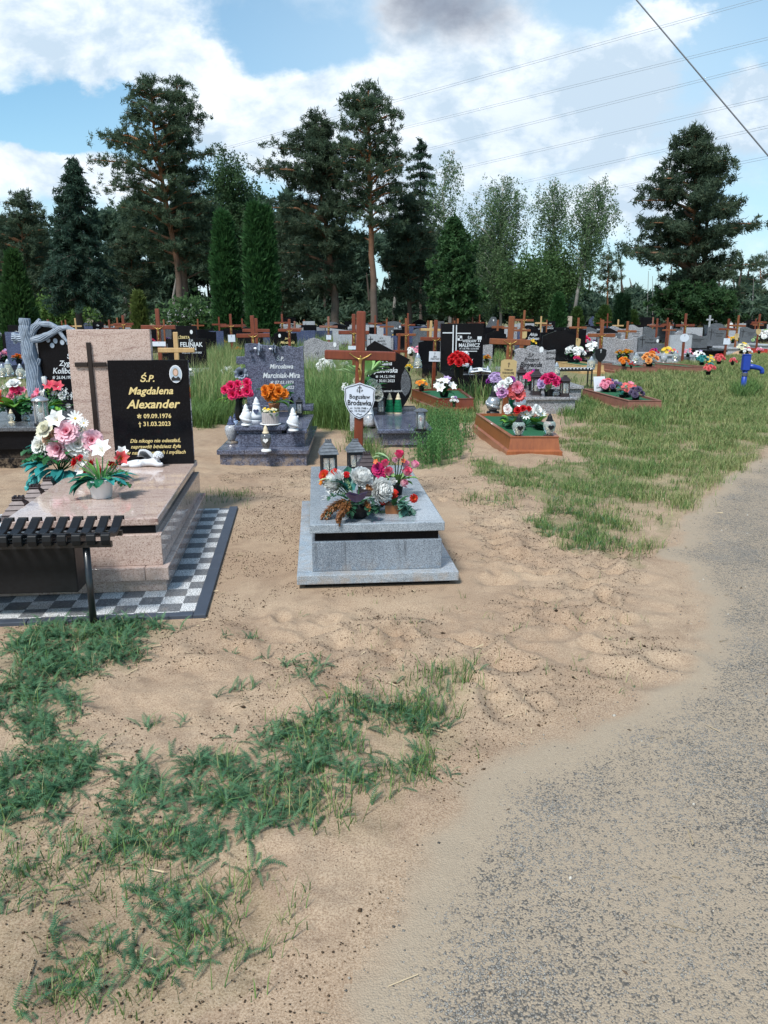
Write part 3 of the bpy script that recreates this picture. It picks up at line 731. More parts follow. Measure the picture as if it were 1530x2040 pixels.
def sand_nodes(N, L):
    co = gco(N)
    big = nnoise(N, L, co, .9, 6, .6); mid = nnoise(N, L, co, 7, 7, .68, .3); fin = nnoise(N, L, co, 160, 3, .7)
    cr = nvor(N, L, co, 55, 'F1'); crn = nnoise(N, L, co, 3.2, 4, .6)
    c = nmix(N, L, nramp(N, L, big, .35, .68), (.315, .212, .137), (.41, .296, .197))
    c = nmix(N, L, nmath(N, L, 'MULTIPLY', nramp(N, L, mid, .5, .72), .55), c, (.175, .115, .078))
    c = nmix(N, L, nmath(N, L, 'MULTIPLY', nramp(N, L, fin, .40, .70), .42), c, (.50, .39, .285))
    c = nmix(N, L, nmath(N, L, 'MULTIPLY', nramp(N, L, fin, .55, .36), .5), c, (.13, .08, .05))
    gr = nnoise(N, L, co, 340, 2, .8); c = nmix(N, L, nmath(N, L, 'MULTIPLY', nramp(N, L, gr, .56, .72), .45), c, (.60, .50, .40)); c = nmix(N, L, nmath(N, L, 'MULTIPLY', nramp(N, L, gr, .44, .28), .6), c, (.085, .055, .038))
    damp = nmath(N, L, 'MULTIPLY', nramp(N, L, nnoise(N, L, co, 2.1, 8, .75, .5), .50, .66), .36); c = nmix(N, L, damp, c, (.165, .105, .07))
    spk = nmath(N, L, 'MULTIPLY', nramp(N, L, cr, .20, .10), nramp(N, L, crn, .48, .62))
    c = nmix(N, L, nmath(N, L, 'MULTIPLY', spk, .9), c, (.07, .045, .03))
    h = nmath(N, L, 'ADD', nmath(N, L, 'MULTIPLY', mid, .6), nmath(N, L, 'MULTIPLY', fin, .25))
    return co, c, h
def ground_mat():
    m, N, L, P = newmat('sandy_ground'); co, c, h = sand_nodes(N, L)
    a = N.new('ShaderNodeAttribute'); a.attribute_name = 'Col'; s = N.new('ShaderNodeSeparateColor'); L.new(a.outputs['Color'], s.inputs[0])
    n1 = nnoise(N, L, co, 2.2, 8, .7); n2 = nnoise(N, L, co, 45, 4, .7)
    g = nmix(N, L, n2, (.05, .08, .025), (.13, .17, .06)); d = nmix(N, L, n2, (.13, .115, .05), (.28, .25, .12))
    veg_ = s.outputs[0]
    gd = nmix(N, L, nmath(N, L, 'MULTIPLY', nramp(N, L, n1, .35, .65), nmath(N, L, 'MULTIPLY', s.outputs[1], 1.3)), g, d)
    sy = N.new('ShaderNodeSeparateXYZ'); L.new(co, sy.inputs[0]); nearf = nmath(N, L, 'MULTIPLY_ADD', nramp(N, L, sy.outputs[1], 5.5, 9), .65, .35)
    f = nmath(N, L, 'MULTIPLY', nmath(N, L, 'MULTIPLY', s.outputs[0], nearf), nmath(N, L, 'MULTIPLY_ADD', nramp(N, L, nnoise(N, L, co, 14, 5, .7), .32, .6), .6, .3), clamp=True)
    L.new(nmix(N, L, f, c, gd), P.inputs['Base Color']); P.inputs['Roughness'].default_value = .92; P.inputs['Specular IOR Level'].default_value = .15
    nbump(N, L, P, h, .8, .012); return m
def road_mat():
    m, N, L, P = newmat('dusty_asphalt'); co, sand, hs = sand_nodes(N, L)
    a = N.new('ShaderNodeAttribute'); a.attribute_name = 'Col'; s = N.new('ShaderNodeSeparateColor'); L.new(a.outputs['Color'], s.inputs[0])
    st = nvor(N, L, co, 190, 'F1', 'Color'); sd = nvor(N, L, co, 190, 'F1'); sp = N.new('ShaderNodeSeparateColor'); L.new(st, sp.inputs[0])
    asp = nmix(N, L, sp.outputs[0], (.16, .15, .138), (.33, .305, .27))
    asp = nmix(N, L, nmath(N, L, 'GREATER_THAN', sp.outputs[1], .90), asp, (.36, .34, .30))
    asp = nmix(N, L, nramp(N, L, sd, .25, .6), asp, (.08, .074, .066))
    dust = nmix(N, L, nnoise(N, L, co, 120, 4, .7), (.25, .19, .135), (.42, .335, .24))
    n1 = nnoise(N, L, co, 1.6, 7, .66, .3); n2 = nnoise(N, L, co, 38, 5, .75)
    n4 = nnoise(N, L, co, 130, 3, .7)
    cov = nmath(N, L, 'ADD', nmath(N, L, 'MULTIPLY', n1, 1.2), nmath(N, L, 'MULTIPLY_ADD', n2, 1.7, -1.40))
    cov = nmath(N, L, 'ADD', cov, nmath(N, L, 'MULTIPLY_ADD', n4, 1.2, -.55))
    cov = nmath(N, L, 'ADD', cov, nmath(N, L, 'MULTIPLY', s.outputs[0], 1.0))
    cov = nmath(N, L, 'SUBTRACT', cov, nmath(N, L, 'MULTIPLY', s.outputs[1], .14))
    s3 = nvor(N, L, co, 48, 'F1', 'Color'); sp3 = N.new('ShaderNodeSeparateColor'); L.new(s3, sp3.inputs[0])
    cov = nmath(N, L, 'ADD', cov, nmath(N, L, 'MULTIPLY_ADD', sp.outputs[2], .85, -.40)); cov = nmath(N, L, 'ADD', cov, nmath(N, L, 'MULTIPLY_ADD', sp3.outputs[2], .15, -.01))
    k = nmath(N, L, 'MULTIPLY', nramp(N, L, cov, -.24, .26), .95)
    c = nmix(N, L, k, asp, dust)
    c = nmix(N, L, nramp(N, L, s.outputs[0], .55, .98), c, sand)
    L.new(c, P.inputs['Base Color']); P.inputs['Roughness'].default_value = .88; P.inputs['Specular IOR Level'].default_value = .2
    inv = nmath(N, L, 'SUBTRACT', 1.0, sd)
    hh = nmath(N, L, 'ADD', nmath(N, L, 'MULTIPLY', inv, .7), nmath(N, L, 'MULTIPLY', n2, .6))
    nbump(N, L, P, hh, .5, .007); return m
tag(link('ground', npmesh('ground', np.stack([xf, yf, gz.ravel()], 1), quads, np.stack([veg, dryv, veg * 0], 1), ground_mat(), True)), 'sandy cemetery ground with patches of green weeds and trodden sand', 'ground', kind='structure')
# road : laid on the ground, its rim buried under blown sand
cx = xf[quads].mean(1); cy = yf[quads].mean(1)
inr = inside(ROAD_POLY, cx, cy) & (cy > -3) & (cy < 60)
rq = quads[inr]; used, invx = np.unique(rq, return_inverse=True)
rx, ry = xf[used], yf[used]; ed = segdist(ROAD_EDGE, rx, ry)
ed = ed + (fbm(rx * 3, ry * 3, 91) - .45) * .35
cover = np.clip(1 - ed / .30, 0, 1); grey = np.clip((rx - .35 - ry * .12) / .9, 0, 1) + np.clip((.45 - np.hypot(rx - .12, ry - 1.55)) / .25, 0, 1) * 1.4
rz = gz.ravel()[used] + .001 + .003 * np.clip(segdist(ROAD_EDGE, rx, ry) / .1, 0, 1)
tag(link('road', npmesh('road', np.stack([rx, ry, rz], 1), invx.reshape(-1, 4), np.stack([cover, np.clip(grey, 0, 1.4), cover * 0], 1), road_mat(), True)), 'narrow worn asphalt lane dusted with sand beside the graves', 'road', kind='structure')
# ---------------------------------------------------------------- plants on the ground
def scatter(P, dens, rng, edge=.12, thr=.34):
    lo, hi = P.min(0), P.max(0); A = (hi - lo).prod(); n = int(A * dens)
    p = rng.uniform(lo, hi, (n, 2)); q = p + (np.stack([fbm(p[:, 0] * 4, p[:, 1] * 4, 5), fbm(p[:, 0] * 4, p[:, 1] * 4, 8)], 1) - .47) * edge * 4
    m = inside(P, q[:, 0], q[:, 1]) & (fbm(p[:, 0] * 3.3, p[:, 1] * 3.3, 21) > thr)
    p = p[m]
    keep = np.ones(len(p), bool)
    for (a, b, c, e) in KEEP_CLEAR: keep &= ~((p[:, 0] > a) & (p[:, 0] < b) & (p[:, 1] > c) & (p[:, 1] < e))
    return p[keep]
KEEP_CLEAR = [(-.66, .5, 4.55, 6.6), (-1.9, -.85, 8.75, 10.8), (-.1, .62, 9.7, 12.2), (1.42, 2.2, 9.15, 11.6), (2.45, 3.4, 13.5, 15.6)]
def blades(p, hgt_, wid, lean, c0, c1, rng, cj=.25, per=1, spread=.015):
    p = np.repeat(p, per, 0) + rng.normal(0, spread, (len(p) * per, 2)); n = len(p)
    a = rng.uniform(0, 2 * pi, n); h = hgt_ * rng.uniform(.5, 1.15, n); w = wid * rng.uniform(.6, 1.3, n); l = h * lean * rng.uniform(.2, 1.3, n)
    fx, fy = np.cos(a), np.sin(a); b = a + pi / 2 + rng.normal(0, .5, n); sx, sy = np.cos(b) * w / 2, np.sin(b) * w / 2
    z = hgt(p[:, 0], p[:, 1]) - .005
    V = np.zeros((n, 5, 3))
    V[:, 0] = np.stack([p[:, 0] - sx, p[:, 1] - sy, z], 1); V[:, 1] = np.stack([p[:, 0] + sx, p[:, 1] + sy, z], 1)
    mx, my = p[:, 0] + fx * l * .35, p[:, 1] + fy * l * .35
    V[:, 2] = np.stack([mx + sx * .8, my + sy * .8, z + h * .62], 1); V[:, 3] = np.stack([mx - sx * .8, my - sy * .8, z + h * .62], 1)
    V[:, 4] = np.stack([p[:, 0] + fx * l, p[:, 1] + fy * l, z + h * rng.uniform(.75, 1.05, n)], 1)
    t = rng.uniform(0, 1, (n, 1)); f = rng.uniform(1 - cj, 1 + cj, (n, 1))
    C = (np.array(c0) * (1 - t) + np.array(c1) * t) * f
    base = np.arange(n)[:, None] * 5
    Fc = np.concatenate([base + np.array([0, 1, 2]), base + np.array([0, 2, 3]), base + np.array([3, 2, 4])])
    return V.reshape(-1, 3), Fc, np.repeat(C, 5, 0)
def feathers(p, size, rng, c0, c1, per=3):
    """yarrow : rosettes of feathery leaves"""
    p = np.repeat(p, per, 0) + rng.normal(0, .012, (len(p) * per, 2)); n = len(p)
    a = rng.uniform(0, 2 * pi, n); L = size * rng.uniform(.55, 1.25, n); e0 = rng.uniform(.35, 1.4, n)
    z = hgt(p[:, 0], p[:, 1]) - .003; K = 15
    pos = np.stack([p[:, 0], p[:, 1], z], 1); e = e0.copy(); Vs = []; Fs = []; o = 0
    fw = np.stack([np.cos(a), np.sin(a)], 1); side = np.stack([-np.sin(a), np.cos(a), np.zeros(n)], 1)
    for k in range(K):
        d = np.stack([fw[:, 0] * np.cos(e), fw[:, 1] * np.cos(e), np.sin(e)], 1); nxt = pos + d * (L / K)[:, None]
        e = e - rng.uniform(.03, .14, n)
        ll = (L * .15 * sin(pi * min(1, (k + 1.2) / (K + .8))) ** .7)[:, None]; wd = (L * .026)[:, None]
        upv = np.cross(side, d)
        for sg in (-1, 1):
            tip = pos + side * sg * ll * .9 + d * ll * .55 + upv * ll * rng.uniform(-.1, .35, (n, 1))
            Vs.append(np.stack([pos - d * wd * .3, pos + d * wd * 1.6, tip], 1)); Fs.append(o + np.arange(n * 3).reshape(n, 3)); o += n * 3
        rw = side * (L * .018)[:, None]
        Vs.append(np.stack([pos - rw, pos + rw, nxt], 1)); Fs.append(o + np.arange(n * 3).reshape(n, 3)); o += n * 3
        pos = nxt
    t = rng.uniform(0, 1, (n, 1)) ; f = rng.uniform(.7, 1.3, (n, 1)); C = (np.array(c0) * (1 - t) + np.array(c1) * t) * f
    V = np.concatenate([v.reshape(-1, 3) for v in Vs]); Cc = np.concatenate([np.repeat(C, 3, 0) for _ in Vs])
    return V, np.concatenate(Fs), Cc
def weeds(p, h0, rng, c0, c1):
    """upright leafy stems"""
    n = len(p); K = 22; h = h0 * rng.uniform(.55, 1.2, n); a = rng.uniform(0, 2 * pi, n); l = h * rng.uniform(0, .3, n); z = hgt(p[:, 0], p[:, 1])
    Vs = []; Fs = []; o = 0; C = (np.array(c0) + (np.array(c1) - np.array(c0)) * rng.uniform(0, 1, (n, 1)))
    def at(t): return np.stack([p[:, 0] + np.cos(a) * l * t * t, p[:, 1] + np.sin(a) * l * t * t, z + h * t], 1)
    for k in range(K):
        t = .12 + .86 * k / K; q = at(t); b = k * 2.4 + a; ll = (h * .17 * (1.1 - .5 * t)); ee = rng.uniform(.2, 1.0, n)
        d = np.stack([np.cos(b) * np.cos(ee), np.sin(b) * np.cos(ee), np.sin(ee)], 1) * ll[:, None]; s = np.stack([-np.sin(b), np.cos(b), 0 * b], 1) * (ll * .12)[:, None]
        Vs.append(np.stack([q - s * .4, q + d * .5 + s, q + d], 1)); Fs.append(o + np.arange(n * 3).reshape(n, 3)); o += n * 3
        Vs.append(np.stack([q - s * .4, q + d, q + d * .5 - s], 1)); Fs.append(o + np.arange(n * 3).reshape(n, 3)); o += n * 3
    s = np.stack([np.full(n, .003), np.zeros(n), np.zeros(n)], 1)
    Vs.append(np.stack([at(0) - s, at(0) + s, at(1)], 1)); Fs.append(o + np.arange(n * 3).reshape(n, 3))
    return np.concatenate([v.reshape(-1, 3) for v in Vs]), np.concatenate(Fs), np.concatenate([np.repeat(C, 3, 0) for _ in Vs])
def merge(parts):
    Vs, Fs, Cs = [], [], []; o = 0
    for V, Fc, C in parts: Vs.append(V); Fs.append(Fc + o); Cs.append(C); o += len(V)
    return np.concatenate(Vs), np.concatenate(Fs), np.concatenate(Cs)
YA0, YA1 = (.042, .12, .06), (.115, .225, .11); GR0, GR1 = (.06, .135, .035), (.17, .26, .075); DR0, DR1 = (.19, .22, .075), (.34, .34, .15)
grp = {'grass': [], 'yarrow': [], 'tall_grass': [], 'weeds': []}; vr = np.random.default_rng(99)
for P, k, d, s, dd in VEGW:
    p = scatter(P, d, vr, thr=.40 if P[:, 1].mean() > 5 and k in ('grass', 'dry') and P[:, 0].mean() > 1.5 else .34 if P[:, 1].mean() > 5 else .27 if d >= 250 else .36)
    if len(p) == 0: continue
    if P[:, 1].mean() < 5 and d > 100: p = np.concatenate([p, scatter(P, d * .22, vr, edge=.34, thr=.2)])
    Ym = p[:, 1].mean(); wb = max(.0035, Ym * .00058)
    if k == 'yarrow':
        grp['yarrow'].append(feathers(p, s * .82, vr, YA0, YA1, 4))
        grp['grass'].append(blades(p[::2], s * .55, .0055, 1.5, YA0, (.14, .24, .08), vr, per=3, spread=.03))
        grp['grass'].append(blades(p[::9], s * .8, .0028, 1.0, DR0, (.42, .38, .2), vr, per=3, spread=.03))

        grp['grass'].append(blades(p[::4], s * .8, .004, .7, GR0, GR1, vr, per=2))
    elif k in ('grass', 'light', 'dry'):
        nd = int(len(p) * dd); per = 4 if Ym < 6 else 7
        c = ((.10, .22, .02), (.20, .36, .05)) if k == 'light' else (GR0, GR1)
        if len(p) - nd: grp['grass'].append(blades(p[nd:], s, wb, .75, *c, vr, per=per, spread=.02 + wb if Ym < 6 else .06))
        if nd: grp['grass'].append(blades(p[:nd], s * 1.1, wb * .8, .8, DR0, DR1, vr, per=per, spread=.02 + wb if Ym < 6 else .06))
        if k != 'dry' and Ym < 9: grp['yarrow'].append(feathers(p[::6], min(s, .09), vr, YA0, YA1, 2))
    elif k == 'tall':
        nd = int(len(p) * dd)
        hm = np.repeat(.35 + 1.0 * fbm(p[:, 0] * 1.3, p[:, 1] * 1.3, 71), 7)
        grp['tall_grass'].append(blades(p[nd:], s * hm[nd * 7:], wb * .8, .5, (.07, .17, .045), (.21, .33, .11), vr, per=7, spread=.16)); grp['tall_grass'].append(blades(p[:nd], s * 1.25 * hm[:nd * 7], wb * .6, .4, DR0, DR1, vr, per=7, spread=.16))
    elif k == 'weed':
        grp['weeds'].append(weeds(np.repeat(p, 2, 0) + vr.normal(0, .05, (len(p) * 2, 2)), s, vr, (.05, .14, .04), (.12, .24, .07)))
# the unmown strips between the farther rows
fp = np.stack([vr.uniform(-24, 30, 9000), 15 + 45 * vr.uniform(0, 1, 9000) ** 1.5], 1); fp = fp[(np.abs(fp[:, 0]) < fp[:, 1] * .56 + 1) & (fbm(fp[:, 0] * .4, fp[:, 1] * .4, 33) > .42)]
grp['grass'].append(blades(fp, .22, .018, .6, GR0, (.20, .24, .08), vr, per=6, spread=.15))
for nm, lb in (('grass', 'short mixed grass growing in patches over the sand'), ('yarrow', 'low feathery dark green yarrow leaves spreading over the sand'),
               ('tall_grass', 'tall unmown meadow grass between the gravestones'), ('weeds', 'bushy green weeds growing around the grey tomb')):
    V, Fc, C = merge(grp[nm]); tag(link(nm, npmesh(nm, V, Fc, C, MAT['veg'])), lb, 'grass' if 'grass' in nm else 'weeds', kind='stuff')
# crumbs of soil, bark and small stones
def crumbs(p, size, rng, c0, c1, flat=.7, long=1.0):
    n = len(p); s = np.minimum(size * rng.lognormal(-.3, .5, n), size * 1.6); a = rng.uniform(0, 6.28, n); z = hgt(p[:, 0], p[:, 1]) + s * flat * .3 + .002
    base = np.array([[1, 0, 0], [-1, 0, 0], [0, 1, 0], [0, -1, 0], [0, 0, 1], [0, 0, -1.]])
    V = base[None] * (s[:, None, None] * np.array([long, 1 / sqrt(long), flat])) * rng.uniform(.55, 1.3, (n, 6, 1))
    ca, sa = np.cos(a)[:, None], np.sin(a)[:, None]
    X = V[..., 0] * ca - V[..., 1] * sa + p[:, 0:1]; Yv = V[..., 0] * sa + V[..., 1] * ca + p[:, 1:2]; Z = V[..., 2] + z[:, None]
    t = np.array([[0, 2, 4], [2, 1, 4], [1, 3, 4], [3, 0, 4], [2, 0, 5], [1, 2, 5], [3, 1, 5], [0, 3, 5]])
    C = np.array(c0) + (np.array(c1) - np.array(c0)) * rng.uniform(0, 1, (n, 1))
    return np.stack([X, Yv, Z], -1).reshape(-1, 3), (np.arange(n)[:, None, None] * 6 + t).reshape(-1, 3), np.repeat(C, 6, 0)
def region_pts(n, rng, px, pw=1.0):
    P = wpoly(px); lo, hi = P.min(0), P.max(0); p = rng.uniform(lo, hi, (n, 2)); return p[inside(P, p[:, 0], p[:, 1])]
MAT['crumb'] = vcol('crumbs', .9, 0, .15)
sandp = region_pts(80000, vr, [(0, 2040), (640, 2040), (840, 1650), (1050, 1470), (1345, 1330), (1360, 1160), (1300, 1100), (1090, 1010), (940, 930), (420, 930), (480, 1010), (400, 1240), (0, 1240)])
w = fbm(sandp[:, 0] * 2.2, sandp[:, 1] * 2.2, 55); sandp = sandp[w > .44]
tag(link('soil_crumbs', npmesh('soil_crumbs', *merge([crumbs(sandp, .0031, vr, (.035, .022, .014), (.12, .08, .05)), crumbs(sandp[::190], .009, vr, (.03, .02, .013), (.08, .05, .03))]), MAT['crumb'])), 'dark crumbs of soil and humus strewn over the sand', 'soil', kind='stuff')
roadp = region_pts(26000, vr, [(650, 2040), (840, 1650), (1050, 1470), (1345, 1330), (1360, 1160), (1320, 1080), (1530, 900), (1530, 2040)])
tag(link('gravel', npmesh('gravel', *merge([crumbs(roadp, .004, vr, (.05, .05, .05), (.30, .27, .23)), crumbs(roadp[::30], .006, vr, (.05, .035, .025), (.13, .09, .06), .6, 1.8), crumbs(roadp[::40], .007, vr, (.25, .22, .18), (.5, .46, .40))]), MAT['crumb'])), 'loose grit, small stones and bark scraps on the dusty asphalt', 'gravel', kind='stuff')
stp = np.concatenate([sandp[::90], roadp[::110]])
def straws(p, rng):
    n = len(p); a = rng.uniform(0, 6.28, n); l = rng.uniform(.02, .09, n); z = hgt(p[:, 0], p[:, 1]) + .006
    d = np.stack([np.cos(a), np.sin(a)], 1) * l[:, None] / 2; s = np.stack([-np.sin(a), np.cos(a)], 1) * .0016
    V = np.stack([np.c_[p - d - s, z], np.c_[p - d + s, z], np.c_[p + d + s, z + rng.uniform(0, .012, n)], np.c_[p + d - s, z + .004]], 1)
    C = np.array((.25, .19, .12)) + np.array((.25, .2, .13)) * rng.uniform(0, 1, (n, 1))
    return V.reshape(-1, 3), np.arange(n * 4).reshape(n, 4), np.repeat(C, 4, 0)
V, Fc, C = straws(stp, vr); tag(link('straw', npmesh('straw', V, Fc, C, MAT['crumb'])), 'dry straw and rootlets lying on the sand', 'straw', kind='stuff')
# ================================================================ the near graves
random.seed(21)
def block(parent, name, mat, x0, x1, y0, y1, z0, z1, bev=.004):
    m = MB(); m.span(x0, x1, y0, y1, z0, z1); return m.build(name, MAT[mat], parent, bevel=bev)
SPC = 'Ś.P.'
# ---- central grey granite grave
t = thing('grave', 'light grey granite grave with a black band, standing alone on the bare sand', 'grave', G(592, 1175, .0), 5)
block(t, 'foundation', 'blackplastic', .05, .97, .05, 1.98, -.12, .03, .002)  # coloured black to stand for the shade in the gap under the plinth
m = MB(); m.span(0, 1.02, 0, .30, .03, .09); m.span(0, .5, .302, 2.03, .03, .09); m.span(.502, 1.02, .302, 2.03, .03, .09); m.build('plinth', MAT['grey_lit'], t, bevel=.004)
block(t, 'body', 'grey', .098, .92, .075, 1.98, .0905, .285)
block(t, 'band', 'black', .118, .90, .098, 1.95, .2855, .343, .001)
block(t, 'cover_slab', 'grey_lit', .085, .935, .06, 1.99, .3435, .402, .006)
m = MB()
for x, y, l in ((.70, .0592, .1), (.75, .0592, .08), (.8, .0592, .1)): pass
ZC = .402
cross('brown varnished cross with gold figure and white shield sign behind the light grey granite grave', (G(714, 992).x, 6.66, 0), 3, 1.70, .605, 1.335, .079, .062, 'wood', True,
      ('shield', .955, .27, .31, 'sign', [('Bogusław', 0, .035, .052, 0, .012, .9), ('Brodawka', 0, -.018, .062, 0, .02, .82), ('ur. 16.06.1948 r.', 0, -.062, .024, 0, .004, 1), ('zm. 10.10.2021 r.', 0, -.086, .024, 0, .004, 1), ('†', 0, .105, .07, 0, .012, 1.1), ('Ś   P', 0, .085, .028, 0, .01, 1), ('～', 0, -.118, .05, 0, .01, 1)]), lean=1.7)
CEN = [o for o in bpy.data.objects if o.get('category') == 'cross'][0]
sg = [c for c in CEN.children if c.name.startswith('sign')][0]
m = MB(); o1 = sign_outline('shield', .25, .288); n = len(o1)
for i in range(n):
    a, b = o1[i], o1[(i + 1) % n]; m.tube([(a[0], -.0462, a[1] + .955), (b[0], -.0462, b[1] + .955)], .0028, 4)
m.build('border_line', MAT['darktxt'], sg)
tiered_lantern('black lantern with silver-brushed tiered roof at the back corner of the grey slab', G(655, 950, ZC), .155, .30, 'silverblack', 'blackmetal', 10)
tiered_lantern('silver-roofed black lantern half hidden by the varnished cross foot', G(708, 938, ZC), .155, .265, 'silverblack', 'blackmetal', 10)
tiered_lantern('brown lantern with a plain stepped roof among the white chrysanthemums', G(731, 985, ZC), .155, .31, 'brownmetal', 'brownmetal', 6, tiers=4, roof_frac=.38)
bouquet('white chrysanthemums with brown plumes and a purple leaf in a round black pot', G(712, 1030, ZC), ('bowl', 'blackplastic', .085, .10),
    [('mum', WHITE, WHITE, 671, 962, 25), ('mum', WHITE, WHITE, 717, 955, 23), ('mum', WHITE, WHITE, 755, 977, 26), ('pom', SAGE, PALEG, 684, 971, 14),
     ('carn', ORANGE, RED, 646, 947, 9), ('carn', ORANGE, RED, 666, 941, 6), ('carn', RED, RED, 690, 946, 6), ('small', ORANGE, ORANGE, 641, 962, 6), ('carn', ORANGE, RED, 763, 999, 6)],
    [((-.01, -.03, .11), 'plume', BROWN, 5, .30, .045, (-.1, .5), (2.7, 3.6), .02), ((-.02, -.05, .10), 'plume', BROWN, 4, .22, .045, (.0, .4), (3.6, 4.4), .02), ((.04, -.06, .12), 'plume', BROWN, 2, .13, .03, (.0, .3), (4.7, 5.2), .02), ((.05, -.02, .2), 'plume', BROWN, 1, .10, .03, (.6, .8), (5, 5.5), .01),
     ((.0, -.10, .13), 'leaf', (.16, .12, .22), 2, .15, .13, (.9, 1.1), (4.3, 4.9), .02), ((-.03, .05, .16), 'leaf', TEAL, 6, .20, .09, (.5, 1.2), (1.0, 3.4), .03, GREEN3), ((-.05, .07, .18), 'leaf', PALEG, 3, .24, .06, (.5, .9), (2.2, 3.3), .02),
     ((.02, .06, .2), 'leaf', DPURP, 3, .14, .06, (.9, 1.4), (0, 3), .02), (None, 'branch', GREEN3, 5, .18, .035, (0, .8), (3, 6.2), .05), ((-.14, .0, .12), 'grassy', WHITE, 6, .10, .012, (.2, .9), (2.2, 3.8), .02)], Y=4.93)
bouquet('pink edged white silk roses with variegated leaves on the grey slab', G(790, 985, ZC), ('pot', 'blackplastic', .05, .09),
    [('bud', PINK, HOT, 795, 911, 11), ('bud', WHITE, PINK, 787, 921, 8), ('bud', (.75, .5, .55), HOT, 769, 928, 10), ('bud', WHITE, HOT, 776, 945, 11), ('bud', WHITE, (.8, .2, .35), 806, 930, 10), ('bud', WHITE, (.8, .2, .35), 823, 930, 10), ('bud', WHITE, HOT, 808, 945, 12), ('bud', WHITE, PINK, 800, 966, 10), ('bud', WHITE, WHITE, 783, 962, 10), ('carn', PURP, MAG, 754, 935, 12), ('carn', PURP, MAG, 759, 946, 9), ('small', CORAL, ORANGE, 803, 918, 5), ('small', CORAL, ORANGE, 749, 920, 5)],
    [(None, 'leaf', PALEG, 9, .20, .055, (.2, 1.1), (0, 6.28), .03, LIME), ((-.04, 0, .25), 'leaf', PALEG, 4, .14, .05, (.5, 1.0), (1.8, 3.6), .02), (None, 'leaf', LIME, 8, .14, .05, (.3, 1.3), (3, 6.2), .03)], Y=5.35)
bouquet('little brown wooden box of eucalyptus and orange marigolds at the front of the grey slab', G(784, 1021, ZC), ('box', 'terra', .058, .058),
    [('carn', ORANGE, RED, 783, 984, 8), ('carn', ORANGE, RED, 824, 993, 7), ('carn', ORANGE, RED, 770, 1001, 5)],
    [(None, 'branch', (.05, .15, .11), 12, .15, .035, (-.3, .9), (0, 6.28), .05, (.10, .22, .16)), ((.05, -.02, .06), 'branch', (.05, .15, .11), 5, .13, .035, (-.6, .1), (4.7, 6.8), .03, (.12, .25, .2)), (None, 'leaf', GREEN1, 8, .1, .035, (.4, 1.3), (0, 6.28), .04)], Y=5.0)
# ---- pink granite grave
MO = G(333, 1180); MY = 6.5
pv = thing('paved_surround', 'checkerboard paving of white and grey gravel tiles with dark kerb under pink grave', 'paving', (MO.x, MO.y, 0), MY)
def checker_mat():
    m, N, L, P = newmat('gravel_tile'); co = oco(N)
    ck = N.new('ShaderNodeTexChecker'); ck.inputs['Scale'].default_value = 1 / .127; L.new(nmap(N, L, co, (1, 1, 0), (0, 0, 0), (.0, -.018, .003)), ck.inputs['Vector'])
    sp = N.new('ShaderNodeSeparateColor'); L.new(nvor(N, L, co, 210, 'F1', 'Color'), sp.inputs[0]); dk = nvor(N, L, co, 210, 'F1')
    a = nmix(N, L, sp.outputs[0], (.60, .60, .60), (.88, .88, .87)); b = nmix(N, L, sp.outputs[0], (.09, .095, .105), (.26, .265, .275))
    c = nmix(N, L, ck.outputs['Fac'], a, b); c = nmix(N, L, nramp(N, L, dk, .4, .75), c, (.06, .06, .06))
    br = nmath(N, L, 'MULTIPLY', nramp(N, L, nnoise(N, L, co, 6, 5, .7), .5, .75), .25); c = nmix(N, L, br, c, (.35, .27, .19))
    L.new(c, P.inputs['Base Color']); P.inputs['Roughness'].default_value = .85; nbump(N, L, P, nmath(N, L, 'SUBTRACT', 1.0, dk), .6, .004); return m
MAT['checker'] = checker_mat(); MAT['kerb'] = plain('kerb_paint', (.045, .055, .075), .6, 0, .3, 12, .3)
m = MB(); m.span(-1.9, .212, -.395, 2.11, -.06, .012); m.build('tiles', MAT['checker'], pv)
m = MB(); y = -.455
for l in (.8, .35, .7, .75): m.span(.2135, .285, y, min(y + l - .003, 2.13), -.06, .022); y += l
x = .212
for l in (.9, .9): m.span(x - l + .003, x, -.455, -.397, -.06, .022); x -= l
m.build('kerb', MAT['kerb'], pv, bevel=.004)
t = thing('grave', 'pink granite grave with tall pink slab and black gold-lettered plaque', 'grave', (MO.x, MO.y, 0), MY)
block(t, 'plinth', 'pink', -1.2, 0, 0, 2.02, .0125, .085)
m = MB(); m.span(-1.22, -.12, -.022, 2.03, .0855, .172); m.span(-.1185, .022, -.022, 2.03, .0855, .172); m.build('ledge', MAT['pink'], t, bevel=.006)
block(t, 'body', 'pink', -.985, -.015, .02, 1.99, .1725, .368)
block(t, 'band', 'black', -.955, -.05, .055, 1.97, .3685, .418, .001)
block(t, 'cover_slab', 'pink', -.945, -.03, .045, 2.02, .4185, .466, .007)
block(t, 'headstone', 'pink', -.985, -.335, 1.945, 2.02, .4665, 1.555, .005)
hs = t.children[-1]
m = MB(); m.span(-.837, -.803, 1.925, 1.944, .70, 1.455); m.span(-.94, -.839, 1.925, 1.944, 1.262, 1.298); m.span(-.801, -.695, 1.925, 1.944, 1.262, 1.298); m.build('metal_cross', plain('bronze_black', (.028, .018, .015), .4, .3), t, bevel=.003)
block(t, 'plaque', 'black', -.665, -.035, 1.84, 1.90, .4665, 1.316, .003); pl = t.children[-1]
c = -.345
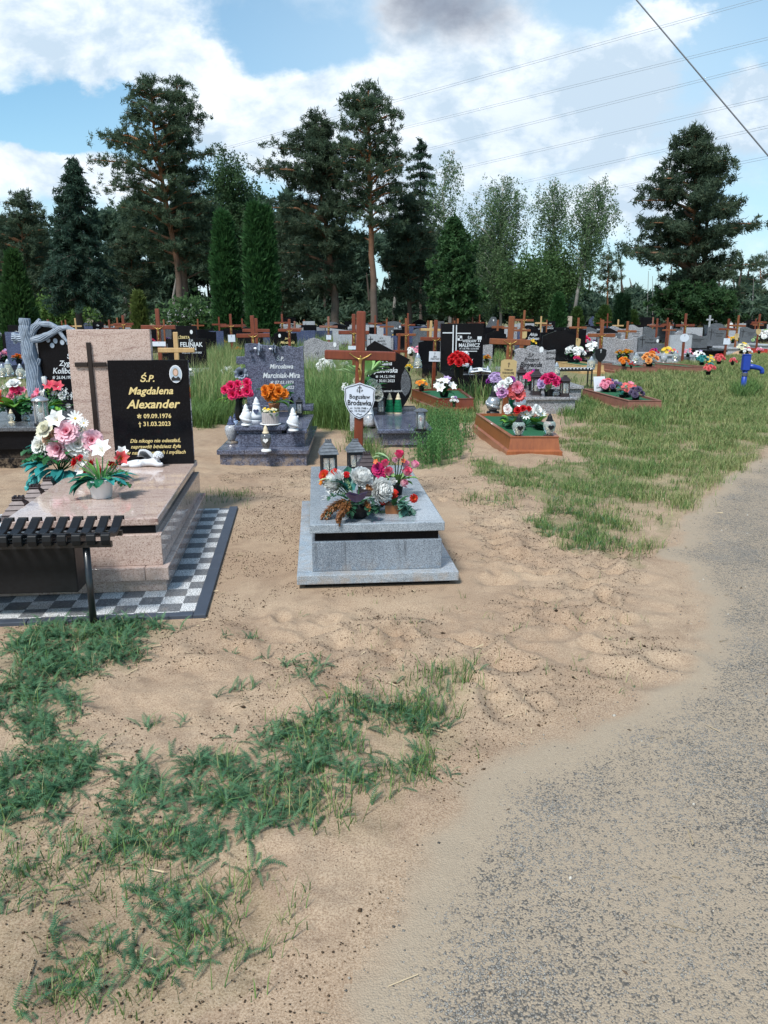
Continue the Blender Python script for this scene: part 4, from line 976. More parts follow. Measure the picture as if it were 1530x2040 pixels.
for ln in [(SPC, c - .02, 1.168, .075, None, .3, .02, 1.0), ('Magdalena', c, 1.07, .082, None, .3, .020, 1.03), ('Alexander', c + .01, .962, .096, None, .3, .022, 1.02), ('✲ 09.09.1976', c + .015, .866, .050, None, 0, .016, 1.0), ('† 31.03.2023', c + .015, .802, .050, None, 0, .016, 1.0),
              ('Dla nikogo nie odeszłaś,', c + .01, .664, .042, None, .3, .014, .98), ('naprawdę będziesz żyła', c + .01, .616, .042, None, .3, .014, .98), ('w naszych sercach i myślach', c + .01, .566, .042, None, .3, .014, .98)]: inscribe(pl, [ln], MAT['gold'], 1.8385)
pt = MB(); pt.prism([(x - .135, z + 1.205) for x, z in sign_outline('oval', .10, .142)], 1.828, 1.8395); po = pt.build('portrait', MAT['white'], pl)
for nm, col, out, y in (('backdrop', (.42, .48, .55), sign_outline('oval', .088, .128), 1.8270),
                        ('hair', (.30, .22, .15), [(x * 1, z + .014) for x, z in sign_outline('oval', .046, .066)], 1.8262),
                        ('face', (.62, .40, .31), [(x, z + .012) for x, z in sign_outline('oval', .030, .046)], 1.8254),
                        ('dress', (.02, .018, .02), [(-.032, -.052), (.032, -.052), (.037, -.036), (.018, -.016), (.006, -.03), (-.006, -.03), (-.018, -.016), (-.037, -.036)], 1.8254)):
    q = MB(); q.prism([(x - .135, z + 1.205) for x, z in out], y, y + .0007); q.build(nm, plain('enamel_' + nm, col, .3, 0, .1), po)
# sleeping angel
an = thing('angel_statue', 'white sleeping angel figurine with raised wing at the foot of the black plaque', 'statue', G(292, 929, .466), 4)
ANG = skin_mesh('figure', [((-.02, .0, .03), (.034, .028)), ((.05, -.005, .036), (.036, .032)), ((.09, -.01, .062), (.022, .02)), ((.100, -.02, .085), (.029, .031)), ((-.09, .0, .03), (.044, .03)), ((-.15, -.01, .022), (.040, .022)), ((-.20, -.012, .012), (.026, .012)),
    ((.10, -.05, .022), .02), ((.14, -.05, .022), .016), ((.125, -.035, .035), .013), ((.11, .03, .03), .018), ((-.06, -.04, .018), .022), ((-.13, -.045, .012), .014)],
    [(0, 1), (1, 2), (2, 3), (0, 4), (4, 5), (5, 6), (1, 7), (7, 8), (8, 9), (1, 10), (0, 11), (11, 12)], 0, 2, MAT['plaster'])
link('figure', ANG, an)
m = MB()
for k in range(9):
    a = .25 + k * .16; L_ = .20 - .007 * abs(k - 5)
    m.petal((.055, .03 - .003 * k, .05), pi - .15, a * .55 + .22, L_ * (.85 - .03 * k), .075, -.5, -.3, n=5, tip=.5); m.petal((.06, .012, .05), pi - .25, a * .5 + .15, L_ * .5, .06, -.5, -.3, n=4, tip=.5)
m.build('wing', MAT['plaster'], an)
m = MB()
for k in range(40):
    a = k * 2.4; z = 1 - 1.2 * (k + .5) / 40; r = sqrt(max(0, 1 - z * z)); m.lathe([(.009, -.006), (.011, 0), (.006, .007)], 6, (.103 + .034 * r * cos(a), -.018 + .036 * r * sin(a) + .006, .086 + .034 * z))
m.build('curls', MAT['plaster'], an, smooth=True)
for i, (u, v, Y, lb) in enumerate(((36, 990, 4.95, 'brown grave lantern with stepped roof closest to the black bench'), (69, 967, 5.32, 'middle one of three brown stepped-roof lanterns beside pink grave'), (95, 952, 5.62, 'brown stepped-roof lantern next to the dark pot of the big bouquet'))):
    p = AT(u, v, Y); zt = p.z
    tiered_lantern(lb, (p.x, Y, .1725), .20 - .008 * i, zt - .1725, 'brownmetal', 'brownmetal', 8, 'brown lanterns beside the pink grave', .42)
bouquet('large bouquet of pink and white carnations with teal leaves in a dark vase', (AT(118, 940, 5.9).x, 5.9, .1725), ('vase', 'brownmetal', .085, .30),
    [('lily', WHITE, WHITE, 115, 838, 15), ('rose', WHITE, CREAM, 94, 858, 15), ('carn', PEACH, PEACH, 98, 872, 13), ('carn', CREAM, WHITE, 83, 889, 18), ('carn', HOT, (.84, .56, .62), 134, 861, 19), ('carn', HOT, (.84, .56, .62), 118, 894, 19), ('carn', CREAM, WHITE, 155, 885, 19),
     ('carn', HOT, (.84, .56, .62), 183, 878, 17), ('daisy', WHITE, WHITE, 150, 834, 12), ('daisy', WHITE, WHITE, 167, 843, 8), ('spray', SAGE, WHITE, 160, 853, 13), ('spray', SAGE, WHITE, 163, 866, 11), ('daisy', LILAC, WHITE, 131, 908, 8), ('spray', WHITE, WHITE, 150, 907, 11), ('spray', WHITE, WHITE, 172, 900, 10), ('rose', PEACH, PEACH, 107, 866, 8)],
    [((-.02, -.03, .36), 'leaf', TEAL, 8, .24, .085, (-.5, .5), (2.6, 4.6), .05), ((.05, -.05, .33), 'leaf', TEAL, 6, .22, .085, (-.6, .3), (4.0, 6.0), .05), ((-.08, -.03, .3), 'branch', TEAL, 4, .25, .05, (-.7, -.1), (2.8, 3.8), .04), ((0, 0, .5), 'leaf', LIME, 3, .2, .06, (1.0, 1.4), (0, 3), .02), ((0, .02, .42), 'branch', GREEN1, 14, .26, .05, (.2, 1.3), (0, 6.28), .05), ((0, 0, .42), 'leaf', GREEN1, 14, .2, .07, (0, 1.2), (0, 6.28), .05), ((-.1, 0, .5), 'leaf', TEAL, 2, .16, .06, (.1, .4), (2.9, 3.3), .02)], Y=5.85, jit=.07)
bouquet('white lilies and red roses in a white plastic pot on pink granite', G(203, 991, .466), ('pot', 'white', .082, .125),
    [('lily', WHITE, WHITE, 205, 899, 16), ('rose', RED, RED, 186, 925, 9), ('calla', WHITE, WHITE, 166, 934, 14), ('calla', WHITE, WHITE, 173, 918, 12), ('rose', RED, RED, 204, 938, 10), ('rose', RED, RED, 222, 930, 9), ('tulip', RED, RED, 238, 921, 10), ('lily', RED, CORAL, 241, 914, 11), ('rose', RED, RED, 153, 922, 10), ('carn', HOT, RED, 160, 912, 6), ('rose', RED, RED, 172, 940, 6), ('lily', WHITE, WHITE, 243, 902, 10), ('spray', WHITE, WHITE, 228, 935, 8), ('spray', WHITE, WHITE, 184, 936, 8), ('spray', WHITE, WHITE, 215, 925, 8)],
    [(None, 'grassy', GREEN2, 12, .19, .018, (.7, 1.4), (0, 6.28), .03, LIME), (None, 'leaf', (.02, .15, .10), 6, .20, .08, (-.15, .35), (2.6, 4.4), .04), (None, 'leaf', (.02, .15, .08), 3, .14, .06, (-.1, .2), (4.4, 5.2), .04), (None, 'leaf', TEAL, 6, .22, .06, (.0, .5), (5.4, 6.9), .04), (None, 'branch', GREEN2, 6, .2, .03, (.2, .9), (5.3, 7.2), .04)], Y=5.62)
# ---- black bench with its storage box
bn = thing('bench', 'black slatted bench with curved slats and storage box beneath, beside pink grave', 'bench', G(187, 1245), 4.5)
xr = .145
for k in range(16):
    x = xr - .027 - k * .0755; m = MB()
    prof = [(-.05, .472), (-.056, .50), (-.052, .528), (-.035, .538), (.0, .530), (.05, .512), (.10, .507), (.15, .516), (.20, .538), (.235, .556), (.26, .553)]
    lo = [(-.03, .472), (-.034, .50), (-.03, .510), (-.02, .513), (.0, .508), (.05, .490), (.10, .485), (.15, .494), (.20, .516), (.235, .534), (.26, .536)]
    n = len(prof); vs = [(x + sx * .024, y, z) for sx in (-1, 1) for y, z in prof] + [(x + sx * .024, y, z) for sx in (-1, 1) for y, z in lo]
    for i in range(n - 1):
        m.f += [[i, i + 1, n + i + 1, n + i], [2 * n + i, 3 * n + i, 3 * n + i + 1, 2 * n + i + 1], [i, 2 * n + i, 2 * n + i + 1, i + 1], [n + i, n + i + 1, 3 * n + i + 1, 3 * n + i]]
    m.f += [[0, n, 3 * n, 2 * n], [n - 1, 3 * n - 1, 4 * n - 1, 2 * n - 1][::-1]]
    m.v = [Vector(p) for p in vs]; m.c = [(1, 1, 1)] * len(vs); m.build('slat', MAT['blackplastic'], bn, bevel=.004)
m = MB(); m.span(xr - 1.2, xr - .002, -.03, -.005, .455, .484); m.span(xr - 1.2, xr - .002, .19, .215, .455, .484); m.build('seat_rail', MAT['blackmetal'], bn)
for x in (0, -1.0):
    m = MB(); m.tube([(x, 0, -.1), (x, 0, .455)], .019, 14); m.build('leg', MAT['blackmetal'], bn, smooth=True)
block(bn, 'storage_box', 'blackplastic', -1.15, -.09, .08, .36, .165, .449, .006)
# ---- blue-grey grave with carved roses
RY = 8.75
mg = thing('grave', 'blue-grey granite grave with carved roses on its stepped headstone', 'grave', (-1.9, RY, 0), 2)
block(mg, 'plinth', 'blue', .0, 1.0, .03, 1.95, -.1, .11)
m = MB(); m.span(-.03, .29, 0, 2.0, .1105, .165); m.span(.292, 1.03, 0, 2.0, .1105, .165); m.build('ledge', MAT['blue'], mg, bevel=.006)
block(mg, 'body', 'blue', .19, .97, .24, 1.85, .1655, .318)
block(mg, 'body', 'blue', .19, .70, .25, 1.85, .3185, .358)
block(mg, 'cover_slab', 'blue', .15, .755, .20, 1.62, .3585, .42, .014)
block(mg, 'cover_slab', 'blue', .757, 1.0, .23, 1.72, .319, .366, .01)
block(mg, 'headstone_base', 'blue', .05, 1.0, 1.63, 1.85, .4205, .50, .01)
hz = lambda v: 1.282 - (v - 690) * .00664
hx = lambda u: -.018 + (u - 478) * .00668
out = [(478, 725), (479, 711), (496, 711), (497, 686), (512, 685), (545, 690), (553, 689), (560, 691), (566, 694), (572, 691), (580, 689.5), (590, 692), (600, 693.5), (608, 691), (613, 690), (614, 809), (497, 809), (496, 727)]
m = MB(); m.prism([(hx(u), hz(v)) for u, v in out], 1.68, 1.76); hd = m.build('headstone', MAT['blue'], mg, bevel=.006)
inscribe(hd, [(SPC, hx(566), hz(716), .075, None, .2, .012, .9), ('Mirosława', hx(568), hz(731), .085, None, .25, .012, .9), ('Marciniak-Mira', hx(567), hz(749), .098, None, .25, .014, .84), ('✲ 07.03.1973', hx(568), hz(763), .06, None, .2, .01, .95), ('† 10.11.2022', hx(570), hz(773), .06, None, .2, .01, .95)], MAT['silver'], 1.679)
for u, v, r in ((520, 695, .078), (550, 696, .074), (488, 744, .085)):
    fm = flower('rose', (.035, .045, .07), (.30, .34, .42)).copy(); fm.materials.clear(); fm.materials.append(MAT['rosestone'])  # dark petal roots and pale edges put relief shading into the stone colour
    link('carved_rose', fm, hd, loc=(hx(u), 1.65, hz(v)), rot=(pi / 2 + .1, 0, random.uniform(0, 3)), scale=r)
m = MB()
for (u, v) in ((505, 700), (510, 708), (535, 700), (487, 728), (493, 757), (484, 760), (563, 692)):
    m.petal((hx(u), 1.672, hz(v)), random.uniform(0, 6.28), .1, .07, .05, 0, -.3); 
m.build('carved_leaves', MAT['carve'], hd)
P_ = lambda u, v, z: G(u, v, z)
bouquet('hot pink roses in a dark vase left of the carved blue-grey headstone', P_(478, 838, .17), ('vase', 'blackplastic', .075, .34),
    [('rose', HOT, HOT, 449, 777, 7), ('rose', HOT, HOT, 461, 770, 8), ('rose', HOT, HOT, 474, 766, 7), ('rose', HOT, HOT, 492, 763, 7), ('rose', HOT, HOT, 464, 786, 8), ('rose', HOT, HOT, 478, 783, 8), ('rose', HOT, HOT, 492, 780, 9), ('rose', HOT, HOT, 494, 771, 5), ('rose', HOT, HOT, 499, 785, 5), ('spray', WHITE, WHITE, 483, 774, 7), ('spray', WHITE, WHITE, 468, 777, 7)],
    [(None, 'leaf', GREEN2, 9, .28, .07, (-.1, .5), (0, 6.28), .04, LIME), (None, 'branch', GREEN3, 10, .25, .05, (.4, 1.3), (0, 6.28), .04), ((-.05, -.02, .33), 'leaf', LIME, 2, .36, .06, (.1, .3), (3.0, 3.5), .02)], Y=9.5)
bouquet('orange roses with broad green leaves in a brown heart pot', P_(547, 828, .42), ('pot', 'terra', .07, .16),
    [('rose', ORANGE, ORANGE, u, v, r) for u, v, r in ((528, 775, 6), (541, 774, 7), (554, 774, 7), (530, 784, 7), (537, 790, 8), (548, 789, 8), (555, 781, 8), (564, 785, 8), (545, 781, 5))] + [('spray', WHITE, WHITE, 546, 778, 6)],
    [((0, .02, .2), 'leaf', GREEN2, 12, .36, .12, (.4, 1.2), (.2, 3.0), .03), (None, 'leaf', LIME, 4, .26, .05, (.2, .5), (5.6, 7), .03), (None, 'grassy', GREEN2, 10, .3, .02, (.4, 1.2), (0, 6.28), .03)], Y=9.7)
def px_candle(lb, u, v0, v1, rpx, z, **k):
    b = G(u, v0, z); h = AT(u, v1, b.y).z - z
    return jar_candle(lb, b, rpx * b.y / F, h, **k)
px_candle('white frilled candle jar at the near corner of the blue-grey slab', 491, 847, 805, 11, .42, bodym='plaster', lidm='white', basem='white', shape='globe', frill='plaster')
px_candle('white house-shaped lantern with dark heart between roses and basket', 512, 839, 791, 12, .42, bodym='plaster', lidm='plaster', basem='plaster', shape='bell', plate='indigo')
px_candle('white candle jar on the lower step of the blue-grey slab', 584.5, 858, 812, 11, .366, bodym='plaster', lidm='white', basem='white', shape='globe', frill='plaster')
px_candle('dark-lidded clear glass candle under the carved headstone', 582, 832, 791, 9, .366, bodym='glass', lidm='blackplastic')
b = G(597, 829, .366); tiered_lantern('slim square glass lantern at the edge of the blue-grey headstone', b, .10, .24, 'blackmetal', 'blackmetal', 2, roof_frac=.2, tiers=2)
px_candle('dark urn candle with a white heart on the front ledge', 530.6, 899, 847, 11, .165, bodym='steel', lidm='cream', basem='white', shape='urn', plate='white')
px_candle('stout grey urn candle at the outer corner of the blue-grey ledge', 462, 883, 829, 13, .165, bodym='pale', lidm='indigo', basem='steel', shape='urn')
px_candle('small blue glass candle tucked behind the stout urn', 469, 866, 824, 7, .165, bodym='iglass', lidm='indigo', shape='cyl')
bk = thing('flower_basket', 'pale slatted basket of yellow and white pansies on a saucer', 'basket', G(539, 846, .42), 0)
m = MB(); m.lathe([(.10, 0), (.125, .012), (.12, .02), (.09, .014)], 24); m.build('saucer', MAT['white'], bk)
m = MB()
for k in range(26):
    a = 2 * pi * k / 26; m.M = Matrix.Translation((.095 * cos(a), .095 * sin(a), .085)) @ Matrix.Rotation(a, 4, 'Z'); m.box((0, 0, 0), (.008, .02, .13), .002)
m.M = Matrix.Identity(4); m.build('slat_side', plain('weathered_slat', (.40, .36, .35), .8, 0, .3, 30), bk)
m = MB(); m.lathe([(.088, .02), (.09, .125)], 20); m.build('liner', MAT['concrete'], bk)
st = MB(); leafset(st, (0, 0, .13), 'leaf', GREEN2, 40, .06, .03, (.2, 1.4), (0, 6.28), .07); st.build('foliage', MAT['leaf'], bk)
for k in range(22):
    a = k * 2.4; r = .085 * sqrt((k + .5) / 22); p = Vector((r * cos(a), r * sin(a), .165 + random.uniform(-.02, .03)))
    link('blossom', flower('small', YEL if k % 3 == 0 else CREAM), bk, loc=p, rot=facing(p, Vector((0, 0, .08)), .6), scale=.022)
# ---- dark grave with branch cross
ZY = 8.55
zg = thing('grave', 'dark granite grave whose headstone carries a cross carved as gnarled tree branches', 'grave', (-3.94, ZY, 0), 4)
block(zg, 'plinth', 'black', -1.9, 0, .06, 2.3, -.1, .10)
block(zg, 'body', 'black', -1.9, -.03, .09, 2.25, .1005, .20)
block(zg, 'body', 'black', -1.86, .04, .05, 2.25, .2005, .41)
block(zg, 'cover_slab', 'steel', -1.95, .10, 0, 1.5, .4105, .465, .012)
block(zg, 'headstone_base', 'steel', -1.8, .62, 1.55, 1.95, .30, .47, .006)
block(zg, 'plinth', 'black', .02, .62, .6, 2.25, -.1, .29)
ty = 10.25 - ZY
zx = lambda u: AT(u, 700, 10.25).x + 3.94 + ty * sin(radians(4)); zz = lambda v: AT(100, v, 10.25).z
out = [(78, 850), (78, 660), (85, 650), (100, 643), (118, 648), (128, 655), (140, 652), (158, 660), (175, 672), (215, 690), (240, 720), (240, 850)]
m = MB(); m.prism([(zx(u), zz(v)) for u, v in out], ty, ty + .12); hd = m.build('headstone', MAT['black'], zg, bevel=.006)
inscribe(hd, [(SPC, zx(142), zz(710), .085, None, .2, .014, .95), ('Zygmunt', zx(116), zz(724), .094, 'LEFT', .25, .014, .95), ('Kolibczyński', zx(102), zz(739), .104, 'LEFT', .25, .016, .86), ('✲ 26.04.1950  † 15.04.2022', zx(100), zz(752), .058, 'LEFT', .2, .01, .86)], MAT['silver'], ty - .002)
m = MB(); ml = MB(); random.seed(4)
def limb(pts, r0, r1, n=5):
    P3 = [Vector((zx(u), ty - .03, zz(v))) for u, v in pts]; k = len(P3)
    q = []; rr = []
    for i in range(k - 1):
        for s in range(4):
            f = s / 4; q.append(P3[i].lerp(P3[i + 1], f)); rr.append((r0 + (r1 - r0) * (i + f) / (k - 1)) * random.uniform(.93, 1.08))
    q.append(P3[-1]); rr.append(r1); m.tube(q, rr, 10)
    for g in range(n):                                        # bark ridges
        off = (g / max(1, n - 1) - .5) * 1.5
        w = []
        for i, p in enumerate(q):
            d = (q[min(i + 1, len(q) - 1)] - q[max(i - 1, 0)]).normalized(); sd_ = Vector((-d.z, 0, d.x)); o_ = off + .12 * sin(i * .9 + g)
            w.append(p + sd_ * rr[i] * o_ + Vector((0, -rr[i] * sqrt(max(.05, 1 - min(.95, o_ * o_))) - .002, 0)))
        ml.tube(w, .005, 4)
limb([(72, 846), (70, 800), (68, 765), (66, 730), (63, 700), (61, 672), (60, 652), (61, 634)], .12, .066, 7)
limb([(64, 678), (52, 675), (42, 672), (35, 670)], .05, .055, 5); limb([(38, 671), (36, 662)], .035, .02, 3); limb([(40, 676), (37, 684)], .03, .015, 3)
limb([(66, 678), (88, 674), (108, 665), (125, 655), (140, 652), (158, 661), (172, 676)], .055, .02, 5)
limb([(70, 668), (78, 652), (90, 645), (108, 646), (120, 652), (130, 668), (138, 680)], .05, .018, 5)
limb([(60, 640), (50, 640)], .045, .02, 3); limb([(82, 646), (90, 636)], .03, .02, 3)
limb([(67, 740), (58, 720), (51, 707)], .06, .032, 4); limb([(70, 735), (77, 720), (81, 714)], .05, .022, 3); limb([(70, 785), (82, 760), (90, 750)], .05, .02, 3); limb([(66, 800), (56, 775), (52, 768)], .05, .02, 3)
for u, v in ((100, 677), (107, 688), (114, 679), (127, 682), (139, 683), (151, 682)):
    ml.prism([(zx(u) + .028 * cos(a), zz(v) + .034 * sin(a)) for a in [2 * pi * i / 10 for i in range(10)]], ty - .012, ty - .004)
bc = m.build('branch_cross', MAT['carve'], hd, smooth=True); ml.build('bark_lines', MAT['carvel'], bc)
ZB = .465
bouquet('bouquet of pink lilies, white roses and tulips beside the silver lantern', G(92, 838, ZB), ('pot', 'blackplastic', .07, .14),
    [('tulip', WHITE, WHITE, 90, 764, 9), ('rose', WHITE, WHITE, 87, 788, 10), ('lily', HOT, PINK, 77, 782, 7), ('carn', HOT, PINK, 72, 795, 10), ('carn', MAG, PINK, 76, 801, 9), ('lily', HOT, CORAL, 100, 770, 9), ('lily', HOT, CORAL, 115, 772, 9), ('rose', WHITE, WHITE, 122, 790, 7), ('tulip', WHITE, WHITE, 150, 805, 8), ('spray', WHITE, WHITE, 128, 782, 8), ('spray', WHITE, WHITE, 138, 790, 8), ('daisy', WHITE, WHITE, 108, 784, 5), ('daisy', WHITE, WHITE, 136, 808, 4), ('spray', LIME, LIME, 100, 783, 9), ('spray', WHITE, WHITE, 120, 776, 6)],
    [(None, 'leaf', LIME, 6, .26, .12, (.1, .8), (-.8, .8), .03), (None, 'leaf', (.03, .2, .13), 5, .2, .12, (-.2, .4), (4.6, 6.4), .04), (None, 'branch', GREEN2, 10, .22, .045, (.2, 1.3), (0, 6.28), .04)], Y=9.2)
bouquet('mixed white, pink and orange bouquet in a black pot near the picture edge', G(32, 838, ZB), ('pot', 'blackplastic', .09, .16),
    [('rose', WHITE, WHITE, 28, 768, 10), ('rose', WHITE, WHITE, 32, 798, 10), ('rose', WHITE, WHITE, 47, 803, 9), ('carn', CORAL, HOT, 30, 776, 8), ('carn', MAG, PINK, 23, 790, 9), ('lily', HOT, PINK, 45, 778, 6), ('lily', HOT, MAG, 37, 783, 7), ('rose', ORANGE, CORAL, 3, 788, 9), ('carn', CORAL, ORANGE, 4, 801, 8), ('rose', PALEG, PALEG, 17, 802, 9), ('spray', WHITE, WHITE, 12, 776, 8)],
    [(None, 'leaf', LIME, 6, .3, .12, (.3, 1.2), (0, 6.28), .04), (None, 'leaf', GREEN1, 16, .24, .09, (-.2, 1.2), (0, 6.28), .05), (None, 'branch', GREEN2, 8, .25, .05, (.2, 1.2), (0, 6.28), .05)], Y=9.3)
cyl_lantern('silver lantern with an oval window on the dark branch-carved grave', G(85, 848, ZB), .078, .33, 'chrome', 'brass')
px_candle('small cream candle with clear glass in front of the black flower pot', 24, 842, 815, 7, ZB, bodym='glass', lidm='cream', basem='cream', shape='egg')
px_candle('clear glass jar on the polished dark slab left of the silver lantern', 51, 838, 820, 8, ZB, bodym='glass', lidm='glass', basem='glass', shape='cyl')
# ---- grave behind the cross with a kite-shaped black stone
hg = thing('grave', 'grey grave with a pointed asymmetrical black headstone behind the varnished cross', 'grave', (-.06, 9.72, 0), 3)
block(hg, 'plinth', 'steel', -.33, .10, .45, 2.5, -.1, .10, .006); block(hg, 'plinth', 'steel', .02, .66, .12, 2.5, -.1, .045, .006)
block(hg, 'side_wall', 'pale', -.36, -.25, 1.0, 2.4, .1005, .30, .004)
block(hg, 'body', 'blue', .05, .63, .1, 2.3, .0455, .20)
block(hg, 'cover_slab', 'blue', -.02, .70, .04, 1.98, .2005, .262, .018)
block(hg, 'headstone_base', 'steel', -.2, .66, 1.99, 2.3, .2005, .31, .008)
hy = 2.08; YH = 9.72 + hy
kx = lambda u: AT(u, 740, YH).x + .06 + hy * sin(radians(3)); kz = lambda v: AT(765, v, YH).z
out = [(735, 812), (731, 760), (730, 692), (747, 679), (817, 716.5), (806, 732), (815, 744), (820, 757), (821.5, 770), (819, 784), (812, 798), (803, 812)]
m = MB(); m.prism([(kx(u), kz(v)) for u, v in out], hy, hy + .08); hd = m.build('headstone', MAT['black'], hg, bevel=.004)
out = [(807, 735), (801, 746), (798.5, 760), (799, 773), (803, 784), (808, 790), (815, 782), (819, 770), (818, 757), (813, 745)]
m = MB(); m.prism([(kx(u), kz(v)) for u, v in out], hy - .004, hy - .001); m.build('leaf_inlay', MAT['steel'], hd)
m = MB(); m.prism([(kx(733.5), kz(750)), (kx(735), kz(750)), (kx(735), kz(720)), (kx(742), kz(720)), (kx(742), kz(718.5)), (kx(733.5), kz(718.5))], hy - .004, hy - .001); m.build('inlay_line', MAT['silver'], hd)
inscribe(hd, [('Halina', kx(768), kz(724), .085, None, .25, .016, .9), ('Jasłowska', kx(769), kz(738), .105, None, .25, .02, .86), ('✲ 14.12.1941', kx(768), kz(750.5), .058, None, 0, .012, .95), ('† 30.01.2023', kx(768), kz(759), .058, None, 0, .012, .95), ('w sercach naszych', kx(780), kz(779), .05, None, .1, .008, .9)], MAT['silver'], hy - .0015)
for u, lb in ((776, 'green ribbed glass candle nearer the varnished cross'), (793, 'green ribbed glass candle nearer the leaf-shaped inlay')):
    px_candle(lb, u, 824, 783, 9, .262, bodym='gglass', lidm='cream', basem='cream', shape='ribbed', group='green candles on the grey slab')
b = G(838, 858, .262); cyl_lantern('grey cylinder lantern with a red-tipped candle on the grey slab', b, .075, AT(838, 813, b.y).z - .262, 'steel', 'red')
px_candle('pale frosted candle jar behind the white shield sign', 735, 853, 812, 13, .10, bodym='pale', lidm='white', shape='bell')
b = G(759, 826, .262); tiered_lantern('small dark lantern beside the green candles', b, .13, .30, 'blackmetal', 'blackmetal', 2, roof_frac=.2, tiers=2)
bouquet('white hydrangeas with long green leaves half hidden by the varnished cross', (AT(733, 830, 11.2).x, 11.2, .1), ('vase', 'white', .09, .40),
    [('pom', CREAM, WHITE, 747, 775, 12), ('pom', CREAM, WHITE, 706, 775, 9), ('pom', PALEG, WHITE, 741, 765, 9), ('pom', CREAM, WHITE, 752, 788, 9), ('pom', CREAM, WHITE, 700, 785, 7), ('spray', WHITE, WHITE, 690, 772, 9), ('pom', CREAM, CREAM, 712, 759, 7)],
    [((0, 0, .75), 'leaf', PALEG, 12, .42, .13, (.2, 1.2), (0, 6.28), .05, LIME), ((-.1, 0, .7), 'leaf', PALEG, 4, .42, .11, (.5, 1.3), (2.4, 3.6), .03), ((0, 0, .5), 'leaf', GREEN2, 14, .35, .11, (-.2, 1.2), (0, 6.28), .05)], Y=11.2)
# ---- timber grave with green felt
wood_box('red-brown timber grave surround filled with bright green felt', (1.805, 9.16, .02), 0, .55, .84, 2.25, .245, 'boxwood', 'turf', .042)
cross('orange-brown wooden cross with gold figure and gold hexagonal sign at green felt grave', (AT(1004, 820, 11.5).x, 11.5, 0), 3, 1.665, .605, 1.30, .086, .05, 'wood2', True,
      ('hex', .90, .235, .30, 'tansign', [('TOMASZ', 0, -.0, .032, 0, .008, 1), ('KOŁODZIEJ', 0, -.045, .042, 0, .014, .8), ('†', 0, .08, .08, 0, .01, 1), ('ż y ł  57 lat', 0, -.09, .026, 0, .004, 1)]), lean=2.2)
ZK = .24
px_candle('round lantern covered in silver rosettes at the head of green felt grave', 982, 823, 774, 14, ZK, bodym='chrome', lidm='blackplastic', shape='globe', frill='chrome')
px_candle('silver rosette lantern hidden behind the coral roses', 1035, 823, 776, 13, ZK, bodym='chrome', lidm='blackplastic', shape='globe', frill='chrome')
px_candle('clear heart-plated urn candle at the foot corner, left of its twin', 1032.5, 871, 826, 13, ZK, plate='blackplastic', group='heart urn candles on the green felt')
px_candle('clear heart-plated urn candle at the foot corner nearest the lawn', 1093.5, 870, 824, 12.5, ZK, plate='blackplastic', group='heart urn candles on the green felt')
bouquet('glass vase of lilac and coral roses by the orange-brown cross', G(1019, 822, ZK), ('vase', 'gglass', .07, .20),
    [('rose', LILAC, (.6, .25, .5), 1001, 781, 9), ('rose', CORAL, CORAL, 1031, 786, 11), ('carn', WHITE, WHITE, 1002, 768, 8), ('rose', WHITE, WHITE, 994, 774, 7), ('carn', HOT, PINK, 1030, 772, 10), ('carn', CORAL, CORAL, 1018, 782, 8), ('carn', MAG, CORAL, 1022, 775, 7), ('rose', WHITE, WHITE, 1013, 760, 6), ('carn', PURP, PURP, 1020, 756, 5)],
    [(None, 'grassy', GREEN2, 14, .26, .015, (.8, 1.5), (0, 6.28), .02), (None, 'leaf', GREEN1, 8, .2, .05, (.3, 1.3), (0, 6.28), .03)], Y=11.0)
bouquet('low wreath of white anemones, red roses and broad leaves on green felt', G(1045, 850, ZK), None,
    [('rose', WHITE, WHITE, 1068, 818, 9), ('daisy', WHITE, WHITE, 1047, 826, 9), ('rose', RED, RED, 1042, 815, 6), ('rose', RED, RED, 1032, 818, 6), ('rose', RED, WHITE, 1011, 813, 6), ('carn', CORAL, WHITE, 1012, 817, 7), ('rose', RED, RED, 1053, 815, 5), ('daisy', WHITE, WHITE, 1080, 824, 7), ('carn', WHITE, WHITE, 1056, 820, 8), ('spray', WHITE, WHITE, 1072, 826, 7)],
    [((-.18, 0, .05), 'leaf', LIME, 7, .16, .14, (.4, 1.1), (2.6, 6.0), .04), ((.15, 0, .05), 'leaf', LIME, 7, .15, .13, (.4, 1.1), (3.4, 6.6), .05), ((0, 0, .02), 'leaf', GREEN3, 26, .26, .10, (-.05, .5), (0, 6.28), .16), ((0, 0, .03), 'leaf', PALEG, 6, .3, .06, (.1, .4), (5.2, 7), .06), ((0, .05, .03), 'leaf', PALEG, 3, .3, .06, (.1, .3), (2.6, 3.4), .06)], Y=10.15)
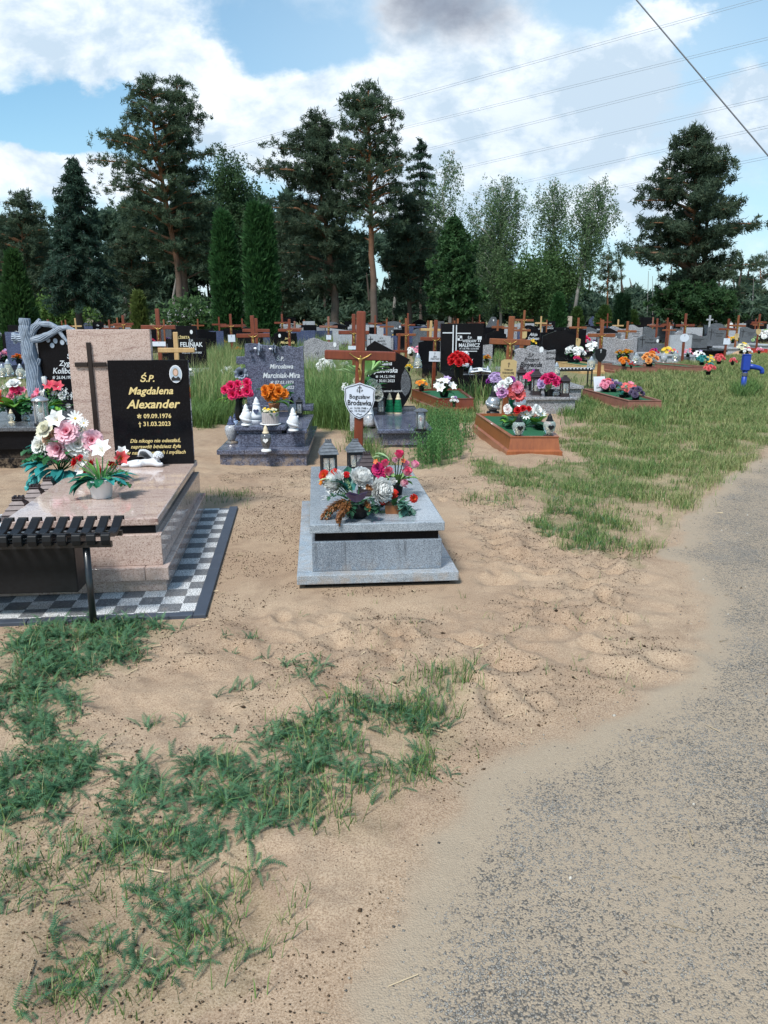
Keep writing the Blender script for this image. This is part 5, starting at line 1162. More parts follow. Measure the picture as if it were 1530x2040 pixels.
# ================================================================ the farther graves
random.seed(77)
def depth(wreal, wpx, v):
    y = (1020 - v) / F; return F * wreal / wpx * (CT + y * ST)
OUT = {'rect': [(-.5, 0), (.5, 0), (.5, 1), (-.5, 1)],
       'arch': [(-.5, 0), (.5, 0), (.5, .82)] + [(.5 * cos(a), .82 + .18 * sin(a)) for a in [pi * i / 10 for i in range(1, 10)]] + [(-.5, .82)],
       'wave': [(-.5, 0), (.5, 0), (.5, .86), (.42, .85), (.28, .83), (.12, .86), (-.02, .93), (-.16, .985), (-.30, 1), (-.42, .98), (-.5, .93)],
       'wavec': [(-.5, 0), (.5, 0), (.5, .90), (.40, .84), (.25, .82), (.08, .86), (-.06, .95), (-.18, 1), (-.30, .98), (-.40, .90), (-.5, .84)],
       'swell': [(-.46, 0), (.5, 0), (.5, .9), (.36, .88), (.18, .90), (0, .96), (-.14, 1), (-.26, .97), (-.36, .9), (-.5, .86), (-.5, .3)],
       'slant': [(-.5, 0), (.5, 0), (.5, .86), (-.5, 1)], 'peak': [(-.5, 0), (.5, 0), (.5, .8), (.1, 1), (-.1, 1), (-.5, .8)],
       'gable2': [(-.5, 0), (.5, 0), (.5, .75), (.22, 1), (0, .8), (-.22, .96), (-.5, .72)], 'round': [(.5 * cos(a), .5 + .5 * sin(a)) for a in [-.9 + (pi + 1.8) * i / 16 for i in range(17)]],
       'wings': [(-.5, 0), (.5, 0), (.5, .42), (.32, .5), (.2, .78), (.1, .97), (0, 1), (-.1, .97), (-.2, .78), (-.32, .5), (-.5, .42)],
       'step': [(-.5, 0), (.5, 0), (.5, 1), (.1, 1), (.1, .86), (-.5, .86)]}
def bars(parent, mat, y, x0, x1, zs, th):
    m = MB(); rr = random.Random(int(x0 * 1000) + len(zs))
    for z in zs:
        x = x0 + (x1 - x0) * rr.uniform(0, .25); e = x1 - (x1 - x0) * rr.uniform(0, .25)
        while x < e:
            l = rr.uniform(.7, 1.6) * th; m.span(x, x + l, y - .002, y, z - th / 2, z + th / 2); x += l + th * .35
    return m.build('inscription', MAT[mat], parent)
def stone(label, u, vtop, wpx, wreal, kind, mat, txt=None, tm='silver', slab=1.8, slabm=None, cross_at=None, th=.09, yaw=None, portrait=None, sx=None, group=None, fake=3, name='grave', Y=None, hs=.38, crossm='darktxt', serif=0):
    Y = Y or depth(wreal, wpx, vtop); wreal = wreal or 1; p = AT(u, vtop, Y); h = p.z
    yaw = random.uniform(2, 7) if yaw is None else yaw
    t = thing(name, label, 'grave', (p.x, Y, 0), yaw, group); sm = slabm or mat
    z0 = min(hs + .02, .4)
    m = MB(); m.prism([(x * wreal, z0 + z * (h - z0)) for x, z in OUT[kind]], -th / 2, th / 2); hd = m.build('headstone', MAT[mat], t, bevel=.006)
    block(t, 'headstone_base', sm, -wreal * .56, wreal * .56, -.16, .2, -.05, z0, .006)
    if slab:
        sw = sx or max(wreal * 1.05, .85)
        block(t, 'plinth', sm, -sw * .52, sw * .52, -slab - .1, -.161, -.1, .10, .006)
        block(t, 'body', sm, -sw * .44, sw * .44, -slab, -.161, .1005, hs - .06, .004)
        block(t, 'cover_slab', sm, -sw * .48, sw * .48, -slab - .05, -.161, hs - .059, hs, .008)
    if txt:
        inscribe(hd, [(a, x * wreal, z0 + z * (h - z0), s * wreal, None, sh, .016, xs) for a, x, z, s, sh, xs in txt], MAT[tm], -th / 2 - .0015)
    elif fake:
        bars(hd, tm, -th / 2 - .0005, -wreal * .15 if cross_at else -wreal * .32, wreal * .36, [z0 + (h - z0) * q for q in (.62, .5, .36)[:fake]], .028 * wreal + .012)
    if cross_at:
        x, zc, s = cross_at; x *= wreal; zc = z0 + zc * (h - z0); q = MB(); y = -th / 2 - .006
        q.span(x - .014, x + .014, y, -th / 2 - .001, zc - s * .6, zc + s * .4); q.span(x - s * .25, x - .0145, y, -th / 2 - .001, zc + s * .08, zc + s * .08 + .03); q.span(x + .0145, x + s * .25, y, -th / 2 - .001, zc + s * .08, zc + s * .08 + .03)
        q.build('cross_relief', MAT[crossm], hd)
    if portrait:
        x, z = portrait; q = MB(); q.prism([(x * wreal + a, z0 + z * (h - z0) + b) for a, b in sign_outline('oval', .09, .13)], -th / 2 - .008, -th / 2 - .001); q.build('portrait', MAT['white'], hd)
    return t
# ---- timber grave beside the kite-shaped stone
wood_box('faded red timber grave surround overgrown with grass, left of the green felt grave', (1.28, 13.75, 0), 7, .60, .95, 1.9, .25, 'wood', 'turf', .03)
# ---- black double-slab grave
MLY = 18.0
mw = stone('tall black granite slab grave with silver cross lines and white capitals', 920.5, 644.5, 85, None, 'rect', 'black', [], Y=MLY, yaw=3, fake=0, slab=1.9, sx=1.2, hs=.46) if False else None
p = AT(920.5, 644.5, MLY); mwid = 85 / F * MLY / 1.03
mw = thing('grave', 'tall black granite slab grave with silver cross lines and white capitals', 'grave', (p.x, MLY, 0), 3)
block(mw, 'plinth', 'black', -.62, .62, -1.6, .3, -.1, .22); block(mw, 'cover_slab', 'black', -.58, .58, -1.55, -.2, .2205, .47, .01)
block(mw, 'headstone', 'black', -mwid / 2, mwid / 2, -.08, .06, .2205, p.z, .004); hd = mw.children[-1]
sx_ = lambda u: (u - 920.5) / F * MLY / 1.03; sz_ = lambda v: AT(920, v, MLY).z
m = MB()
for (u0, u1, v0, v1) in ((901, 903.3, 708, 647.5), (907.5, 909.5, 708, 647.5), (881, 900.7, 664, 661.8), (909.8, 937, 665, 662.8)): m.span(sx_(u0), sx_(u1), -.084, -.0805, sz_(v0), sz_(v1))
m.build('cross_lines', MAT['silver'], hd)
inscribe(hd, [(SPC, sx_(936), sz_(673), .075, None, 0, .012, .9), ('WIESŁAW', sx_(935), sz_(679.5), .085, None, 0, .014, .85), ('MALEWICZ', sx_(935), sz_(688), .115, None, 0, .018, .83), ('✲ 11.05.1938 † 22.06.2022', sx_(935), sz_(694.5), .045, None, 0, .01, .9)], MAT['silver'], -.0815)
bars(hd, 'silver', -.0805, sx_(911), sx_(958), [sz_(699.5)], .02)
m = MB()
for i, j in ((0, 0), (1, 1)): m.span(sx_(911.5 + 4 * i), sx_(915.5 + 4 * i), -.083, -.0805, sz_(677.5 - 4 * j), sz_(673.5 - 4 * j))
for a, b in (((911, 678), (920, 678)), ((911, 669), (920, 669)), ((911, 678), (911, 669)), ((920, 678), (920, 669))): m.tube([(sx_(a[0]), -.082, sz_(a[1])), (sx_(b[0]), -.082, sz_(b[1]))], .004, 4)
m.build('chequer_emblem', MAT['silver'], hd)
m = MB(); m.span(sx_(951), sx_(959.5), -.083, -.0805, sz_(676.5), sz_(670))
for x in (952.5, 956): m.span(sx_(x), sx_(x + 1.8), -.083, -.0805, sz_(681), sz_(677))
m.build('gate_emblem', MAT['silver'], hd)
small_bouquet('big red roses on the tall black granite slab grave', G(914, 752, .47), RED, .25, 'rose', 16, GREEN1, seed=3, ph=.2)
bt = thing('bust', 'small white bust of an angel in front of the tall black slab', 'statue', G(925, 738, .47), 3)
link('figure', skin_mesh('figure', [((0, 0, .04), (.12, .08)), ((0, 0, .15), (.13, .09)), ((0, 0, .24), .05), ((0, -.01, .33), (.085, .09))], [(0, 1), (1, 2), (2, 3)], 0, 2, MAT['plaster']), bt)
m = MB()
for s in (-1, 1): m.petal((s * .08, .06, .12), pi / 2 - s * 1.2, .7, .2, .12, .3, -.2)
for k in range(26):
    a = k * 2.4; z = .9 - 1.0 * k / 26; r = sqrt(max(0, 1 - z * z)); m.lathe([(.02, -.012), (.025, 0), (.014, .015)], 6, (.09 * r * cos(a), .02 + .09 * r * sin(a), .34 + .09 * z))
m.build('wing', MAT['plaster'], bt)
cyl_lantern('silver lantern on the tall black slab grave beside the red roses', G(953.5, 736, .47), .12, .38, 'chrome', 'red')
bk = thing('memorial_book', 'open white stone book plaque lying on the tall black grave', 'plaque', G(957, 743, .47), 3)
m = MB(); m.add([(-.22, -.12, .02), (0, -.12, .05), (0, .14, .11), (-.22, .14, .08)], [(0, 1, 2, 3)]); m.add([(0.001, -.12, .05), (.22, -.12, .02), (.22, .14, .08), (.001, .14, .11)], [(0, 1, 2, 3)]); m.build('page', MAT['plaster'], bk)
m = MB(); m.span(-.25, .25, -.14, .16, 0, .018); m.build('cover', MAT['black'], bk)
m = MB()
for s in (-1, 1): m.add([(s * .16, -.05, .045), (s * .05, -.05, .06), (s * .05, .09, .095), (s * .16, .09, .08)], [(0, 1, 2, 3) if s > 0 else (3, 2, 1, 0)])
m.build('photo_panel', MAT['steel'], bk)
for u, lb in ((937, 'iridescent pale blue egg lantern nearer the red roses'), (970, 'iridescent pale blue egg lantern nearer the gold sign cross')):
    b = G(u, 786, .0); jar_candle(lb, (b.x, b.y, .0), .125, .62, 'iglass', 'chrome', 'concrete', 'egg', group='egg lanterns before the black slab')
small_bouquet('lilac pansies in a pale pot beside the egg lanterns', (AT(988, 775, 15.8).x, 15.8, .1), LILAC, .2, 'carn', 12, GREEN2, 'pale', seed=5, col2=PURP, ph=.22)
for i, (u, lb) in enumerate(((888, 'clear blue plastic bottle beside the tall black slab'), (895, 'second shorter blue bottle beside the tall black slab'))):
    b = G(u, 762 + 4 * i, .1); jar_candle(lb, b, .06, .36 - .08 * i, 'iglass', 'indigo', 'iglass', 'cyl', name='bottle')
# ---- speckled grey stone with swept top
bx = thing('grave', 'speckled grey granite grave with a swept wave headstone and black italic name', 'grave', (2.95, 13.5, 0), 3)
block(bx, 'plinth', 'speck', -.5, .48, 0, 1.9, -.1, .062); block(bx, 'body', 'speck', -.43, .42, .06, 1.8, .0625, .235); block(bx, 'cover_slab', 'speck', -.47, .45, .02, 1.5, .2355, .29, .015)
YB = 15.2; q = lambda u: AT(u, 700, YB).x - 2.95 + 1.7 * sin(radians(3)); z_ = lambda v: AT(1050, v, YB).z
out = [(1022, 785), (1020, 740), (1018, 722), (1024, 715), (1027, 705), (1024, 698), (1034, 693.5), (1046, 694.5), (1062, 701), (1076, 702.5), (1088.5, 700), (1088, 715), (1090, 730), (1086, 745), (1090, 785)]
m = MB(); m.prism([(q(u), z_(v)) for u, v in out], 1.66, 1.76); hd = m.build('headstone', MAT['speck'], bx, bevel=.006)
inscribe(hd, [(SPC, q(1057), z_(708), .09, None, .3, .012, .9), ('Ryszard', q(1058), z_(716.5), .10, None, .3, .014, .9), ('Binyenda', q(1057.5), z_(726.5), .13, None, .3, .026, .92), ('✲ 03.02.1948', q(1060), z_(737), .06, None, .2, .01, .9)], MAT['darktxt'], 1.658)
block(bx, 'headstone_base', 'speck', -.46, .44, 1.501, 1.9, .2355, .30)
def lant(lb, u, v0, v1, wpx, z, **k):
    b = G(u, v0, z); return tiered_lantern(lb, b, wpx * b.y / F, AT(u, v1, b.y).z - z, 'brownmetal', 'brownmetal', 5, **k)
lant('tall brown lantern on the speckled slab behind the coral roses', 1067, 787, 736, 21, .29, roof_frac=.28)
lant('brown lantern at the corner of the speckled slab under the bench', 1124, 790, 748, 19, .29, roof_frac=.25)
lant('black mushroom-topped lantern before the swept headstone', 1037, 775, 733, 20, .29, roof_frac=.22, tiers=2)
random.seed(12)
small_bouquet('purple and pink roses with variegated leaves on speckled slab', G(1093, 789, .29), MAG, .22, 'rose', 13, PALEG, seed=8, col2=LILAC)
small_bouquet('magenta orchid sprays between the coral roses and speckled headstone', G(1060, 778, .29), HOT, .2, 'lily', 9, GREEN1, seed=9, col2=PURP)
px_candle('little clear candle by the purple roses on the speckled slab', 1107, 789, 775, 7, .29, lidm='glass', shape='cyl')
stone('plain grey granite headstone just behind the speckled swept one', 1078, 687.5, 60, .62, 'wave', 'speck', [('Mariusz', .28, .78, .17, .3, .9), ('Królewski', .2, .6, .17, .3, .85)], 'darktxt', portrait=(0, .86), Y=16.6)
# ---- bench in the middle distance
b2 = thing('bench', 'narrow black and white slatted bench behind the speckled grey grave', 'bench', G(1178, 773), 3)
for k in range(24):
    m = MB(); m.box((-.03 - k * .042, .12, .46), (.024, .30, .03), .003); m.build('slat', MAT['blackplastic' if k % 2 else 'plaster'], b2)
m = MB(); m.span(-1.04, 0, -.04, -.02, .40, .445); m.span(-1.04, 0, .26, .28, .40, .445); m.build('seat_rail', MAT['blackmetal'], b2)
for x in (-.02, -1.0):
    for y in (-.03, .27): m = MB(); m.box((x, y, .2), (.03, .03, .4)); m.build('leg', MAT['blackmetal'], b2)
m = MB(); m.span(-1.0, -.02, .1, .13, .03, .05); m.build('stretcher', MAT['blackmetal'], b2)
# ---- timber grave by the lawn
wood_box('long faded timber grave surround beside the lawn, full of silk flowers', (4.56, 13.5, 0), 3, .56, .74, 2.3, .24, 'oldwood', 'turf', .035)
pf = thing('picture_frame', 'white framed picture leaning at the head of the faded timber grave', 'picture frame', (AT(1195, 778, 15.6).x, 15.6, .2), 8); pf.rotation_euler = (-.25, 0, .2)
m = MB(); m.span(-.125, .125, -.012, .0, 0, .30, .003); m.build('frame', MAT['plaster'], pf); m = MB(); m.span(-.105, .105, -.0145, -.0125, .02, .28); m.build('sheet', MAT['sign'], pf)
m = MB(); m.tube([(-.07 + .16 * sin(a * .9), -.0165, .07 + .15 * (1 - cos(a))) for a in [i * .16 for i in range(12)]], .008, 5); m.tube([(-.08 + .03 * i, -.0165, .06 + .07 * (i % 2)) for i in range(5)], .004, 4); m.build('drawing', MAT['steel'], pf)
for i, (u, v, c, c2, k, lb) in enumerate(((1207, 775, PINK, CORAL, 'carn', 'faded pink carnations beside the white framed picture'), (1222, 775, LILAC, WHITE, 'mum', 'faded lilac chrysanthemums in the middle of the faded timber grave'), (1250, 785, CORAL, PINK, 'lily', 'coral pink lilies in the faded timber grave'), (1266, 792, DPURP, PINK, 'carn', 'dull purple roses at the foot of the faded timber grave'), (1240, 787, TEAL, PALEG, 'spray', 'teal and green silk leaves in the faded timber grave'))):
    small_bouquet(lb, G(u, v + 6, .2), c, .16, k, 8, GREEN3, seed=30 + i, col2=c2, ph=.06)
# ---- blue hand pump
pp = thing('hand_pump', 'bright blue hand water pump on a thin pipe by the lane', 'water pump', G(1479, 786), -4)
m = MB(); m.tube([(0, 0, -.1), (0, 0, .52)], .055, 16); m.build('pipe', MAT['bluepaint'], pp, smooth=True)
m = MB(); m.lathe([(.062, .40), (.066, .41), (.066, .47), (.062, .48)], 16); m.build('collar', MAT['steel'], pp)
m = MB(); m.box((0, 0, .69), (.155, .16, .34), .018); m.tube([(.0, 0, .515), (0, 0, .53)], .07, 14); m.build('casing', MAT['bluepaint'], pp)
m = MB(); m.tube([(.05, 0, .615), (.18, 0, .60), (.29, 0, .575), (.345, 0, .545), (.362, 0, .50), (.362, 0, .455)], [.062, .056, .05, .05, .048, .05], 14); m.build('spout', MAT['bluepaint'], pp, smooth=True)
m = MB(); m.box((0, 0, .866), (.165, .17, .012), .004); m.build('cap', MAT['bluepaint'], pp)
# ---- wooden crosses in the rows, measured by arm length
WS = lambda v, w, h, m='sign', sh='rect': (sh, v, w, h, m)
CR = [
 (313, 615, 652, 284, 352.5, .70, 'wood', 1, WS(685, 26, 9), 'big red-brown cross rising behind the tall pink slab'),
 (349, 661.5, 697.7, 313, 385, .66, 'rawwood', 0, None, 'raw pale timber cross standing in front of a black stone'),
 (246.5, 628, 646, 230, 269, .70, 'wood', 1, None, 'small red-brown cross peeping over the pink slab'),
 (460, 625.5, 649.5, 441, 482, .70, 'wood', 1, WS(674, 14, 14), 'red-brown cross with white sign in tall meadow grass'),
 (481, 630, 644, 471, 496, .66, 'wood2', 0, None, 'pale orange cross behind the one in meadow grass'),
 (504.8, 628.5, 668.5, 474.5, 541, .70, 'wood', 1, None, 'broad red-brown cross directly behind the carved roses headstone'),
 (508, 634, 658.6, 481, 535, .70, 'wood', 0, None, 'second red-brown cross lined up behind the broad one'),
 (561.7, 625.5, 643.3, 545.5, 577, .70, 'wood', 1, None, 'slim red-brown cross above a gold-lettered black stone'),
 (575, 635.7, 658, 555, 600, .70, 'wood', 1, None, 'red-brown cross with pale figure before a gold-lettered black stone'),
 (586, 640, 655, 571, 601, .68, 'oldwood', 0, None, 'dull red cross half hidden behind the pale-figure cross'),
 (654, 630.6, 651, 636.5, 673, .70, 'oldwood', 1, WS(672, 10, 9), 'red-brown cross standing behind the speckled grey wave stone'),
 (704, 625.5, 662.5, 672, 733, .68, 'wood', 1, WS(692.5, 23, 7), 'red-brown cross with white sign left of the varnished cross'),
 (746.7, 628, 644.7, 732, 760, .70, 'wood', 1, None, 'distant red-brown cross just right of the varnished cross top'),
 (814.5, 624, 647.6, 800, 828.6, .70, 'wood', 1, None, 'tall thin red-brown cross behind the one with low arms'),
 (809, 634, 667, 789.5, 829, .70, 'wood2', 1, None, 'red-brown cross with low arms in front of the tall thin one'),
 (794, 664, 700, 776, 812, .62, 'wood', 0, None, 'low red-brown cross showing over the kite-shaped stone'),
 (856, 638.7, 657, 838, 878, .68, 'rawwood', 0, None, 'pale raw cross right behind the leaning red cross'),
 (865, 637.4, 675.5, 833, 893, .70, 'wood', 1, WS(710, 23, 20), 'leaning red cross with handwritten white sign beside tall black slab'),
 (1043.5, 618, 638, 1024, 1062, .74, 'wood2', 1, WS(664.6, 14, 19, 'tansign', 'hex'), 'orange-brown cross with tan sign above the gold-signed cross arm'),
 (1077.8, 630, 644, 1065.5, 1089.7, .66, 'rawwood', 0, None, 'little raw timber cross beside an italic-lettered black stone'),
 (1151.7, 633, 652.7, 1133.5, 1168.7, .70, 'wood2', 1, WS(683, 14, 20, 'tansign', 'shield'), 'pale orange cross with tan shield sign over a light timber grave'),
 (1200, 637, 668, 1171, 1227, .70, 'wood2', 1, WS(707, 24, 28, 'blackplastic', 'shield'), 'orange-brown cross with dark shield sign at the faded timber grave'),
 (1232.4, 636.5, 649, 1221, 1243.5, .66, 'rawwood', 1, None, 'little yellowish cross behind the orange-brown dark-shield cross'),
 (1249.4, 640, 660, 1230.7, 1269, .70, 'wood2', 1, WS(685, 15, 18), 'orange-brown cross with a pale grey sign near the wave stones'),
 (1212, 624.6, 642, 1201, 1223, .70, 'wood', 0, None, 'far red cross poking up before dark thujas'),
 (1302, 632, 647.6, 1290, 1313, .70, 'oldwood', 1, None, 'distant red cross before a wide black tomb wall'),
 (1334.6, 626, 638.7, 1326, 1344, .70, 'wood2', 1, WS(653, 9, 8), 'far orange cross with small white sign under the big pine'),
 (1367.7, 624.6, 648.4, 1348, 1387, .70, 'wood', 1, WS(673, 19, 16, 'sign', 'oval'), 'red-brown cross with oval white sign among grey stones'),
 (1395, 628, 640.8, 1384.7, 1405, .66, 'rawwood', 0, WS(654, 11, 10, 'tansign', 'rect'), 'yellow pine cross with gold sign under the big pine'),
 (1451, 635, 656, 1434, 1469.7, .70, 'wood', 1, WS(680, 13, 12), 'red-brown cross with square white sign close to the blue pump'),
 (1470.5, 628, 649, 1452, 1485, .72, 'wood2', 1, WS(671, 9, 14, 'tansign', 'shield'), 'orange cross with gold sign just above the blue pump'),
 (1514.7, 625.5, 642.5, 1499, 1530, .72, 'wood', 1, WS(661, 11, 12, 'tansign', 'shield'), 'red-brown cross with gold sign at the picture edge'),
 (150.4, 634, 650, 139, 163, .66, 'rawwood', 0, None, 'raw pale cross between the branch carving and pink slab'),
 (218, 637, 655, 203, 233, .68, 'wood', 0, None, 'red cross beside the small black italic stone over the pink slab'),
 (395, 622, 636, 385, 405, .68, 'wood2', 0, None, 'small orange cross before a pale gabled stone'),
 (941, 624, 643, 930, 953, .7, 'wood', 0, None, 'red cross above the tall black slab edge'),
 (956, 626, 643, 946, 966, .7, 'wood', 0, None, 'thinner red cross beside the oval-portrait monument'),
]
for (u, vt, va, uL, uR, span, mat, cp, sg_, lb) in CR:
    Y = depth(span, uR - uL, va); b = AT(u, vt, Y); za = AT(u, va, Y).z; sc = Y / F / 1.03
    s_ = None
    if sg_:
        sh, vc, w_, h_, m_ = sg_; zc = AT(u, vc, Y).z
        ln = [('†', 0, h_ * sc * .3, h_ * sc * .3, 0, .01, 1)] + ([('Jan', 0, 0, h_ * sc * .3, .4, .004, 1), ('Łapiński', 0, -h_ * sc * .22, h_ * sc * .26, .4, .004, 1)] if 'handwritten' in lb else [])
        s_ = (sh, zc, w_ * sc, h_ * sc, m_, ln)
    cross(lb, (b.x, Y, 0), random.uniform(1, 7), b.z, span, za, .085, .055, mat, bool(cp), s_, random.uniform(-1.5, 2.0))
stl = thing('grave_cross', 'thin grey metal cross standing under the big pine', 'cross', (AT(1415, 628, 40).x, 40, 0), 4)
m = MB(); m.span(-.04, .04, -.03, .03, -.1, AT(1415, 628, 40).z); m.build('post', MAT['pale'], stl); m = MB(); m.span(-.17, .17, -.034, .034, 1.50, 1.57); m.build('crossbar', MAT['pale'], stl)
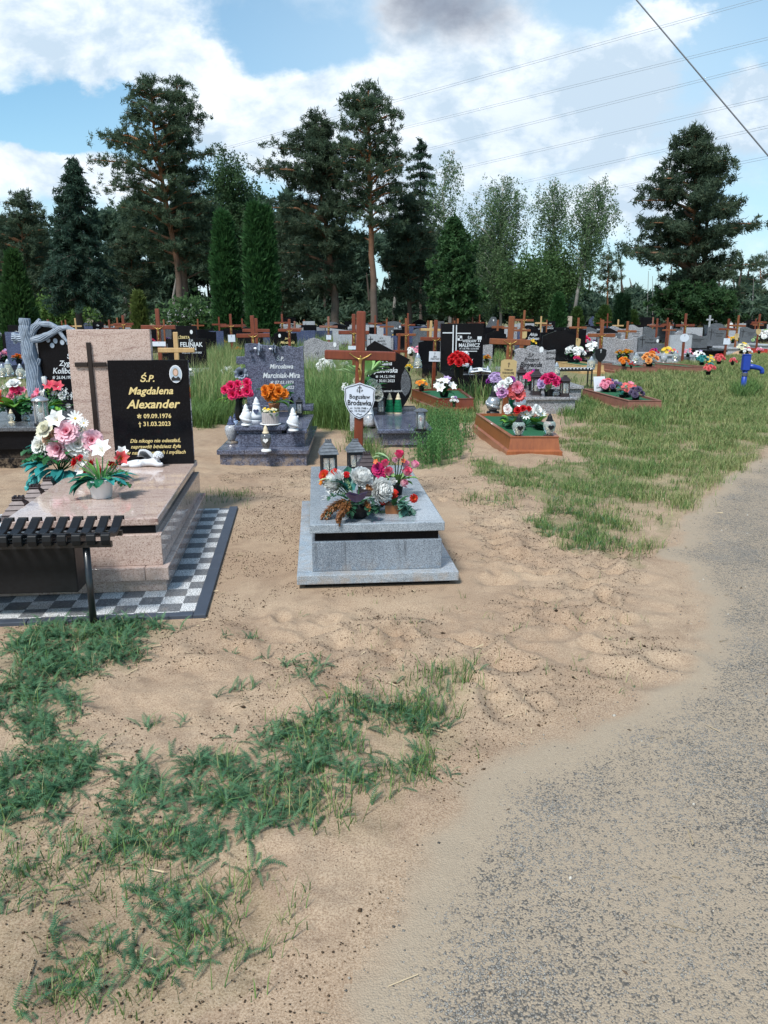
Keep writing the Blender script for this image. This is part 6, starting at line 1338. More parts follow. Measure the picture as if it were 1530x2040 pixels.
# ---- headstones in the rows, measured by their width
STONES = [
 (8, 640, 22, .9, 'rect', 'steel', None, dict(), 'big plain grey slab at the picture edge behind the flowers'),
 (36, 647.6, 40, .8, 'rect', 'black', [('Marek', 0, .72, .14, 0, .9), ('NIESTRÓJ', 0, .60, .15, 0, .85), ('1950  2022', 0, .47, .09, 0, .9)], dict(), 'black headstone with white capitals behind the branch carving'),
 (25.5, 633, 22, .8, 'rect', 'black', None, dict(fake=2, portrait=(.35, .8)), 'far black stone with portrait above the white-capital one'),
 (46, 626, 15, .7, 'rect', 'pale', None, dict(fake=1), 'pale grey upright stone behind the branch carving'),
 (98, 623, 11, .7, 'slant', 'pale', None, dict(fake=1), 'far pale slanted stone above the carved branches'),
 (112, 632, 14, .8, 'round', 'oldwood', None, dict(fake=0), 'far brownish round-topped stone above the carved branches'),
 (124, 636, 14, .8, 'rect', 'black', None, dict(), 'far black square stone left of the raw pale cross'),
 (179, 635, 12, .6, 'rect', 'tan', None, dict(fake=0, cross_at=(0, .6, .5)), 'narrow pinkish stone with dark cross beside the small black italic stone'),
 (195, 641.6, 21, .6, 'rect', 'black', [('Olga', 0, .55, .34, .2, .95), ('ś.p.', 0, .82, .2, .2, .9)], dict(), 'small black stone with one italic word, over the pink slab'),
 (372, 675, 75, .95, 'rect', 'black', [(SPC, .12, .93, .09, 0, .9), ('FELINIAK', .12, .80, .165, 0, .88), ('JAN', .15, .66, .13, 0, .9), ('04.02.1937  † 09.09.2022', .12, .53, .06, 0, .85)], dict(slabm='pale'), 'black stone with bold white capitals behind the raw timber cross'),
 (366, 649, 49, .8, 'rect', 'black', [('ELŻBIETA', -.05, .62, .15, 0, .85), ('RAKOWSKA', -.05, .47, .16, 0, .85)], dict(portrait=(.3, .8), fake=0, tm='gold'), 'black gold-lettered stone with portrait behind the bold white capitals'),
 (343, 631, 16.5, .7, 'rect', 'pale', None, dict(fake=0, cross_at=(-.1, .6, .5)), 'pale grey stone with slim cross under the white-flowering bush'),
 (366, 633, 28, 1.1, 'arch', 'black', None, dict(fake=2), 'far dark rounded stone below the white-flowering bush'),
 (404, 646, 28, .8, 'round', 'black', None, dict(), 'black disc-shaped stone beside meadow grass'),
 (403, 634, 26, .9, 'gable2', 'tan', None, dict(fake=0), 'pinkish gabled stone behind the black disc-shaped one'),
 (433, 638, 28, 1.2, 'rect', 'indigo', None, dict(cross_at=(-.1, .6, .5), fake=0, crossm='silver'), 'wide dark blue stone with silver cross at the meadow'),
 (531, 639, 20, .9, 'rect', 'steel', None, dict(cross_at=(0, .6, .5), fake=0), 'grey-blue stone with cross behind the broad red-brown cross'),
 (568, 658.6, 45, .8, 'swell', 'black', [('Jan', .05, .66, .13, .3, .9), ('Młodawski', .08, .48, .16, .3, .9)], dict(tm='gold', portrait=(-.25, .78)), 'black stone with gold italic name behind the carved roses'),
 (576, 633, 26, 1.0, 'rect', 'black', None, dict(fake=2), 'far black square monument beneath the conifers'),
 (615, 640, 24, .75, 'rect', 'pale', None, dict(fake=0, cross_at=(-.25, .62, .6)), 'pale stone with long dark cross before the pine trunks'),
 (640, 673, 70, 1.0, 'wavec', 'speck', [('W', -.15, .35, .12, .2, .9)], dict(tm='darktxt', portrait=(.38, .72), fake=0), 'speckled grey wave stone with round cut-out in the meadow'),
 (660, 641, 26, .9, 'arch', 'steel', None, dict(fake=0), 'far grey arched stone behind the red-brown cross'),
 (693, 640, 14, .6, 'rect', 'black', [('MA', 0, .5, .4, 0, .9)], dict(), 'small black stone with white letters beside pine trunk'),
 (687, 651, 22, .7, 'rect', 'pale', None, dict(fake=2, tm='darktxt'), 'pale stone just left of the varnished cross post'),
 (755, 664.6, 47, .85, 'slant', 'pale', [('W.P.', .1, .75, .1, 0, .9), ('MAREK', .1, .6, .12, 0, .9), ('1951-2020', .1, .45, .11, 0, .9)], dict(tm='darktxt', cross_at=(-.36, .65, .35), slabm='speck'), 'pale grey stone right behind the kite-shaped black one'),
 (784, 640, 33, .95, 'arch', 'steel', [('Zofia', .12, .62, .12, 0, .9), ('Kowalska', .1, .46, .14, 0, .9)], dict(portrait=(.38, .7)), 'grey-violet rounded stone with small portrait under the pines'),
 (838, 652.7, 28, .75, 'rect', 'black', [('CIEŚLAK', 0, .72, .19, 0, .85)], dict(), 'low black stone with one white word left of tall black slab'),
 (836, 636, 26, 1.0, 'peak', 'black', None, dict(fake=2), 'far black peaked monument behind the low one-word black stone'),
 (876, 640, 18, .8, 'rect', 'steel', None, dict(fake=0), 'dull grey stone edge beside the tall black slab'),
 (983, 631, 44, 1.5, 'wings', 'steel', None, dict(portrait=(0, .82), fake=0), 'dark winged monument with oval holy picture'),
 (985, 652, 40, 1.1, 'rect', 'black', None, dict(fake=0), 'wide black stone with etched figures under the winged monument'),
 (1061, 652.7, 31, .7, 'swell', 'black', [('Alicja', .05, .62, .26, .35, .9), ('Szylman', .05, .40, .26, .35, .9)], dict(), 'black stone with white italic name beside the tan-signed cross'),
 (1096, 640, 21, .65, 'rect', 'black', [('† ✲', 0, .86, .16, 0, .9), ('PIOTR', 0, .72, .2, 0, .85), ('SAWICKI', 0, .58, .2, 0, .8)], dict(), 'narrow black stone with white capitals and small cross'),
 (1126, 652, 42, 1.0, 'rect', 'black', [('ŁUKASZ', .25, .5, .12, 0, .85), ('NAPIERAŁA', .15, .3, .13, 0, .85)], dict(portrait=(.33, .72), cross_at=(-.02, .5, .9), crossm='steel', fake=0), 'broad black stone with tall grey cross left of the tan shield'),
 (1159, 655, 22, .62, 'rect', 'black', [('ALFRED', .1, .78, .18, 0, .85), ('JAWOR', .1, .62, .18, 0, .85)], dict(), 'black stone right behind the pale orange cross'),
 (1130, 630, 20, .65, 'rect', 'tan', None, dict(fake=0, cross_at=(.1, .7, .4)), 'tan slab standing out among the black stones'),
 (1114, 638, 17, .7, 'slant', 'steel', None, dict(fake=2), 'dark slanted stone left of the tan slab'),
 (1187, 628, 27, 1.1, 'gable2', 'indigo', None, dict(fake=1), 'blue-violet double-gabled monument before the thujas'),
 (1213, 663.7, 47, .85, 'rect', 'steel', [('MICHAŁ', .15, .80, .13, 0, .85), ('CEBULA', .15, .65, .17, 0, .85), ('✲ 08.06.1947', .15, .48, .1, 0, .85), ('† 30.11.2021', .15, .37, .1, 0, .85)], dict(slabm='pale', slab=1.2), 'dark grey stone with white lettering behind the dark-shield cross'),
 (1267, 646.7, 28, .7, 'wave', 'speck', None, dict(tm='darktxt', slabm='pale'), 'light grey wave stone left of the nearer grey wave stone'),
 (1252, 638, 25, 1.0, 'arch', 'black', None, dict(fake=0), 'far black arched monument behind the pale-signed cross'),
 (1292.5, 667, 43, .8, 'wavec', 'steel', [('Jerzy', .12, .72, .1, 0, .9), ('Wawrzyniak', .08, .55, .13, .2, .85)], dict(tm='darktxt', cross_at=(-.3, .65, .4), slabm='pale', portrait=(.42, .65)), 'nearer grey wave stone with dark cross before the pump lawn'),
 (1350, 655, 24, .65, 'wave', 'steel', None, dict(fake=0, cross_at=(0, .7, .5), slabm='pale'), 'grey wave stone with dark cross left of the oval-signed cross'),
 (1389, 665, 43, .9, 'wavec', 'steel', None, dict(fake=2, tm='darktxt', slabm='black'), 'low grey wave stone right of the oval-signed cross'),
 (1430, 650, 40, .9, 'wave', 'steel', None, dict(fake=2, tm='darktxt', cross_at=(-.32, .65, .5), slabm='pale'), 'grey wave stone with dark cross near the square-signed cross'),
 (1428, 644, 30, .9, 'arch', 'steel', None, dict(fake=0), 'grey arched stone peeping over a wave stone'),
 (1493, 651, 36, .9, 'wave', 'steel', None, dict(fake=2, tm='darktxt', cross_at=(-.35, .65, .4), slabm='pale'), 'grey stone between the two gold-signed crosses'),
 (1294, 627, 42, 1.7, 'step', 'black', None, dict(fake=0), 'wide black stepped tomb wall under the pines'),
 (1350, 640, 22, .9, 'slant', 'steel', None, dict(fake=2), 'far slanted grey stone under the big pine'),
 (1373, 652, 24, .8, 'rect', 'steel', None, dict(fake=0), 'plain grey stone behind the oval-signed cross'),
 (1428, 636, 25, 1.0, 'swell', 'steel', None, dict(fake=1), 'far grey stone beside the thin metal cross'),
 (1495, 637, 26, 1.2, 'rect', 'black', None, dict(fake=0), 'far wide black stone near the lane'),
 (1520, 652, 24, .9, 'arch', 'speck', None, dict(fake=0), 'pale grey arched stone at the lane edge'),
]
for (u, v, wp, wr, kd, mt, tx, kw, lb) in STONES: stone(lb, u, v, wp, wr, kd, mt, tx, **kw)
# ---- timber and stone grave beds farther off
for (u, v, z, w0, w1, L_, h, mt, yw, lb) in (
  (1180, 745, 0, .65, .8, 2.0, .26, 'rawwood', 8, 'pale raw timber grave surround with white flowers'), (1283, 748, 0, .75, .85, 2.0, .24, 'oldwood', 10, 'weathered grey-brown timber grave bed with orange flowers'),
  (1385, 748, 0, .65, .8, 2.2, .26, 'oldwood', 16, 'reddish timber grave bed crowded with flowers by the pump'), (1437, 706, 0, .7, .8, 2.0, .26, 'oldwood', 12, 'far reddish timber grave bed behind the square-signed cross')):
    p = G(u, v); wood_box(lb, (p.x, p.y, 0), yw, w0, w1, L_, h, mt, 'turf', .03)
rb = G(1512, 709); wood_box('low bright red timber grave bed at the lane edge', (rb.x, rb.y, 0), 6, .7, .8, 1.8, .3, 'red', 'turf', .02)
mnd = thing('grave_mound', 'fresh mound of sand beside the bright red grave bed', 'grave mound', G(1490, 712), 10)
m = MB(); n = 14
for i in range(n + 1):
    for j in range(n + 1):
        x, y = (i / n - .5), (j / n - .5); m.v.append(Vector((x * 1.1, y * 2.2 + 1.1, .32 * max(0, 1 - (2 * x) ** 2) ** .7 * max(0, 1 - (2 * y) ** 4) - .02 + random.uniform(-.012, .012)))); m.c.append((1, 1, 1))
m.f = [[i * (n + 1) + j, (i + 1) * (n + 1) + j, (i + 1) * (n + 1) + j + 1, i * (n + 1) + j + 1] for i in range(n) for j in range(n)]
m.build('heap', plain('mound_sand', (.38, .25, .15), .95, 0, .3, 9, .5), mnd, smooth=True)
tb = thing('stone_table', 'low black granite bench slab before the grey wave stones', 'bench', G(1380, 712), 4)
m = MB(); m.span(-.75, .75, -.15, .2, .40, .47, .01); m.build('seat', MAT['black'], tb)
for x in (-.55, .55): m = MB(); m.span(x - .06, x + .06, -.1, .15, -.05, .40); m.build('leg', MAT['black'], tb)
# ---- flowers and lights on those graves
FL = [(12, 711, 13, PINK, LILAC, 'lily', 'pale pink lilies in front of the big grey slab'), (20, 682, 8, RED, HOT, 'rose', 'single crimson rose bunch behind the pink lilies'), (33, 690, 7, LIME, PALEG, 'spray', 'lime green sprig beside the pink lilies'),
 (62, 742, 12, WHITE, PALEG, 'daisy', 'white daisies left of the carved branch trunk'), (381, 738, 9, WHITE, GREEN2, 'daisy', 'white flowers with big green leaf on the slab by the raw timber cross'),
 (402, 662, 9, PINK, WHITE, 'carn', 'pink and white flowers beside the black disc stone'), (423, 663, 6, PURP, PURP, 'rose', 'purple flowers at the edge of the meadow'),
 (455, 745, 15, WHITE, WHITE, 'spray', 'white blossoms left of the carved roses headstone'), (600, 675, 9, WHITE, LILAC, 'daisy', 'white flowers behind the carved roses headstone'), (622, 669, 8, WHITE, WHITE, 'daisy', 'white bunch beside the speckled wave stone'),
 (650, 735, 20, WHITE, WHITE, 'carn', 'white carnations drowned in meadow grass'), (688, 728, 10, WHITE, WHITE, 'mum', 'white chrysanthemums left of the white-signed cross'), (683, 770, 8, WHITE, WHITE, 'daisy', 'white silk blossoms in the grass left of the varnished cross'),
 (756, 655, 8, ORANGE, YEL, 'carn', 'orange and yellow flowers on a far slab'), (786, 673, 7, YEL, WHITE, 'lily', 'yellow and white lilies near the low red-brown cross'), (819, 700, 9, WHITE, PINK, 'carn', 'white and pink flowers behind the kite-shaped stone'), (835, 698, 10, PINK, WHITE, 'lily', 'pink and white lilies left of the leaning red cross'),
 (815, 727, 6, YEL, YEL, 'rose', 'yellow roses at the leaf-shaped inlay'), (885, 772, 20, WHITE, LILAC, 'lily', 'white and dusky lilies spilling from the faded red timber grave'), (905, 790, 8, WHITE, LILAC, 'carn', 'grey-white ribboned flowers on the faded red timber grave'), (840, 762, 12, ORANGE, YEL, 'small', 'rusty orange blossoms at the head of the faded red timber grave'),
 (1027, 667, 8, YEL, WHITE, 'carn', 'yellow and white roses behind the gold-signed cross'), (1060, 683, 7, YEL, YEL, 'lily', 'yellow lilies behind the plain grey headstone'), (1082, 671, 7, CORAL, PINK, 'carn', 'coral flowers under the little raw timber cross'), (1097, 676, 6, WHITE, LILAC, 'carn', 'white flowers under the narrow black stone'),
 (1135, 697, 14, WHITE, WHITE, 'carn', 'heap of white roses on the pale raw timber grave'), (1152, 706, 14, WHITE, PALEG, 'carn', 'white and green flowers below the tan shield sign'), (1166, 679, 9, HOT, HOT, 'rose', 'bright pink peonies above the pale raw timber grave'), (1180, 695, 12, WHITE, WHITE, 'lily', 'white lilies beside the dark shield sign'), (1150, 712, 7, MAG, ORANGE, 'carn', 'magenta and orange bunch in the pale raw timber grave'),
 (1178, 660, 7, ORANGE, YEL, 'carn', 'orange potted flowers left of the dark-shield cross'), (1243, 718, 10, ORANGE, LIME, 'carn', 'orange and lime flowers at the weathered timber bed'), (1294, 718, 15, (.75, .33, .10), ORANGE, 'rose', 'large orange silk roses in the weathered timber bed'), (1258, 722, 5, RED, RED, 'carn', 'red glass-like bunch in the weathered timber bed'),
 (1303, 701, 8, MAG, PURP, 'rose', 'magenta roses before the nearer grey wave stone'), (1329, 701, 11, YEL, (.8, .7, .3), 'daisy', 'yellow daisies before the nearer grey wave stone'), (1349, 690, 6, RED, RED, 'rose', 'red rose in a glass vase among grey stones'), (1320, 658, 9, YEL, WHITE, 'daisy', 'yellow flowers in a dark pot under the pines'), (1289, 658, 8, WHITE, YEL, 'carn', 'cream roses behind the wave stones'),
 (1376, 682, 9, WHITE, WHITE, 'mum', 'white chrysanthemum ball behind the black granite bench slab'), (1388, 682, 5, PINK, PINK, 'carn', 'small pink bunch on the low wave stone'), (1371, 702, 8, PINK, CORAL, 'lily', 'pink lilies at the reddish timber bed'), (1392, 708, 11, WHITE, LILAC, 'small', 'white and lilac mass in the reddish timber bed'), (1399, 716, 11, TEAL, LILAC, 'carn', 'teal and lilac roses in the reddish timber bed'), (1413, 715, 9, YEL, YEL, 'daisy', 'yellow flowers in the reddish timber bed'), (1433, 714, 10, CORAL, RED, 'carn', 'coral red flowers right of the reddish timber bed'), (1412, 733, 11, CORAL, TEAL, 'carn', 'coral and teal wreath leaning at the foot of the reddish bed'), (1460, 716, 7, CORAL, PINK, 'carn', 'coral bunch under the square white sign'),
 (1460, 677, 7, YEL, YEL, 'rose', 'yellow roses by the gold-signed cross'), (1443, 673, 7, ORANGE, YEL, 'lily', 'peach lilies left of the square white sign'), (1478, 695, 11, CREAM, YEL, 'lily', 'cream lilies just above the blue pump'), (1489, 698, 8, WHITE, PINK, 'carn', 'white flowers on the sand mound'), (1493, 717, 5, WHITE, YEL, 'daisy', 'small daisies beside the blue pump head'), (1500, 677, 10, PALEG, WHITE, 'carn', 'pale green wreath at the gold-signed edge cross'), (1522, 672, 13, WHITE, PALEG, 'carn', 'big grey-white wreath at the picture edge'), (1513, 695, 6, PINK, WHITE, 'carn', 'pink flowers on the bright red grave bed'),
 (1391, 657, 6, CORAL, RED, 'lily', 'far coral lilies under the big pine'), (1340, 700, 7, CORAL, WHITE, 'lily', 'coral and white lilies behind yellow daisies'), (1238, 686, 8, WHITE, WHITE, 'lily', 'white lilies at the dark grey white-lettered stone'), (1256, 683, 7, WHITE, PALEG, 'carn', 'white roses beside the pale grey sign')]
for i, (u, v, r, c, c2, k, lb) in enumerate(FL):
    p = G(u, v, .55 if v < 700 else .42); Y = p.y; R_ = r * Y / F * 1.15; zb = .38 if v < 700 else .25
    small_bouquet(lb, (p.x, Y, zb), c, R_, k, 8 if r > 8 else 6, (GREEN1, GREEN2, GREEN3)[i % 3], seed=200 + i, col2=c2, ph=.08)
CA = [(18, 742, 10, 'glass', 'tall clear glass lantern among the flowers at picture edge', 'bell'), (6, 745, 8, 'glass', 'clear glass jar half cut by the picture edge', 'cyl'), (42, 748, 9, 'glass', 'clear faceted glass jar near the white daisies', 'globe'), (832, 727, 9, 'glass', 'clear candle glass in grass left of the leaning red cross', 'bell'), (1108, 742, 8, 'glass', 'clear glass lantern at the back of the middle bench', 'bell'), (1177, 730, 8, 'glass', 'little glass lantern in the pale raw timber grave', 'cyl'), (1266, 716, 6, 'glass', 'white glass candle in the weathered timber bed', 'cyl'), (1345, 712, 6, 'glass', 'clear greenish vase left of the reddish timber bed', 'cyl'), (1416, 682, 5, 'blackplastic', 'small black lantern at the wave stone foot', 'cyl'), (1322, 716, 6, 'pale', 'pale candle jar in the weathered bed corner', 'cyl'), (1454, 657, 7, 'white', 'white angel candle behind the square-signed cross', 'bell')]
for u, v, r, mt, lb, shp in CA:
    b = G(u, v + 6, .32); jar_candle(lb, b, r * b.y / F, r * b.y / F * 3.2, mt, 'chrome' if mt == 'glass' else mt, mt if mt != 'glass' else 'chrome', shp)
# ---- the last rows, a few pixels each
rr = np.random.default_rng(8); protos = {}
def far_stone(kind, mt):
    m = MB(); w = 1.0; m.prism([(x * w, .3 + z * .85) for x, z in OUT[kind]], -.06, .06); m.span(-.55, .55, -1.8, .2, -.05, .3)
    return m.mesh('headstone', MAT[mt])
for i, (kd, mt) in enumerate((('rect', 'black'), ('swell', 'black'), ('wave', 'steel'), ('arch', 'steel'), ('rect', 'pale'), ('slant', 'pale'), ('wavec', 'speck'), ('rect', 'indigo'), ('peak', 'black'))): protos[i] = (far_stone(kd, mt), mt)
LBL = {'black': ('small dark polished headstone in the last rows under the trees', 'dark stones in the last rows'), 'steel': ('small dull grey headstone in the last rows under the trees', 'dull grey stones in the last rows'), 'pale': ('small light grey headstone in the last rows under the trees', 'light stones in the last rows'), 'speck': ('small speckled headstone in the last rows under the trees', 'speckled stones in the last rows'), 'indigo': ('small bluish headstone in the last rows under the trees', 'bluish stones in the last rows')}
m = MB(); m.span(-.04, .04, -.03, .03, -.1, 1.68, .006); m.span(-.35, -.0405, -.03, .03, 1.28, 1.36, .006); m.span(.0405, .35, -.03, .03, 1.28, 1.36, .006); FC = m.mesh('far_cross', MAT['wood2']); FC2 = FC.copy(); FC2.materials.clear(); FC2.materials.append(MAT['wood'])
taken = [(o.location.x, o.location.y) for o in bpy.data.objects if o.parent is None and o.get('category') in ('grave', 'cross')]
for row, Y in enumerate(np.concatenate([np.arange(24, 30, 2.9), np.arange(30, 62, 2.9)])):
    n = int(2 * (Y * .52) / 1.7)
    for k in range(n):
        x = -Y * .52 + k * 1.7 + rr.uniform(-.4, .4); y = Y + rr.uniform(-.6, .6)
        if rr.uniform() < .12 or any(abs(x - a) < 1.1 and abs(y - b) < 1.6 for a, b in taken) or inside(ROAD_POLY, np.array([x]), np.array([y]))[0]: continue
        if Y < 30 and (-.26 < x / y < -.02 or x / y > .30 or (x > 3.5 and y < 24)): continue
        c = int(rr.integers(0, 9)) if rr.uniform() > .2 else 99
        if c == 99:
            o = link('wooden_cross', FC if rr.uniform() < .5 else FC2, None, (x, y, 0), (0, 0, rr.uniform(0, .2)), rr.uniform(.85, 1.0)); tag(o, 'small wooden cross in the last rows under the trees', 'cross', 'wooden crosses in the last rows')
        else:
            me, mt = protos[c]; o = link('headstone', me, None, (x, y, 0), (0, 0, rr.uniform(0, .15)), (rr.uniform(.7, 1.3), 1, rr.uniform(.8, 1.12))); tag(o, LBL[mt][0], 'grave', LBL[mt][1])

FB = [(WHITE, WHITE, 'white'), (YEL, ORANGE, 'yellow'), (HOT, PINK, 'pink'), (RED, RED, 'red'), (LILAC, PURP, 'lilac'), (ORANGE, ORANGE, 'orange')]; FBM = []
for c, d, nm in FB:
    m = MB(); random.seed(len(nm)); m.col = (.01, .01, .01); m.lathe([(.06, 0), (.09, .12)], 8); leafset(m, (0, 0, .12), 'leaf', GREEN1, 12, .24, .08, (.1, 1.2)); m.col = c
    for k in range(9):
        a = k * 2.4; r = .15 * sqrt((k + .5) / 9); o_ = (r * cos(a), r * sin(a) - .03, .27 - .6 * r + random.uniform(-.02, .02))
        for e, n_, L_ in ((1.2, 4, .045), (.6, 6, .07), (.1, 6, .075)):
            for i in range(n_): m.petal(o_, i * 6.28 / n_ + e, e - .2, L_, .05, -.3, 0, c if k % 3 else d, d if k % 2 else c, 2, .7)
    FBM.append((m.mesh('flower_bunch', MAT['vc']), nm))
for o in [o for o in bpy.data.objects if o.parent is None and o.name.startswith('headstone') and o.get('group')]:
    for q in range(2):
        if rr.uniform() < .62:
            me, nm = FBM[int(rr.integers(0, 6))]; b = link('flower_bunch', me, None, (o.location.x + rr.uniform(-.35, .35), o.location.y - rr.uniform(.3, 1.6), .3 if o.location.y else .3), (0, 0, rr.uniform(0, 6)), rr.uniform(.8, 1.3))
            tag(b, f'small bunch of {nm} flowers on a slab in the last rows', 'flowers', f'{nm} flower bunches in the last rows')
# ================================================================ trees
MAT['bark'] = vcol('bark', .9, 0, .1, .35, 3)
TK = {  # rise, clump spread, needles, length, width, colours, up-bias, along-from
 'pine': dict(rise=.28, sp=.42, K=26, pm=1.9, l=.30, w=.034, c=((.045, .080, .048), (.115, .16, .090)), up=.35, fr=.45, bark=((.11, .085, .07), (.30, .13, .06))),
 'darkpine': dict(rise=.2, sp=.42, K=28, pm=1.9, l=.32, w=.036, c=((.038, .067, .043), (.095, .13, .075)), up=.3, fr=.3, bark=((.10, .08, .065), (.22, .11, .06))),
 'spruce': dict(rise=-.38, sp=.10, K=26, l=.26, w=.040, c=((.026, .055, .036), (.066, .115, .070)), up=-.25, fr=.1, pm=1.3, bark=((.09, .07, .06), (.09, .07, .06))),
 'birch': dict(rise=.75, sp=.5, K=6, l=.15, w=.075, c=((.08, .14, .065), (.17, .25, .12)), up=-.3, fr=.15, pm=1.6, off=.13, bark=((.16, .15, .14), (.50, .48, .45))),
 'leafy': dict(rise=.55, sp=.7, K=34, l=.20, w=.12, c=((.04, .09, .03), (.105, .18, .065)), up=.0, fr=.3, off=.3, bark=((.07, .06, .05), (.09, .075, .06))),
 'yew': dict(rise=.25, sp=.34, K=40, l=.28, w=.07, c=((.026, .068, .026), (.07, .145, .05)), up=.2, fr=.2, bark=((.08, .06, .05), (.08, .06, .05))),
}
def tufts(cent, K, l, w, c, up, rng, off=None):
    n = len(cent) * K; p = np.repeat(cent, K, 0)
    d = rng.normal(0, 1, (n, 3)); d[:, 2] += up * 1.5; d /= np.linalg.norm(d, axis=1)[:, None]
    b = np.cross(d, rng.normal(0, 1, (n, 3))); b /= np.linalg.norm(b, axis=1)[:, None] + 1e-9
    ln = l * rng.uniform(.5, 1.2, (n, 1)); wd = w * rng.uniform(.6, 1.3, (n, 1)); o = p + rng.normal(0, off or l * .28, (n, 3))
    V = np.stack([o - b * wd, o + b * wd, o + d * ln], 1).reshape(-1, 3)
    t = np.repeat(rng.uniform(0, 1, (len(cent), 1)), K, 0) * .7 + rng.uniform(0, .3, (n, 1))
    C = np.array(c[0]) * (1 - t) + np.array(c[1]) * t
    return V, np.arange(n * 3).reshape(-1, 3), np.repeat(C, 3, 0)
def tree(kind, label, Y, trunk, rows, n=50, seed=1, per=12, r0=.25, name=None, tint=(1, 1, 1), cl=1.0, group=None, stems=None):
    k = TK[kind]; rng = np.random.default_rng(seed); rnd = random.Random(seed)
    base = AT(trunk[0][0], trunk[0][1], Y); org = Vector((base.x, Y, 0))
    TP = [Vector((base.x, Y, -.3))] + [AT(u, v, Y + .0) for u, v in trunk if AT(u, v, Y).z > .2]
    rows = sorted(rows, key=lambda r: -r[0])
    RZ = np.array([AT(765, v, Y).z for v, a, b in rows]); RL = np.array([AT(a, v, Y).x for v, a, b in rows]); RR = np.array([AT(b, v, Y).x for v, a, b in rows])
    tz = np.array([p.z for p in TP]); tx = np.array([p.x for p in TP])
    m = MB(); H_ = tz[-1]
    def tcol(z): f = min(1, max(0, (z / H_ - .2) / .4)); a, b = k['bark']; return tuple(a[i] * (1 - f) + b[i] * f for i in range(3))
    def stem(pts, ra, rb):
        q = [Vector(p) for p in pts]; out = []; rr_ = []
        for i in range(len(q) - 1):
            for s in range(3): f = s / 3; out.append(q[i].lerp(q[i + 1], f) + Vector((rnd.uniform(-1, 1), rnd.uniform(-1, 1), 0)) * .06); rr_.append((i + f) / (len(q) - 1))
        out.append(q[-1]); rr_.append(1); s0 = len(m.v)
        m.tube(out, [max(.012, ra * (1 - t) + rb * t) for t in rr_], 7, False)
        for i in range(s0, len(m.v)): m.c[i] = tcol(m.v[i].z)
    stem(TP, r0, .04)
    for st in (stems or []): stem([Vector((AT(u, v, Y).x, Y + .3, max(-.3, AT(u, v, Y).z) if i else -.3)) for i, (u, v) in enumerate(st)], r0 * .8, .05)
    cents = []
    for i in range(n):
        f = (i + rnd.random()) / n; z = RZ[0] + (RZ[-1] - RZ[0]) * f ** (.85 if kind != 'spruce' else 1.0)
        if kind == 'spruce': st_ = (RZ[-1] - RZ[0]) / 15; z = RZ[0] + st_ * (round((z - RZ[0]) / st_) + rnd.uniform(-.14, .14)); z = min(z, RZ[-1] - .05)
        if 'pine' in kind: st_ = (RZ[-1] - RZ[0]) / 11; z = RZ[0] + st_ * (round((z - RZ[0]) / st_) + rnd.uniform(-.48, .48)); z = max(RZ[0] - .5, min(z, RZ[-1]))
        xl, xr = np.interp(z, RZ, RL), np.interp(z, RZ, RR); xt = float(np.interp(z, tz, tx)); xt = min(max(xt, xl + .1), xr - .1)
        a = i * 2.39996 + rnd.uniform(-.4, .4); ca, sa = cos(a), sin(a); ex = (xr - xt) if ca > 0 else (xt - xl); ey = max(.3, .45 * (xr - xl))
        R = 1 / sqrt((ca / max(ex, .15)) ** 2 + (sa / ey) ** 2) * (rnd.uniform(.62, 1.12) if 'pine' in kind else rnd.uniform(.7, 1.04))
        e = Vector((xt + R * ca, Y + R * sa, z)); s = Vector((float(np.interp(max(0.3, z - k['rise'] * R), tz, tx)), Y, max(.25, min(H_ * .99, z - k['rise'] * R))))
        mid = s.lerp(e, .5) + Vector((rnd.uniform(-.2, .2), rnd.uniform(-.2, .2), (.10 if kind != 'spruce' else .06) * R))
        if R > .5: stem([s, mid, e], max(.02, .045 * (R ** .6) * (r0 / .25)), .012)
        nn = max(3, int(per * TK[kind].get('pm', 1) * (R / 3.0) ** .8 + 2))
        for j in range(nn):
            t = k['fr'] + (1 - k['fr']) * (j + rnd.random()) / nn
            p = s * ((1 - t) ** 2) + mid * (2 * t * (1 - t)) + e * (t * t); sp = k['sp'] * (.5 + .35 * R ** .5) * cl
            cents.append((p.x + rnd.gauss(0, sp), p.y + rnd.gauss(0, sp), p.z + rnd.gauss(0, sp * (.42 if 'pine' in kind else .45)) + (-abs(rnd.gauss(0, .7)) if kind == 'birch' else 0)))
    if kind == 'birch':
        ex_ = []
        for (x, y, z) in cents:
            dx, dy = rnd.gauss(0, .05), rnd.gauss(0, .05)
            for q in range(rnd.randint(2, 6)): ex_.append((x + dx * q + rnd.gauss(0, .07), y + dy * q + rnd.gauss(0, .07), z - .22 * q))
        cents = [c for c in ex_ if c[2] > 1.0]
    t = thing(name or {'pine': 'pine_tree', 'darkpine': 'pine_tree', 'spruce': 'spruce_tree', 'birch': 'birch_tree', 'leafy': 'leafy_tree', 'yew': 'conifer_tree'}[kind], label, 'tree', org, 0, group)
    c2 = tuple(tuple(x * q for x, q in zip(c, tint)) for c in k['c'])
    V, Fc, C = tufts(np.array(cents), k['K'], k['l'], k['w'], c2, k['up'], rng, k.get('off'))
    link('crown', npmesh('crown', V - np.array(org), Fc, C, MAT['crown']), t)
    m.v = [p - org for p in m.v]; m.build('trunk', MAT['bark'], t, smooth=True); return t
